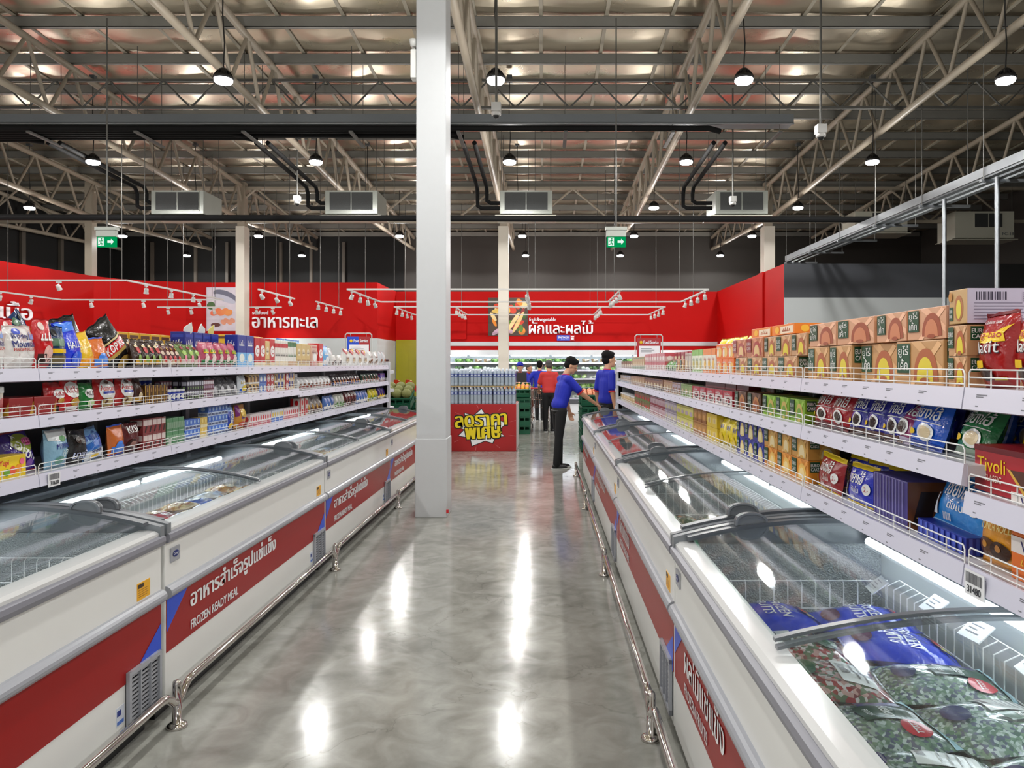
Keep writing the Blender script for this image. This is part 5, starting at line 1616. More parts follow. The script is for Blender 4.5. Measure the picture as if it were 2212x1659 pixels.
    'milkblue': ('small white and blue candy carton', box_mesh('milk_blue_box', 0.08, 0.1, 0.06, (216, 220, 230), [('r', 0, 0, 1, 0.4, (90, 130, 206)), ('e', 0.5, 0.65, 0.3, 0.2, (226, 190, 80))])),
    'hotbox': ('red and white biscuit carton', box_mesh('hot_box', 0.15, 0.085, 0.09, (222, 214, 208), [('r', 0, 0, 0.3, 1, RD), ('e', 0.65, 0.5, 0.2, 0.3, RD)])),
    'longbag': ('long silver and brown snack bag', pouch('long_bag', 0.16, 0.2, 0.06, (150, 140, 134), BRN, '', WHITE, GOLD)),
    'bluesnack': ('light blue snack bag', pouch('blue_snack_bag', 0.16, 0.16, 0.07, (80, 120, 190), WHITE, '', WHITE, (226, 226, 220))),
    'greenwhite': ('green and white snack bag', pouch('green_white_bag', 0.15, 0.16, 0.07, (206, 210, 196), (110, 160, 70), '', WHITE, (80, 130, 60))),
    'yellowsnack': ('bright yellow snack bag', pouch('yellow_snack_bag', 0.18, 0.16, 0.07, (214, 200, 40), GRN, '', WHITE, (120, 140, 40))),
    'jar': ('clear sweet jar with dark lid', tub_mesh('sweet_jar', 0.07, 0.17, (200, 170, 160), (70, 36, 36), [('r', 0.1, 0.2, 0.9, 0.6, (170, 60, 60))])),
    # cake side
    'smallbrown': ('small brown biscuit carton', simple('small_brown_box', 0.16, 0.1, 0.1, (128, 84, 60), MAR, '', WHITE, CREAM)),
    'smalltan': ('small tan biscuit pack', simple('small_tan_pack', 0.15, 0.15, 0.1, (190, 150, 106), GRN, '', WHITE, CREAM)),
    'pinkpack': ('pink and white biscuit pack', box_mesh('pink_pack', 0.16, 0.085, 0.1, (206, 160, 160), [('r', 0, 0.6, 1, 1, (190, 80, 90)), ('e', 0.5, 0.4, 0.3, 0.24, (230, 214, 206))])),
    'pinkred': ('dark pink wafer carton', simple('dark_pink_box', 0.24, 0.085, 0.1, (150, 44, 60), (200, 110, 120), '', WHITE, CREAM)),
    'leafbag': ('small green leaf-printed bag', pouch('leaf_bag', 0.2, 0.1, 0.06, (70, 130, 60), (40, 90, 40), '', WHITE, (150, 190, 110))),
    'wrapclear': ('clear wrapped biscuit pack', simple('clear_pack', 0.14, 0.15, 0.1, (190, 176, 166), (150, 110, 90), '', WHITE, CREAM)),
    'limebox': ('white and lime wafer carton', box_mesh('lime_box', 0.17, 0.17, 0.1, (226, 228, 206), [('r', 0, 0.74, 1, 1, (120, 180, 60)), ('r', 0, 0, 1, 0.12, (120, 180, 60)), ('e', 0.5, 0.35, 0.26, 0.18, (190, 170, 60)), ('t', '~', 0.2, 0.52, 0.8, 0.66, GRN)])),
    'orangewhite': ('white and orange wafer carton', box_mesh('orange_white_box', 0.19, 0.17, 0.1, (230, 224, 210), [('r', 0, 0.74, 1, 1, (232, 130, 40)), ('r', 0, 0, 1, 0.12, (232, 130, 40)), ('e', 0.5, 0.35, 0.26, 0.18, (230, 180, 60)), ('t', '~', 0.2, 0.52, 0.8, 0.66, (200, 90, 20))])),
    'orangebox': ('orange wafer carton', box_mesh('orange_box', 0.2, 0.095, 0.1, (232, 112, 24), [('e', 0.6, 0.45, 0.3, 0.34, (240, 190, 90)), ('e', 0.3, 0.4, 0.16, 0.3, (240, 230, 210)), ('t', '~', 0.08, 0.72, 0.6, 0.92, WHITE)])),
    'yellowbag': ('bright yellow wafer bag', bag_mesh('yellow_wafer_bag', 0.2, 0.17, 0.08, fm((240, 214, 20)), [('t', 'NOVA', 0.2, 0.6, 0.8, 0.78, (60, 80, 150)), ('e', 0.5, 0.3, 0.3, 0.16, (226, 190, 40))], bottom=0.3)),
    'eurotan': ('tan sponge cake carton', euro('euro_tan', 0.24, 0.1, 0.16, (196, 150, 106), DG)),
    'eurored': ('tan and red apple cake carton', euro('euro_red', 0.3, 0.105, 0.16, (190, 120, 84), (150, 40, 36), (170, 60, 50), (226, 190, 130))),
    'eurobig': ('tall tan cake carton with Thai name', euro('euro_big', 0.28, 0.135, 0.17, (198, 150, 98), DG, thai=True)),
    'euroflat': ('flat peach cake carton', euro('euro_flat', 0.3, 0.095, 0.17, (214, 160, 124), DG, (160, 80, 50), (206, 130, 90), thai=True)),
    'eurolilac': ('tan cake carton with lilac-white end', None),
    'traybox': ('flat orange tray carton', box_mesh('orange_tray', 0.34, 0.05, 0.2, (232, 130, 40), [('r', 0.4, 0.1, 0.95, 0.8, (240, 226, 200)), ('e', 0.25, 0.5, 0.1, 0.34, (246, 190, 60)), ('t', '~', 0.5, 0.3, 0.85, 0.7, (190, 90, 30))])),
    'maxit': ('tall red wafer bag with yellow flash', bag_mesh('red_wafer_bag', 0.2, 0.2, 0.09, fm((164, 26, 24)), [('t', '4 Delicious tastes', 0.24, 0.84, 0.76, 0.89, WHITE), ('p', [(0.1, 0.62), (0.3, 0.72), (0.7, 0.72), (0.98, 0.82), (0.86, 0.7), (0.9, 0.6), (0.5, 0.58)], (244, 204, 30)), ('t', 'bing-bao', 0.14, 0.62, 0.84, 0.74, RED), ('t', 'Maxit', 0.1, 0.44, 0.84, 0.62, (20, 20, 40)), ('t', 'Maxit', 0.115, 0.455, 0.825, 0.61, WHITE), ('r', 0.14, 0.26, 0.4, 0.36, YEL), ('e', 0.4, 0.18, 0.2, 0.09, (50, 30, 24)), ('r', 0.6, 0.1, 0.9, 0.14, (200, 190, 60))], bottom=0.2, seal=(110, 16, 16))),
    'pastel': ('small pastel biscuit pack', simple('pastel_pack', 0.17, 0.1, 0.09, (206, 190, 180), (150, 170, 200), '', WHITE, (190, 150, 110))),
    'tanclear': ('clear tan biscuit pack', simple('tan_clear_pack', 0.17, 0.11, 0.09, (196, 160, 120), (150, 90, 50), '', WHITE, CREAM)),
    'brownclear': ('clear brown biscuit pack', simple('brown_clear_pack', 0.17, 0.11, 0.09, (150, 110, 80), DKBR, '', WHITE, CREAM)),
    'lilacpack': ('lilac and tan biscuit pack', simple('lilac_pack', 0.17, 0.1, 0.09, (190, 176, 186), (170, 130, 90), '', WHITE, (170, 110, 70))),
    'limepack': ('lime and lilac biscuit pack', simple('lime_pack', 0.17, 0.1, 0.09, (150, 176, 110), (110, 150, 60), '', WHITE, CREAM)),
    'cherrybox': ('red and white cherry pie carton', box_mesh('cherry_box', 0.26, 0.095, 0.13, (226, 214, 210), [('r', 0, 0.66, 1, 1, (190, 40, 56)), ('r', 0, 0, 0.1, 1, (190, 40, 56)), ('e', 0.6, 0.32, 0.26, 0.24, BLK), ('e', 0.6, 0.36, 0.2, 0.14, (190, 50, 60)), ('t', '~', 0.2, 0.72, 0.8, 0.92, WHITE)])),
    'darkred': ('flat dark red pie carton', simple('dark_red_box', 0.3, 0.05, 0.13, (104, 16, 20), (150, 40, 50), '', WHITE)),
    'eurobrown': ('dark brown cake carton', euro('euro_brown', 0.2, 0.105, 0.14, (92, 56, 36), DG, (196, 130, 70), (170, 90, 50))),
    'eurolime': ('lime green cake carton', euro('euro_lime', 0.22, 0.105, 0.14, (130, 176, 44), DG, (214, 186, 100), (120, 170, 60))),
    'chaired': ('red cake roll bag', chai('chai_red', (170, 26, 34), MAR)),
    'chainavy': ('navy cake roll bag', chai('chai_navy', (34, 36, 150), BRN)),
    'chaipink': ('pink cake roll bag', chai('chai_pink', (160, 60, 110), LIL)),
    'chaiblue': ('bright blue cake roll bag', chai('chai_blue', (20, 90, 206), (30, 70, 170))),
    'chaigreen': ('green cake roll bag', chai('chai_green', (30, 116, 62), (150, 170, 150))),
    'tivoli': ('large red wafer carton', box_mesh('tivoli_box', 0.36, 0.12, 0.16, (176, 36, 46), [('r', 0.0, 0.88, 1, 1, (110, 20, 30)), ('t', 'Tivoli', 0.04, 0.46, 0.36, 0.76, YEL), ('t', 'CLASSIC', 0.12, 0.26, 0.32, 0.4, (236, 220, 196)), ('p', [(0.4, 0.6), (0.96, 0.66), (0.98, 0.1), (0.62, 0.02)], (84, 50, 40)), ('p', [(0.38, 0.62), (0.42, 0.6), (0.64, 0.04), (0.6, 0.04)], (214, 170, 70)), ('r', 0.8, 0.56, 0.96, 0.94, (226, 190, 80)), ('t', 'X3', 0.82, 0.66, 0.94, 0.84, BRN)])),
    'jarwhite': ('small biscuit jar with white lid', tub_mesh('biscuit_jar', 0.06, 0.1, (190, 160, 110), (226, 226, 226), [('r', 0.1, 0.2, 0.9, 0.7, (150, 170, 110))])),
    'greenbrown': ('green and brown biscuit pack', simple('green_brown_pack', 0.17, 0.09, 0.1, (130, 96, 64), (110, 140, 60), '', WHITE, (206, 60, 50))),
    'lilacred': ('lilac and red biscuit pack', simple('lilac_red_pack', 0.18, 0.09, 0.1, (196, 170, 176), (150, 50, 60), '', WHITE, (190, 150, 160))),
    'lilacgrey': ('lilac grey biscuit pack', simple('lilac_grey_pack', 0.17, 0.09, 0.1, (190, 180, 190), (150, 140, 160), '', WHITE, (206, 196, 150))),
    'yellowlilac': ('yellow and lilac biscuit pack', simple('yellow_lilac_pack', 0.17, 0.09, 0.1, (214, 206, 120), (190, 190, 40), '', WHITE, (190, 170, 190))),
    'brownorange': ('clear pack of orange brown biscuits', simple('brown_orange_pack', 0.17, 0.095, 0.1, (176, 124, 60), (150, 90, 40), '', WHITE, (206, 150, 80))),
    'yellowpaper': ('yellow paper biscuit packet', box_mesh('yellow_paper_pack', 0.24, 0.09, 0.1, (222, 190, 50), [('r', 0.2, 0.3, 0.8, 0.7, (226, 206, 130)), ('e', 0.5, 0.5, 0.12, 0.2, (190, 150, 120))])),
    'euronavy': ('navy and green cake carton', euro('euro_navy', 0.24, 0.1, 0.14, (40, 50, 150), DG, (226, 200, 130), (240, 226, 170))),
    'euroyellow': ('green and yellow cake carton', euro('euro_yellow', 0.26, 0.1, 0.14, (206, 150, 70), DG, (226, 180, 90), (240, 220, 170))),
    'euroorange': ('orange cake carton', euro('euro_orange', 0.26, 0.1, 0.14, (222, 140, 40), DG, (236, 190, 90), (240, 214, 150))),
    'panered': ('red multipack bag with yellow top', pane_('pane_red', (150, 30, 34), (236, 204, 30))),
    'paneblue': ('royal blue multipack bag with yellow top', pane_('pane_blue', (30, 50, 186), (236, 204, 30))),
    'stripe': ('purple bundle of wafer bars', box_mesh('wafer_bundle', 0.3, 0.15, 0.14, (70, 60, 130), [('r', 0.03 + 0.095 * i, 0.02, 0.05 + 0.095 * i, 0.98, (130, 124, 176)) for i in range(10)], [('r', 0, 0, 1, 1, (110, 64, 34)), ('p', [(0.1, 0.1), (0.5, 0.1), (0.7, 0.8), (0.3, 0.8)], (40, 28, 22)), ('t', 'Tivoli', 0.2, 0.1, 0.8, 0.26, (220, 180, 100))])),
    'panesky': ('large light blue multipack bag', pane_('pane_sky', (40, 130, 206), (130, 180, 220), 0.28, 0.17)),
    'blueroll': ('dark blue wrapped wafer bundle', box_mesh('blue_bundle', 0.3, 0.05, 0.16, (30, 46, 140), [('r', 0.05 + 0.12 * i, 0.05, 0.11 + 0.12 * i, 0.95, (70, 90, 190)) for i in range(8)])),
    'gery': ('golden crunch roll bag', bag_mesh('crunch_roll_bag', 0.15, 0.185, 0.06, fm((222, 150, 40)), [('e', 0.48, 0.78, 0.26, 0.15, WHITE), ('t', 'Gery', 0.32, 0.72, 0.66, 0.84, (30, 30, 60)), ('t', 'CRUNCH ROLL', 0.06, 0.48, 0.94, 0.58, (244, 226, 140)), ('e', 0.35, 0.24, 0.26, 0.13, (90, 56, 24)), ('e', 0.7, 0.22, 0.24, 0.13, (60, 36, 20)), ('e', 0.33, 0.27, 0.08, 0.05, (190, 130, 50)), ('e', 0.68, 0.25, 0.08, 0.05, (180, 120, 50))], bottom=0.15)),
    'violetorange': ('orange and white wafer carton', box_mesh('violet_wafer_box', 0.2, 0.105, 0.12, (230, 116, 40), [('r', 0, 0.62, 1, 1, (234, 226, 220)), ('t', 'Violet', 0.2, 0.66, 0.8, 0.92, (40, 36, 100)), ('t', '~', 0.2, 0.36, 0.7, 0.54, (244, 190, 60))])),
}
lil = (206, 196, 214)
P['eurolilac'] = ('tan cake carton with lilac-white end', box_mesh('euro_lilac', 0.15, 0.095, 0.3, (196, 158, 104), [('e', 0.55, 0.45, 0.24, 0.38, (176, 110, 66)), ('e', 0.55, 0.42, 0.14, 0.28, (222, 206, 70)), ('r', 0.04, 0.1, 0.24, 0.5, DG), ('t', 'EURO', 0.06, 0.32, 0.22, 0.42, WHITE), ('t', 'CAKE', 0.06, 0.18, 0.22, 0.28, WHITE), ('e', 0.12, 0.8, 0.1, 0.14, (190, 130, 50))], [('r', 0, 0, 1, 1, lil), ('b', 0.08, 0.66, 0.36, 0.9, (60, 50, 70))] + [('r', 0.06, 0.56 - 0.09 * i, 0.5 + 0.2 * (i % 2), 0.59 - 0.09 * i, (150, 140, 160)) for i in range(6)] + [('r', 0.5, 0.86 - 0.06 * i, 0.96, 0.88 - 0.06 * i, (150, 140, 160)) for i in range(5)]))
rp = random.Random(77)
_runs = {}


def put(side, shelf, kind, pa, pb, n=1, lev=1, v=0.0, tilt=0.0, roll=0.0, dz=0.0, yaw=0.0, fit=True, hs=1.0, jit=0.05):
    """n packs of one kind between two picture columns along a shelf; lev stacked levels."""
    sx, rz = frame(side)
    off = 0.05
    xf = abs(sx) + off
    ya, yb = F * xf / abs(pa - VX), F * xf / abs(pb - VX)
    y0, y1 = min(ya, yb), max(ya, yb)
    z0 = (SZ_L if side == 'L' else SZ_R)[shelf] + dz + 0.001
    if shelf == 1:
        if side == 'R' and y0 < 1.93 and y1 < 2.02:
            z0 -= 0.07
        if side == 'L' and y0 > 6.95:
            z0 -= 0.02
    name, (me, (w, h, d)) = P[kind]
    sp = (y1 - y0) / n
    s = min(sp * 0.96 / w, 1.25) if fit else 1.0
    for i in range(n):
        y = y0 + sp * (i + 0.5)
        for l in range(lev):
            o = bpy.data.objects.new(me.name, me)
            COL.objects.link(o)
            bag = 'bag' in name or 'pouch' in name or 'pack' in me.name
            dep = d / 2 if h * 0 == 0 and me.name.endswith(('bag', 'pouch', 'wrapper', 'card', 'chai_red')) else 0
            isbag = kind in BAGS
            front = off + v + (d * 0.5 if isbag else 0)
            o.location = (sx + (-front if side == 'L' else front), y, z0 + l * h * hs * 1.01)
            o.rotation_euler = (-tilt - (rp.uniform(0, jit) if isbag else 0), roll + (rp.uniform(-jit, jit) if isbag else 0), rz + yaw + rp.uniform(-jit, jit) * (1 if isbag else 0.5))
            o.scale = (s, 1, hs)
            _runs.setdefault((side, shelf, kind), []).append((y, l, lev, o, v, dz))


BAGS = {k for k, q in P.items() if q[1] and any(w in q[0] for w in ('bag', 'pouch')) or k in ('browncard', 'greenbar')}
T3, M3, B3 = 2, 1, 0
for a in [
    ('L', T3, 'rocky', -38, 26), ('L', T3, 'rocky', 29, 92), ('L', T3, 'redlolly', -30, 112, 4, 1, 0.14), ('L', T3, 'redlolly', 88, 124), ('L', T3, 'teal', 116, 152),
    ('L', T3, 'teal', 84, 120, 1, 1, 0.2, 0.0, 0.9, 0.12), ('L', T3, 'halls', 146, 194, 1, 1, 0.0, 0.1, -0.12), ('L', T3, 'lemon', 186, 226, 1, 1, 0.02, 0.1, -0.25), ('L', T3, 'orangeblue', 216, 256, 1, 1, 0.02, 0.15, -0.1),
    ('L', T3, 'kopi', 232, 268, 1, 1, 0.17, 0.1, -0.25, -0.04, 0, False), ('L', T3, 'kopi', 284, 318, 1, 1, 0.05, 0.12, -0.55, -0.02, 0, False), ('L', T3, 'brownbag', 300, 358, 4, 1, 0.0, 0.2), ('L', T3, 'spotbag', 358, 400, 4, 1, 0.0, 0.3), ('L', T3, 'greenclown', 400, 440, 3, 1, 0, 0.2), ('L', T3, 'brownbag', 300, 438, 10, 1, 0.09, 0.15, 0, 0.02), ('L', T3, 'goldbox', 330, 436, 5, 1, 0.22),
    ('L', T3, 'clown', 440, 514, 5), ('L', T3, 'navybox', 442, 512, 4, 1, 0.14), ('L', T3, 'navysky', 513, 549, 2), ('L', T3, 'redwhite', 550, 573, 2), ('L', T3, 'tanbox', 573, 583, 1), ('L', T3, 'redwhite', 583, 594, 1), ('L', T3, 'slimwhite', 594, 622, 5), ('L', T3, 'slimgreen', 622, 640, 3),
    ('L', T3, 'goldbox', 560, 628, 3, 1, 0.25, 0, 0, 0.05), ('L', T3, 'tanbox', 641, 670, 3), ('L', T3, 'pinktan', 671, 687, 1), ('L', T3, 'redwhite', 688, 698, 1), ('L', T3, 'skybag', 698, 718, 1), ('L', T3, 'skybag', 641, 690, 3, 1, 0.16, 0, 0, 0.05),
    ('L', T3, 'silver', 718, 742, 2, 1, 0.1), ('L', T3, 'browncard', 718, 743, 2), ('L', T3, 'wedge', 745, 797, 4), ('L', T3, 'nutbag', 799, 820, 2), ('L', T3, 'silver', 821, 836, 2),
    ('L', M3, 'cream_bottle', -4, 15), ('L', M3, 'redtray', 18, 122, 2), ('L', M3, 'kitsmall', 107, 152, 1, 1, 0.0, 0.1, 0, 0.03), ('L', M3, 'kitkat', 140, 179), ('L', M3, 'milo', 180, 212), ('L', M3, 'almond', 214, 258), ('L', M3, 'almond', 260, 297), ('L', M3, 'cocoa', 297, 312), ('L', M3, 'goldbar', 313, 362, 6),
    ('L', M3, 'navytub', 322, 366, 4, 1, 0.1, 0, 0, 0.075), ('L', M3, 'navytub', 363, 402, 4), ('L', M3, 'gumpink', 380, 404, 4, 2, 0.1), ('L', M3, 'gumdark', 404, 440, 7, 2), ('L', M3, 'gumpink', 440, 462, 5, 2), ('L', M3, 'gumdark', 405, 460, 8, 2, 0.06), ('L', M3, 'greypouch', 464, 520, 4, 1, 0, 0.35), ('L', M3, 'banana', 520, 537, 1),
    ('L', M3, 'drinktan', 538, 560, 3, 2), ('L', M3, 'drinkblue', 560, 576, 2, 2), ('L', M3, 'cred', 576, 592, 2, 2), ('L', M3, 'drinktan', 593, 600, 1, 2), ('L', M3, 'pastry', 600, 616, 2, 2), ('L', M3, 'cred', 617, 624, 1, 2), ('L', M3, 'pastry', 624, 636, 2, 2), ('L', M3, 'tube', 637, 645, 1),
    ('L', M3, 'whitesil', 647, 720, 9, 1, 0, 0.2), ('L', M3, 'wrapper', 722, 780, 10, 1, 0, 0.2), ('L', M3, 'greenbar', 783, 820, 6), ('L', M3, 'violetbox', 822, 836, 4),
    ('L', B3, 'yupi', -12, 58), ('L', B3, 'yupi', -30, 11, 1, 2, 0.12), ('L', B3, 'purple', 6, 60, 2, 1, 0.12), ('L', B3, 'ozono', 44, 112, 1, 1, 0.03, 0.2), ('L', B3, 'mymint', 110, 160), ('L', B3, 'blackbag', 160, 198), ('L', B3, 'bluemint', 193, 238, 1, 1, 0, 0.15, -0.2), ('L', B3, 'orangedark', 214, 246, 1, 1, 0.1), ('L', B3, 'orangeblue', 243, 278), ('L', B3, 'kish', 274, 308), ('L', B3, 'marbox', 309, 358, 5, 2),
    ('L', B3, 'greenwrap', 360, 398, 3), ('L', B3, 'mentosblue', 400, 432, 4, 2), ('L', B3, 'yellowpack', 433, 448, 2, 2), ('L', B3, 'mentosblue', 449, 492, 6, 3), ('L', B3, 'mentosbag', 490, 512), ('L', B3, 'mixbag', 514, 538), ('L', B3, 'milkbox', 540, 586, 9), ('L', B3, 'milkblue', 587, 612, 5), ('L', B3, 'milkbox', 613, 645, 7), ('L', B3, 'hotbox', 647, 666, 2, 2), ('L', B3, 'longbag', 668, 702, 4, 1, 0, 0.3),
    ('L', B3, 'bluesnack', 703, 725, 3), ('L', B3, 'greenwhite', 726, 746, 3), ('L', B3, 'kish', 747, 772, 4), ('L', B3, 'bluesnack', 773, 796, 4), ('L', B3, 'yellowsnack', 799, 818, 3), ('L', B3, 'purple', 819, 834, 3),
    ('R', T3, 'smallbrown', 1342, 1366, 6), ('R', T3, 'smalltan', 1366, 1392, 6), ('R', T3, 'pinkpack', 1393, 1436, 8, 2), ('R', T3, 'pinkred', 1438, 1466, 4, 2, 0.08), ('R', T3, 'leafbag', 1433, 1459, 3, 1, 0, 0.3), ('R', T3, 'eurotan', 1460, 1479, 2), ('R', T3, 'wrapclear', 1480, 1494, 2), ('R', T3, 'limebox', 1495, 1518, 3), ('R', T3, 'orangewhite', 1519, 1546, 3), ('R', T3, 'orangebox', 1548, 1586, 3, 2),
    ('R', T3, 'yellowbag', 1503, 1566, 5, 1, 0.14, 0.1, 0, 0.08), ('R', T3, 'eurotan', 1588, 1722, 4), ('R', T3, 'eurored', 1582, 1648, 2, 1, 0, 0, 0, 0.101), ('R', T3, 'eurotan', 1650, 1744, 3, 1, 0, 0, 0, 0.101, 0.0), ('R', T3, 'traybox', 1612, 1704, 2, 1, 0.03, 0, 0, 0.208),
    ('R', T3, 'eurobig', 1746, 1842, 2), ('R', T3, 'eurobig', 1845, 1930, 1, 1, 0.02), ('R', T3, 'eurobig', 1933, 2042), ('R', T3, 'euroflat', 1746, 1888, 2, 1, 0, 0, 0, 0.137), ('R', T3, 'euroflat', 1892, 2044, 2, 1, 0, 0, 0, 0.137), ('R', T3, 'eurotan', 2048, 2090, 1, 2, 0, 0, 0, 0, 0, True, 0.85), ('R', T3, 'eurolilac', 2050, 2090, 1, 1, 0, 0, 0, 0.175), ('R', T3, 'maxit', 2092, 2168), ('R', T3, 'maxit', 2170, 2256), ('R', T3, 'maxit', 2258, 2360),
    ('R', M3, 'pastel', 1334, 1362, 7), ('R', M3, 'tanclear', 1363, 1392, 6), ('R', M3, 'brownclear', 1393, 1432, 6), ('R', M3, 'tanclear', 1433, 1452, 3), ('R', M3, 'lilacpack', 1452, 1470, 3), ('R', M3, 'limepack', 1471, 1495, 3), ('R', M3, 'cherrybox', 1496, 1582, 5), ('R', M3, 'darkred', 1510, 1600, 4, 1, 0.05, 0, 0, 0.097), ('R', M3, 'eurobrown', 1586, 1645, 2), ('R', M3, 'eurobrown', 1600, 1640, 1, 1, 0.1, 0, 0, 0.03), ('R', M3, 'eurolime', 1648, 1740, 3),
    ('R', M3, 'chaired', 1744, 1816, 2, 1, 0, 0.25), ('R', M3, 'chainavy', 1818, 1930, 3, 1, 0, 0.3), ('R', M3, 'chaipink', 1902, 1946, 1, 1, 0, 0.5), ('R', M3, 'chaiblue', 1942, 2012, 1, 1, 0, 0.25), ('R', M3, 'chaiblue', 1990, 2060, 2, 1, 0.1, 0.25), ('R', M3, 'chaigreen', 2020, 2092, 1, 1, 0.02, 0.45), ('R', M3, 'chaigreen', 2085, 2150, 1, 1, 0.12, 0.4), ('R', M3, 'chaigreen', 2095, 2160, 1, 1, 0.12, 0.4, 0, -0.0), ('R', M3, 'tivoli', 2098, 2330), ('R', M3, 'tivoli', 2180, 2420, 1, 1, 0.19, 0, 0, 0.0),
    ('R', M3, 'chainavy', 1826, 1950, 3, 1, 0.15, 0.2), ('R', M3, 'chaired', 1750, 1822, 2, 1, 0.15, 0.2), ('R', M3, 'chaiblue', 1960, 2080, 2, 1, 0.2, 0.2), ('R', B3, 'paneblue', 1890, 2090, 4, 1, 0.18, 0.1, 0, 0.01), ('R', B3, 'panered', 1750, 1890, 3, 1, 0.2, 0.1, 0, 0.01), ('R', B3, 'panered', 1900, 2090, 3, 1, 0.28, 0.1, 0, 0.02),
    ('R', B3, 'jarwhite', 1333, 1370, 10), ('R', B3, 'greenbrown', 1371, 1404, 6, 2), ('R', B3, 'lilacred', 1405, 1436, 5, 2), ('R', B3, 'lilacgrey', 1437, 1461, 4, 2), ('R', B3, 'yellowlilac', 1462, 1497, 4, 2), ('R', B3, 'brownorange', 1498, 1526, 3, 2), ('R', B3, 'yellowpaper', 1527, 1549, 2, 2), ('R', B3, 'yellowbag', 1550, 1590, 3), ('R', B3, 'euronavy', 1592, 1650, 3, 2), ('R', B3, 'euroyellow', 1651, 1746, 3, 1, 0, 0, 0, 0.101), ('R', B3, 'euroorange', 1651, 1746, 3),
    ('R', B3, 'panered', 1746, 1812, 1, 1, 0, 0.15), ('R', B3, 'paneblue', 1812, 1876, 1, 1, 0, 0.15), ('R', B3, 'paneblue', 1760, 1880, 3, 1, 0.1, 0.15), ('R', B3, 'stripe', 1884, 1964), ('R', B3, 'paneblue', 1960, 2020, 1, 1, 0.1, 0.15), ('R', B3, 'blueroll', 1978, 2092, 1, 1, 0, 0, 0, 0), ('R', B3, 'panesky', 1976, 2094, 1, 1, 0.02, 0.3, 0, 0.045), ('R', B3, 'gery', 2096, 2176, 1, 1, 0.0, 0.12), ('R', B3, 'violetorange', 2184, 2300, 1, 2), ('R', B3, 'violetorange', 2305, 2480, 1, 2),
]:
    put(*a)
# labels: each pack by its look, its shelf and its place in its run
for (side, shelf, kind), items in _runs.items():
    items.sort(key=lambda q: (-q[0], q[4], q[5], q[1]))
    sh = '%s %s shelf' % (SNAME[shelf], 'candy' if side == 'L' else 'cake')
    ys = []
    for y, l, lev, o, v, dz in items:
        key = (round(y, 3), round(v, 2), round(dz, 2))
        if key not in ys:
            ys.append(key)
    for y, l, lev, o, v, dz in items:
        k = ys.index((round(y, 3), round(v, 2), round(dz, 2)))
        lab = '%s on the %s' % (P[kind][0], sh)
        if len(ys) > 1:
            lab += ', %s from %send post' % (nth(k), 'the ' if len(P[kind][0].split()) + (lev > 1) < 6 else '')
        if lev > 1:
            lab += ', ' + ('lower', 'upper' if lev == 2 else 'middle', 'top')[l]
        w = P[kind][0].split()
        cat = next((c for c in ('bag', 'pouch', 'carton', 'tub', 'jar', 'tube', 'pack', 'card', 'bar', 'tray', 'packet', 'bundle') if c in w), 'pack')
        tag(o, lab, {'carton': 'box', 'bundle': 'pack', 'packet': 'pack'}.get(cat, cat), P[kind][0] + 's on the ' + sh if len(items) > 1 else None)
# jars and boxes on the end-cap shelf behind the candy shelves
for k in range(3):
    o = bpy.data.objects.new('sweet_jar', P['jar'][1][0])
    COL.objects.link(o)
    o.location = (-2.42 - 0.17 * k, 11.14, 1.501)
    tag(o, 'clear sweet jar with dark lid on the end stand, %s from its post' % nth(k), 'jar', 'sweet jars on the end stand')
# folded white display cards rising from the clown candy
for k in range(6):
    y = 5.22 + 0.09 * k
    o = MB().prism([(-0.035, 0, 0), (0.035, 0, 0), (0.04, 0, 0.03), (0.0, 0, 0.08), (-0.04, 0, 0.025)], (0, 0.004, 0), pm([(226, 226, 220), (226, 214, 120), (230, 230, 228)][k % 3])).build('display_card')
    o.location = (SX_L - 0.2 - 0.02 * (k % 2), y, 1.575 + 0.245)
    o.rotation_euler = (0.2, 0.35 * (-1) ** k, PI / 2 + 0.3 * (k % 3 - 1))
    tag(o, 'white pointed display card above the navy cartons, %s from the end post' % nth(5 - k), 'card', 'display cards over the navy cartons')
# ---------------------------------------------------------------- promotion stand with water packs
PY = 13.54
px0, px1 = -1.79, -0.508
t = thing('promotion_stand', 'red promotion box with yellow Thai lettering below the water bottles', 'display stand', ((px0 + px1) / 2, PY, 0))
W = px1 - px0
MB().box((-W / 2, 0, 0), (W / 2, 1.15, 0.862), pm((168, 26, 28), 0.35), 0.004).build('body', t)
MB().box((W / 2 - 0.004, 0.03, 0.02), (W / 2 + 0.008, 1.14, 0.85), pm((206, 200, 198), 0.4)).build('side_board', t)
fw = lambda px, py: ((px - VX) / F * PY - (px0 + px1) / 2, H - (py - VY) / F * PY)
s = MB()
star = [(968, 897), (997, 903), (1003, 893), (1006, 900), (1040, 885), (1053, 896), (1070, 893), (1066, 905), (1086, 910), (1080, 925), (1090, 940), (1082, 945), (1093, 952), (1072, 945), (1062, 957), (1066, 958), (1060, 945), (1048, 952), (1019, 963), (1015, 945), (990, 941), (1003, 925), (985, 918)]
star = [(985, 921), (1008, 909), (1004, 893), (1024, 898), (1040, 884), (1050, 898), (1072, 894), (1068, 906), (1094, 914), (1082, 924), (1078, 934), (1090, 942), (1070, 944), (1064, 957), (1048, 952), (1020, 963), (1016, 946), (991, 941), (1004, 928)]
c0 = fw(1042, 924)
for g, yy, mm in ((1.06, -0.002, m_black), (1.0, -0.004, m_white_print)):
    pts = [(c0[0] + (fw(*q)[0] - c0[0]) * g, yy, c0[1] + (fw(*q)[1] - c0[1]) * g) for q in star]
    s.add([(c0[0], yy, c0[1])] + pts, [(0, 1 + i, 1 + (i + 1) % len(pts)) for i in range(len(pts))], mm)
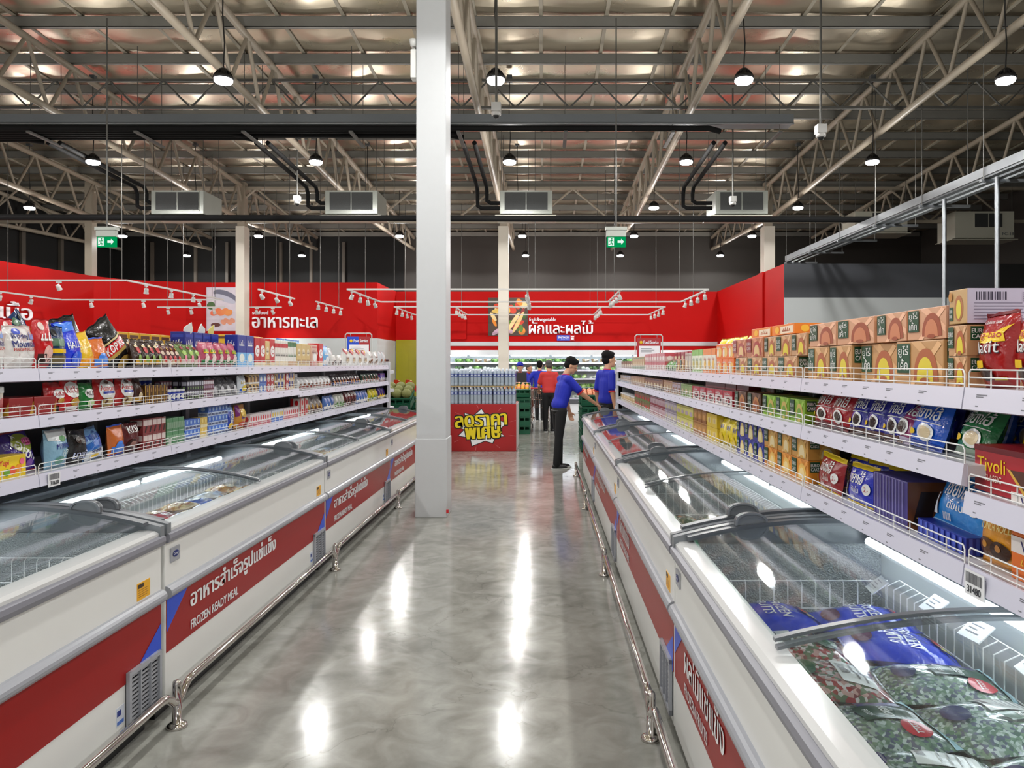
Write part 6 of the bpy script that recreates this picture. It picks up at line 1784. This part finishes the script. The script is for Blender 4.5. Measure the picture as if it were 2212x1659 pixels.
for k in range(9):
    a = 2 * PI * k / 9 + 0.3
    s.add([(c0[0] + 0.5 * math.cos(a), -0.001, c0[1] + 0.34 * math.sin(a)), (c0[0] + 0.66 * math.cos(a + 0.02), -0.001, c0[1] + 0.42 * math.sin(a + 0.02)), (c0[0] + 0.66 * math.cos(a + 0.04), -0.001, c0[1] + 0.42 * math.sin(a + 0.04))], [(0, 1, 2)], pm((206, 120, 120)))
s.build('starburst_print', t)
s = MB()
yl = pm((240, 214, 30), 0.4)
for st, a, b_, rot in (('ลดราคา', (984, 922), (1095, 897), 0.06), ('พิเศษ', (1007, 947), (1082, 915), 0.05)):
    A, B_ = fw(*a), fw(*b_)
    u = Vector((math.cos(rot), 0, math.sin(rot)))
    v = Vector((-math.sin(rot), 0, math.cos(rot)))
    for bo, yy, mm in ((0.11, -0.006, m_black), (0.06, -0.0105, yl)):
        g = 0.0
        s.text(st, (A[0], yy, A[1] - 0.02), u, v, B_[0] - A[0], B_[1] - A[1], mm, bo)
        if mm is m_black:
            for dz in (-0.02, 0.02):
                s.text(st, (A[0], yy, A[1] - 0.02 + dz), u, v, B_[0] - A[0], B_[1] - A[1], mm, bo)
s.build('lettering', t)
m_water = glass('water_bottle_clear', (238, 246, 252), 0.08, 0.08, 0.55)
m_film = glass('shrink_film', (244, 248, 252), 0.05, 0.1, 0.04)
bot = MB()
bot.lathe([(0, 0.0), (0.028, 0.0), (0.032, 0.01), (0.032, 0.05), (0.029, 0.056), (0.032, 0.062), (0.032, 0.17)], m_water, 12)
bot.lathe([(0.0325, 0.17), (0.0325, 0.225)], pm((34, 66, 160)), 12)
bot.lathe([(0.032, 0.225), (0.03, 0.25), (0.02, 0.275), (0.013, 0.288), (0.013, 0.296)], m_water, 12)
bot.lathe([(0.015, 0.294), (0.015, 0.312), (0.0, 0.313)], pm((226, 234, 244)), 12)
bot.add([(-0.02, -0.0335, 0.19), (0.02, -0.0335, 0.19), (0.02, -0.0335, 0.205), (-0.02, -0.0335, 0.205)], [(0, 1, 2, 3)], m_white_print)
pk = None
for row in range(2):
    for lev in range(2):
        for c in range(6):
            lab = 'shrink-wrapped pack of blue-label water bottles, %s row, %s layer, %s from the crates' % (('front', 'rear')[row], ('lower', 'upper')[lev], nth(5 - c))
            loc = (px0 + 0.11 + 0.212 * c, PY + 0.03 + 0.23 * row, 0.864 + lev * 0.331)
            if pk is None:
                pk = thing('water_pack', lab, 'water pack', loc, 0, 'water packs on the red stand')
                bm_ = bot.build('bottle', pk)
                bm_.location = (-0.066, 0.036, 0.002)
                for i in range(3):
                    for j in range(2):
                        if i or j:
                            q = bm_.copy(); COL.objects.link(q); q.location = (-0.066 + 0.066 * i, 0.036 + 0.068 * j, 0.002)
                fl = MB().box((-0.101, 0.0, 0.001), (0.101, 0.142, 0.275), m_film, 0.02)
                fl.build('shrink_film', pk)
                o = pk
            else:
                o = dup(pk)
                o.location = loc
                o['label'] = lab
for lev in range(1):
    o = MB().box((px0, PY + 0.01, 1.183), (px1, PY + 0.42, 1.192), pm((190, 160, 110), 0.7)).build('cardboard_sheet')
    tag(o, 'brown cardboard sheet between the two layers of water packs', 'cardboard')

# ---------------------------------------------------------------- produce chiller along the back wall
CY = 23.75
t = thing('produce_chiller', 'long white open produce chiller along the red fruit wall', 'chiller', (0, CY, 0))
cx0, cx1 = -3.8, 5.5
m_chill = mat('chiller_white', (226, 232, 236), 0.3)
MB().box((cx0, 0.88, 0), (cx1, 0.95, 2.03), m_chill).build('back_wall', t)
MB().box((cx0, -0.05, 1.88), (cx1, 0.9, 2.04), m_chill, 0.01).build('canopy', t)
MB().box((cx0, 0.0, 0), (cx1, 0.9, 0.32), m_chill, 0.01).build('base', t)
MB().box((cx0, -0.03, 0.32), (cx1, 0.02, 0.46), m_dkgrey, 0.005).build('front_bumper', t)
for x in (cx0, cx1 - 0.04):
    MB().box((x, 0.0, 0.3), (x + 0.04, 0.9, 1.9), m_chill).build('end_wall', t)
SHZ = (0.5, 0.82, 1.12, 1.4, 1.64)
for k, z in enumerate(SHZ):
    sh = MB().box((cx0 + 0.04, 0.1 + 0.06 * k, z - 0.025), (cx1 - 0.04, 0.88, z), m_chill).build('shelf', t)
    MB().box((cx0 + 0.04, 0.08 + 0.06 * k, z - 0.035), (cx1 - 0.04, 0.1 + 0.06 * k, z + 0.015), m_rail).build('price_rail', sh)
m_strip_l = emission('chiller_light', (236, 248, 255), 22.0)
for k in range(7):
    x = cx0 + 0.1 + 1.32 * k
    MB().box((x, 0.02, 1.845), (x + 1.22, 0.1, 1.88), m_strip_l).build('light_strip', t)
leaf = bmesh.new()
prod = {}
rv = random.Random(9)


def lump(key, cols, n, r, h):
    b = MB()
    for k in range(n):
        b.ball((rv.uniform(-r, r), rv.uniform(-r * 0.6, r * 0.6), rv.uniform(h * 0.25, h * 0.75)), (rv.uniform(0.3, 0.55) * r, rv.uniform(0.3, 0.5) * r, h * rv.uniform(0.25, 0.45)), pm(cols[k % len(cols)]), 8, 6, 0.5)
    o = b.build(key)
    prod[key] = o.data
    bpy.data.objects.remove(o)


leaf.free()
lump('leafy_greens', [(120, 160, 84), (84, 128, 56), (160, 186, 120)], 9, 0.13, 0.15)
lump('cabbage', [(190, 206, 160), (160, 190, 120)], 4, 0.12, 0.16)
lump('vegetable_pack', [(206, 214, 206), (196, 206, 190), (226, 230, 226)], 6, 0.13, 0.12)
lump('mushroom_pack', [(206, 180, 140), (226, 214, 190), (150, 120, 90)], 7, 0.13, 0.12)
lump('dark_greens', [(50, 84, 40), (40, 70, 36), (70, 104, 50)], 8, 0.13, 0.14)
PL = {'leafy_greens': 'bunch of pale leafy greens', 'cabbage': 'round pale cabbage', 'vegetable_pack': 'clear pack of white vegetables', 'mushroom_pack': 'tray of tan mushrooms', 'dark_greens': 'bunch of dark greens'}
for k, z in enumerate(SHZ):
    n = 28
    for i in range(n):
        x = -2.9 + 8.2 * (i + 0.5) / n
        kind = (('vegetable_pack', 'cabbage', 'leafy_greens') if k < 3 else ('cabbage', 'leafy_greens', 'vegetable_pack', 'dark_greens') if k == 3 else ('leafy_greens', 'leafy_greens', 'mushroom_pack', 'dark_greens'))
        kind = kind[rv.randrange(len(kind))]
        o = bpy.data.objects.new(kind, prod[kind])
        COL.objects.link(o)
        o.location = (x, CY + 0.3 + 0.05 * k, z + 0.001)
        o.rotation_euler = (0, 0, rv.uniform(-0.3, 0.3) + PI * rv.randrange(2))
        tag(o, '%s on the %s chiller shelf, %s from the curtain' % (PL[kind], ('lowest', 'second lowest', 'middle', 'second highest', 'top')[k], nth(i)), 'vegetable', 'vegetables in the produce chiller')

# ---------------------------------------------------------------- green crates with fruit
m_crate = mat('green_crate', (16, 84, 58), 0.4)


def crate_mesh():
    b = MB()
    w, d, h, q = 0.6, 0.4, 0.2, 0.012
    b.box((-w / 2, -d / 2, 0), (w / 2, d / 2, 0.012), m_crate)
    for x0, x1, y0, y1 in ((-w / 2, w / 2, -d / 2, -d / 2 + q), (-w / 2, w / 2, d / 2 - q, d / 2), (-w / 2, -w / 2 + q, -d / 2, d / 2), (w / 2 - q, w / 2, -d / 2, d / 2)):
        for z0, z1 in ((0, 0.03), (0.085, 0.105), (0.165, 0.2)):
            b.box((x0, y0, z0), (x1, y1, z1), m_crate)
        L = max(x1 - x0, y1 - y0)
        n = int(L / 0.1)
        for k in range(n + 1):
            c = L * k / n
            if x1 - x0 > y1 - y0:
                b.box((x0 + max(0, c - 0.012), y0 + 0.001, 0.02), (min(x1, x0 + c + 0.012), y1 - 0.001, 0.18), m_crate)
            else:
                b.box((x0 + 0.001, y0 + max(0, c - 0.012), 0.02), (x1 - 0.001, min(y1, y0 + c + 0.012), 0.18), m_crate)
        b.box((x0 + 0.003, y0 + 0.003, 0.02), (x1 - 0.003, y1 - 0.003, 0.08), m_crate)
    b.box((-w / 2 - 0.012, -d / 2 - 0.012, 0.19), (w / 2 + 0.012, -d / 2 + 0.01, 0.203), m_crate)
    b.box((-w / 2 - 0.012, d / 2 - 0.01, 0.19), (w / 2 + 0.012, d / 2 + 0.012, 0.203), m_crate)
    b.box((-w / 2 - 0.012, -d / 2, 0.19), (-w / 2 + 0.01, d / 2, 0.203), m_crate)
    b.box((w / 2 - 0.01, -d / 2, 0.19), (w / 2 + 0.012, d / 2, 0.203), m_crate)
    return b


cr0 = None


def crate(loc, rz, lab, tilt=0.0, group='green crates'):
    global cr0
    o = crate_mesh().build('green_crate') if cr0 is None else cr0.copy()
    if cr0 is None:
        cr0 = o
    else:
        COL.objects.link(o)
    o.location = loc
    o.rotation_euler = (tilt, 0, rz)
    tag(o, lab, 'crate', group)


def stack(x, y, n, rz, nm, tilt_top=0.0):
    for k in range(n):
        crate((x, y, 0.001 + 0.205 * k), rz, 'green plastic crate %s, %s up from the floor' % (nm, nth(k)), 0, 'stacked green crates')
    if tilt_top:
        crate((x, y + 0.02, 0.001 + 0.205 * n + 0.08), rz, 'tilted green plastic crate on top %s' % nm, tilt_top, 'stacked green crates')


for i, (x, y) in enumerate(((-2.5, 12.4), (-2.5, 12.85), (-3.15, 12.4), (-3.15, 12.85))):
    stack(x, y, 4 if i % 2 == 0 else 5, 0, 'under the melons, %s pile' % nth(i), 0.3 if i % 2 == 0 else 0)
for i, (x, y) in enumerate(((-0.62, 17.0), (-0.62, 17.45), (-0.62, 17.9))):
    stack(x, y, 4, 0, 'beyond the red promotion stand, %s pile' % nth(i), 0.35 if i == 0 else 0)
for i, (x, y) in enumerate(((0.98, 13.6), (0.98, 14.05), (1.0, 14.6), (1.02, 15.2))):
    stack(x, y, 4 if i < 2 else 5, 0, 'beyond the standing worker, %s pile' % nth(i), 0.3 if i == 0 else 0)
ml = MB().ball((0, 0, 0.075), (0.085, 0.085, 0.08), mat('melon_skin', (120, 122, 66), 0.6, bump=0.3, scale=60, var=0.3), 14, 10)
mo = ml.build('melon'); md = mo.data; bpy.data.objects.remove(mo)
k = 0
for r in range(3):
    for c in range(6):
        o = bpy.data.objects.new('melon', md); COL.objects.link(o)
        o.location = (-2.28 - 0.16 * c, 12.3 + 0.16 * r, 1.0 + 0.055 * r + 0.03)
        tag(o, 'round green netted melon in the tilted crate, %s row, %s from the aisle pillar' % (nth(r), nth(c)), 'melon', 'melons in the green crate')
mp = pm((206, 60, 36), 0.3)
mg = mat('papaya_skin', (96, 110, 40), 0.5, var=0.3, scale=6)
for c in range(5):
    b = MB()
    n = 14
    ring = lambda zz, q: [(0.06 * q * math.cos(PI + PI * i / n), 0.06 * q * math.sin(PI + PI * i / n) + 0.0, zz) for i in range(n + 1)]
    prof = [(-0.15, 0.1), (-0.12, 0.6), (-0.05, 0.95), (0.05, 1.0), (0.12, 0.65), (0.15, 0.1)]
    vs_ = [p_ for zz, q in prof for p_ in ring(zz, q)]
    fs_ = [(i * (n + 1) + j, i * (n + 1) + j + 1, (i + 1) * (n + 1) + j + 1, (i + 1) * (n + 1) + j) for i in range(5) for j in range(n)]
    b.add(vs_, fs_, mg, True)
    fl_ = [(0.06 * q * sg, 0, zz) for sg, pr in ((1, prof), (-1, prof[::-1])) for zz, q in pr]
    b.add(fl_, [tuple(range(len(fl_)))], mp)
    o = b.build('papaya_half')
    o.location = (-2.3 - 0.2 * c, 12.86, 1.22)
    o.rotation_euler = (-0.5, 0.7, PI)
    tag(o, 'cut papaya half showing orange flesh behind the melons, %s from the aisle pillar' % nth(c), 'papaya', 'papaya halves')
for c in range(4):
    b = MB().lathe([(0, 0), (0.05, 0.0), (0.065, 0.05), (0.055, 0.11), (0.03, 0.17), (0.025, 0.25), (0.03, 0.27), (0.0, 0.275)], pm((226, 190, 130), 0.4), 14)
    o = b.build('butternut_squash')
    o.location = (-2.35 - 0.22 * c, 13.02, 1.04)
    o.rotation_euler = (0, 0, 0)
    tag(o, 'pale upright butternut squash behind the papaya, %s from the aisle pillar' % nth(c), 'squash', 'squash by the papaya')
ob = MB().ball((0, 0, 0.04), (0.045, 0.045, 0.042), pm((236, 170, 50), 0.35), 10, 8)
oo = ob.build('mango'); od = oo.data; bpy.data.objects.remove(oo)
ob = MB().ball((0, 0, 0.045), (0.05, 0.05, 0.045), pm((230, 150, 110), 0.35), 10, 8)
oo = ob.build('peach'); pd = oo.data; bpy.data.objects.remove(oo)
for r in range(4):
    for c in range(6):
        o = bpy.data.objects.new('mango' if (r + c) % 3 else 'peach', od if (r + c) % 3 else pd); COL.objects.link(o)
        o.location = (-0.86 + 0.095 * c, 16.88 + 0.1 * r, 1.0 + 0.03 * r)
        tag(o, '%s in the tilted crate beyond the water packs, %s row, %s across' % ('yellow mango' if (r + c) % 3 else 'pink-orange peach', nth(r), nth(c)), 'fruit', 'fruit beyond the water packs')
for r in range(3):
    for c in range(5):
        o = bpy.data.objects.new('peach' if c < 3 else 'pale_pear', pd); COL.objects.link(o)
        o.location = (0.74 + 0.1 * c, 13.5 + 0.11 * r, 1.0 + 0.03 * r)
        tag(o, 'pale fruit in the tilted crate beyond the standing worker, %s row, %s across' % (nth(r), nth(c)), 'fruit', 'fruit beyond the worker')

# ---------------------------------------------------------------- red posters lying inside the far cake-side freezer lids seen as red sheets
for x, y, nm in ((0.78, 9.6, 'red sheet with white print lying in the far cake freezer by its end'), (0.8, 8.6, 'red sheet with white print lying in the far cake freezer near the third freezer')):
    o = MB().box((-0.15, -0.3, 0), (0.15, 0.3, 0.003), pm((200, 40, 44), 0.4))
    o.text('ลดราคา', (-0.11, -0.2, 0.0045), (0, 1, 0), (-1, 0, 0), 0.4, -0.14, m_white_print, 0.03)
    o = o.build('offer_sheet')
    o.location = (x, y, 0.78)
    tag(o, nm, 'poster')

# ---------------------------------------------------------------- people
def blob(parts, vox, smooth=2):
    """Limbs as tapered capsules and ellipsoids merged into one skin."""
    b = MB()
    for p in parts:
        if p[0] == 'c':
            a, c, r0, r1 = Vector(p[1]), Vector(p[2]), p[3], p[4]
            if (c - a).length > 1e-4:
                b.cyl(a, c, r0, m_skin, 14, r1)
            b.ball(a, r0, m_skin, 14, 9)
            b.ball(c, r1, m_skin, 14, 9)
        else:
            b.ball(p[1], tuple(p[2]), m_skin, 18, 12, 0.0, Euler(p[3]) if len(p) > 3 else None)
    me = bpy.data.meshes.new('tmp')
    me.from_pydata(b.v, [], b.f)
    o = bpy.data.objects.new('tmp', me)
    md_ = o.modifiers.new('r', 'REMESH')
    md_.mode = 'VOXEL'
    md_.voxel_size = vox
    sm = o.modifiers.new('s', 'SMOOTH')
    sm.iterations = smooth
    sm.factor = 0.5
    out = evaluated(o)
    bpy.data.objects.remove(o)
    bpy.data.meshes.remove(me)
    for f in out.polygons:
        f.use_smooth = True
    return out


def put_mesh(name, me, m, parent):
    me.materials.append(m)
    o = bpy.data.objects.new(name, me)
    COL.objects.link(o)
    o.parent = parent
    return o


m_skin = mat('skin', (198, 148, 116), 0.5, var=0.04, scale=12)
m_hair = mat('black_hair', (9, 8, 8), 0.75, bump=0.12, scale=90, spec=0.2)
m_hairg = mat('greying_hair', (70, 66, 64), 0.6, bump=0.4, scale=90)
m_shirtb = mat('blue_polo', (12, 32, 166), 0.7, bump=0.15, scale=18)
m_shirtr = mat('red_polo', (196, 48, 46), 0.7, bump=0.15, scale=18)
m_trous = mat('black_trousers', (13, 13, 16), 0.85, bump=0.15, scale=14)
m_hem = mat('red_hem', (186, 40, 44), 0.7)
m_shoe = mat('black_shoe', (20, 20, 22), 0.5)
m_sole = mat('white_sole', (206, 206, 202), 0.5)


def hand(base, d, palm_n, s, parts, curl=0.5):
    """Palm, four unequal bent fingers and a side thumb, from the wrist along d; palm_n is the palm's normal."""
    d = Vector(d).normalized()
    n = Vector(palm_n)
    n = (n - d * n.dot(d)).normalized()
    w = d.cross(n)
    b = Vector(base)
    parts.append(('c', b, b + d * 0.03 * s, 0.024 * s, 0.026 * s))
    for k in range(4):
        o = (k - 1.5) * 0.02 * s
        L = (0.066, 0.076, 0.07, 0.054)[k] * s
        k0 = b + d * 0.03 * s + w * o * 0.8
        k1 = b + d * 0.085 * s + w * o
        parts.append(('c', k0, k1, 0.013 * s, 0.011 * s))
        k2 = k1 + (d * math.cos(curl) + n * math.sin(curl)) * L * 0.55
        k3 = k2 + (d * math.cos(curl * 2) + n * math.sin(curl * 2)) * L * 0.5
        parts.append(('c', k1, k2, 0.0095 * s, 0.0085 * s))
        parts.append(('c', k2, k3, 0.0085 * s, 0.007 * s))
    t0 = b + d * 0.025 * s + w * -0.024 * s
    t1 = t0 + (d * 0.6 - w * 0.7 + n * 0.3).normalized() * 0.045 * s
    parts.append(('c', t0, t1, 0.013 * s, 0.01 * s))
    parts.append(('c', t1, t1 + (d * 0.9 - w * 0.2 + n * 0.3).normalized() * 0.032 * s, 0.01 * s, 0.008 * s))


def person(label, loc, rz, hgt, shirt, hair, arms, lean=0.0, head_yaw=0.0, head_pitch=0.0, legs=((0.02, 0.0), (-0.02, 0.0)), fine=0.011, build=1.0, cap=None, hems=True, longsleeve=False):
    """Local axes: faces +x, left is +y. arms: elbow and wrist offsets from each shoulder (left, right)."""
    s = hgt / 1.7
    t = thing('person', label, 'person', loc, rz)
    V = lambda x, y, z: Vector((x * s, y * s, z * s))
    hip = V(0, 0, 0.9)
    ch = V(0.02 + lean * 0.28, 0, 1.24)
    nk = V(0.0 + lean * 0.46, 0, 1.43)
    hd = nk + V(0.035 + lean * 0.14 + head_pitch * 0.05, 0, 0.15 - head_pitch * 0.02)
    q = Matrix.Rotation(head_yaw, 3, 'Z') @ Matrix.Rotation(head_pitch, 3, 'Y')
    he = (0, head_pitch, head_yaw)
    HP = lambda x, y, z: hd + q @ (Vector((x, y, z)) * s)
    sh = [nk + V(-0.01, 0.165 * build, -0.055), nk + V(-0.01, -0.165 * build, -0.055)]
    body, shirt_p, tr = [], [], []
    E3 = lambda c, r, rot=(0, 0, 0): ('e', c, [v * s for v in r], rot)
    body += [('c', hip, ch, 0.095 * s, 0.09 * s), ('c', ch, nk, 0.07 * s, 0.052 * s), ('c', nk, hd, 0.052 * s, 0.05 * s)]
    body += [E3(HP(0.0, 0, 0.035), (0.094, 0.077, 0.095), he), E3(HP(0.03, 0, -0.04), (0.062, 0.058, 0.07), he), E3(HP(0.068, 0, -0.082), (0.026, 0.03, 0.024), he)]
    body += [('c', HP(0.092, 0, 0.02), HP(0.108, 0, -0.018), 0.009 * s, 0.015 * s), E3(HP(0.088, 0, -0.055), (0.012, 0.024, 0.009), he)]
    for y in (-1, 1):
        body.append(E3(HP(-0.008, y * 0.078, -0.005), (0.018, 0.01, 0.03), he))
    for y in (-1, -0.33, 0.33, 1):
        k_ = 0.112 if abs(y) < 1 else 0.1
        w0, w1 = V(0.0, y * 0.06 * build, 0.985), V(0.01 + lean * 0.1, y * 0.06 * build, 1.06)
        w2 = ch + V(0.005, y * 0.088 * build, 0.02)
        shirt_p += [('c', w0, w1, (k_ + 0.006) * s, k_ * s), ('c', w1, w2, k_ * s, (k_ + 0.002) * s), ('c', w2, nk + V(-0.005, y * 0.09 * build, -0.075), (k_ + 0.002) * s, 0.072 * s)]
    shirt_p += [('c', sh[0], sh[1], 0.062 * s, 0.062 * s), ('c', ch, nk + V(0, 0, -0.02), 0.1 * s, 0.068 * s)]
    cuffs = []
    for k, (el, wr, pn, curl) in enumerate(arms):
        e = sh[k] + Vector(el) * s
        w = sh[k] + Vector(wr) * s
        body += [('c', sh[k], e, 0.05 * s, 0.04 * s), ('c', e, w, 0.04 * s, 0.026 * s)]
        hand(w, w - e, pn, s * 1.0, body, curl)
        f = 0.72
        c1 = sh[k].lerp(e, f)
        shirt_p.append(('c', sh[k], c1, 0.066 * s, 0.064 * s))
        if longsleeve:
            shirt_p.append(('c', c1, e, 0.064 * s, 0.05 * s))
            shirt_p.append(('c', e, w, 0.05 * s, 0.036 * s))
        cuffs.append((c1, (e - sh[k]).normalized()))
    feet = []
    for k, (dx, kn) in enumerate(legs):
        y = 0.085 * (1 if k == 0 else -1)
        hp, kneep, an = V(0.0, y, 0.88), V(dx * 0.5 + kn, y, 0.48), V(dx, y * 0.95, 0.07)
        tr += [('c', hp, kneep, 0.092 * s * build, 0.066 * s), ('c', kneep, an, 0.066 * s, 0.054 * s)]
        body += [('c', hp, kneep, 0.075 * s, 0.05 * s), ('c', kneep, an, 0.05 * s, 0.035 * s)]
        feet.append(an)
    tr += [E3(V(0, 0, 0.91), (0.112, 0.158 * build, 0.11))]
    bo = put_mesh('body', blob(body, fine * 0.7 * s), m_skin, t)
    put_mesh('shirt', blob(shirt_p, fine * s, 5), shirt, t)
    put_mesh('trousers', blob(tr, fine * s), m_trous, t)
    hr = [E3(HP(-0.012, 0, 0.062), (0.1, 0.086, 0.09), he), E3(HP(-0.045, 0, 0.01), (0.068, 0.08, 0.075), he)]
    if hair is m_hair:
        hr.append(E3(HP(0.045, 0.01, 0.1), (0.05, 0.066, 0.036), he))
        hr.append(E3(HP(-0.03, 0, 0.08), (0.09, 0.09, 0.08), he))
    put_mesh('hair', blob(hr, fine * 0.8 * s), hair, t)
    fm_ = MB()
    for y in (-1, 1):
        fm_.ball(HP(0.0845, y * 0.03, 0.012), (0.009 * s, 0.012 * s, 0.006 * s), m_sole, 10, 7)
        fm_.ball(HP(0.0905, y * 0.031, 0.012), 0.005 * s, m_black, 8, 6)
    fm_.build('eye', t)
    if hems:
        b = MB()
        for c, d in cuffs:
            b.cyl(c + d * 0.045 * s, c + d * 0.066 * s, 0.064 * s, m_hem, 16)
        b.build('sleeve_hem', t)
        b = MB().lathe([(0.058 * s, 0), (0.066 * s, 0.0), (0.06 * s, 0.035 * s), (0.052 * s, 0.035 * s)], m_hem, 18, nk + V(0.005, 0, -0.012))
        b.build('collar', t)
        b = MB()
        b.lathe([(0.001, 0), (0.13 * s, 0.0), (0.132 * s, 0.03 * s), (0.001, 0.03 * s)], m_black, 20, V(0, 0, 0.875))
        b.v = [(x * 0.9, y * 1.28 * build, z) for x, y, z in b.v]
        b.build('belt', t)
    for an in feet:
        sm_ = blob([('c', an + V(-0.03, 0, -0.025), an + V(0.14, 0, -0.042), 0.04 * s, 0.03 * s), ('e', an + V(0.06, 0, -0.045), (0.13 * s, 0.045 * s, 0.026 * s))], 0.011 * s)
        so = put_mesh('shoe', sm_, m_shoe, t)
        MB().box((an.x - 0.07 * s, an.y - 0.042 * s, 0.0), (an.x + 0.19 * s, an.y + 0.042 * s, 0.018 * s), m_sole, 0.006).build('sole', so)
    if cap:
        b = MB()
        b.ball(HP(-0.005, 0, 0.075), (0.11 * s, 0.095 * s, 0.085 * s), cap, 16, 10)
        b.box((hd.x + 0.05 * s, hd.y - 0.06 * s, hd.z + 0.065 * s), (hd.x + 0.17 * s, hd.y + 0.06 * s, hd.z + 0.078 * s), cap, 0.005)
        b.build('cap', t)
    return t


DOWN = lambda sgn: ((-0.03, 0.05 * sgn, -0.29), (0.02, 0.06 * sgn, -0.54), (0, -sgn, 0), 0.4)
# worker choosing from the far freezer: facing the crates, turned a little away
p1 = person('young worker in blue polo and black trousers reaching into the far cake freezer', (0.235, 11.33, 0), 0.35, 1.69, m_shirtb, m_hair,
            [((0.1, 0.05, -0.28), (0.16, 0.04, -0.52), (0, -1, 0), 0.4), ((0.2, -0.02, -0.22), (0.46, 0.04, -0.38), (0, 0, -1), 0.5)], lean=0.22, head_yaw=-0.35, head_pitch=0.45, legs=((0.03, 0.01), (-0.08, 0.0)))
person('worker in blue polo standing half behind the cake shelf end', (1.0, 11.75, 0), 0.5, 1.78, m_shirtb, m_hair,
       [DOWN(1), DOWN(-1)], head_yaw=-0.2)
person('man in red polo pushing a chrome cart, seen from behind', (0.12, 17.4, 0), 1.75, 1.67, m_shirtr, m_hairg,
       [((0.1, 0.06, -0.26), (0.34, 0.02, -0.38), (0, 0, -1), 0.8), DOWN(-1)], hems=False, fine=0.014)
person('worker in blue polo with hand on hip, seen from behind near the chiller', (-0.12, 20.8, 0), 1.4, 1.66, m_shirtb, m_hair,
       [((-0.08, 0.2, -0.24), (0.06, 0.1, -0.4), (0, -1, 0), 0.6), DOWN(-1)], fine=0.016)
person('masked woman in blue shirt beside the worker with hand on hip', (-0.46, 21.7, 0), -0.6, 1.58, m_shirtb, m_hairg,
       [DOWN(1), DOWN(-1)], fine=0.016)
person('worker in blue cap standing behind the mango crates', (-0.62, 19.2, 0), -1.5, 1.62, m_shirtb, m_hair,
       [((0.1, 0.05, -0.26), (0.28, -0.02, -0.2), (0, 0, -1), 0.7), ((0.1, -0.05, -0.26), (0.28, 0.02, -0.2), (0, 0, -1), 0.7)], fine=0.016, cap=m_shirtb)
person('dark-haired woman in red shirt beyond the man with the cart', (0.16, 21.3, 0), 1.2, 1.6, m_shirtr, mat('brown_hair', (60, 30, 22), 0.5), [DOWN(1), DOWN(-1)], hems=False, fine=0.016)
b = MB().box((-0.16, -0.02, -0.14), (0.16, 0.02, 0.14), m_black, 0.006).build('display_board')
b.location = (-0.6, 18.86, 1.24)
tag(b, 'black board held up by the worker in the blue cap', 'board')
# shopping cart
t = thing('shopping_cart', 'chrome wire shopping cart pushed by the man in red', 'cart', (-0.08, 17.75, 0))
b = MB()
for z, q in ((0.95, 1.0), (0.75, 0.92), (0.55, 0.84)):
    b.tube([(-0.24 * q, 0, z), (0.24 * q, 0, z), (0.2 * q, 0.75, z), (-0.2 * q, 0.75, z), (-0.24 * q, 0, z)], 0.006, m_steel, 5)
for k in range(9):
    f = k / 8
    x = -0.24 + 0.48 * f
    b.cyl((x, 0, 0.95), (x * 0.84, 0.0, 0.55), 0.004, m_steel, 5)
    b.cyl((x * 0.84, 0, 0.95), (x * 0.7, 0.75, 0.55), 0.003, m_steel, 5)
    for sg in (-1, 1):
        b.cyl((sg * (0.24 - 0.04 * f), 0.75 * f, 0.95), (sg * (0.2 - 0.035 * f), 0.75 * f, 0.55), 0.004, m_steel, 5)
b.build('basket', t)
b = MB()
for sg in (-1, 1):
    b.tube([(sg * 0.24, -0.12, 1.02), (sg * 0.24, -0.02, 0.95), (sg * 0.23, 0.02, 0.5), (sg * 0.25, 0.0, 0.14), (sg * 0.2, 0.7, 0.18), (sg * 0.2, 0.72, 0.55)], 0.013, m_steel, 8)
b.build('frame', t)
MB().cyl((-0.25, -0.12, 1.02), (0.25, -0.12, 1.02), 0.016, pm((190, 30, 36)), 10).build('handle', t)
for sx_ in (-0.25, 0.25):
    MB().cyl((sx_ - 0.012, 0.02, 0.06), (sx_ + 0.012, 0.02, 0.06), 0.06, m_black, 14).build('wheel', t)
for sx_ in (-0.2, 0.2):
    MB().cyl((sx_ - 0.012, 0.68, 0.06), (sx_ + 0.012, 0.68, 0.06), 0.06, m_black, 14).build('wheel', t)

bpy.data.scenes.remove(bench)
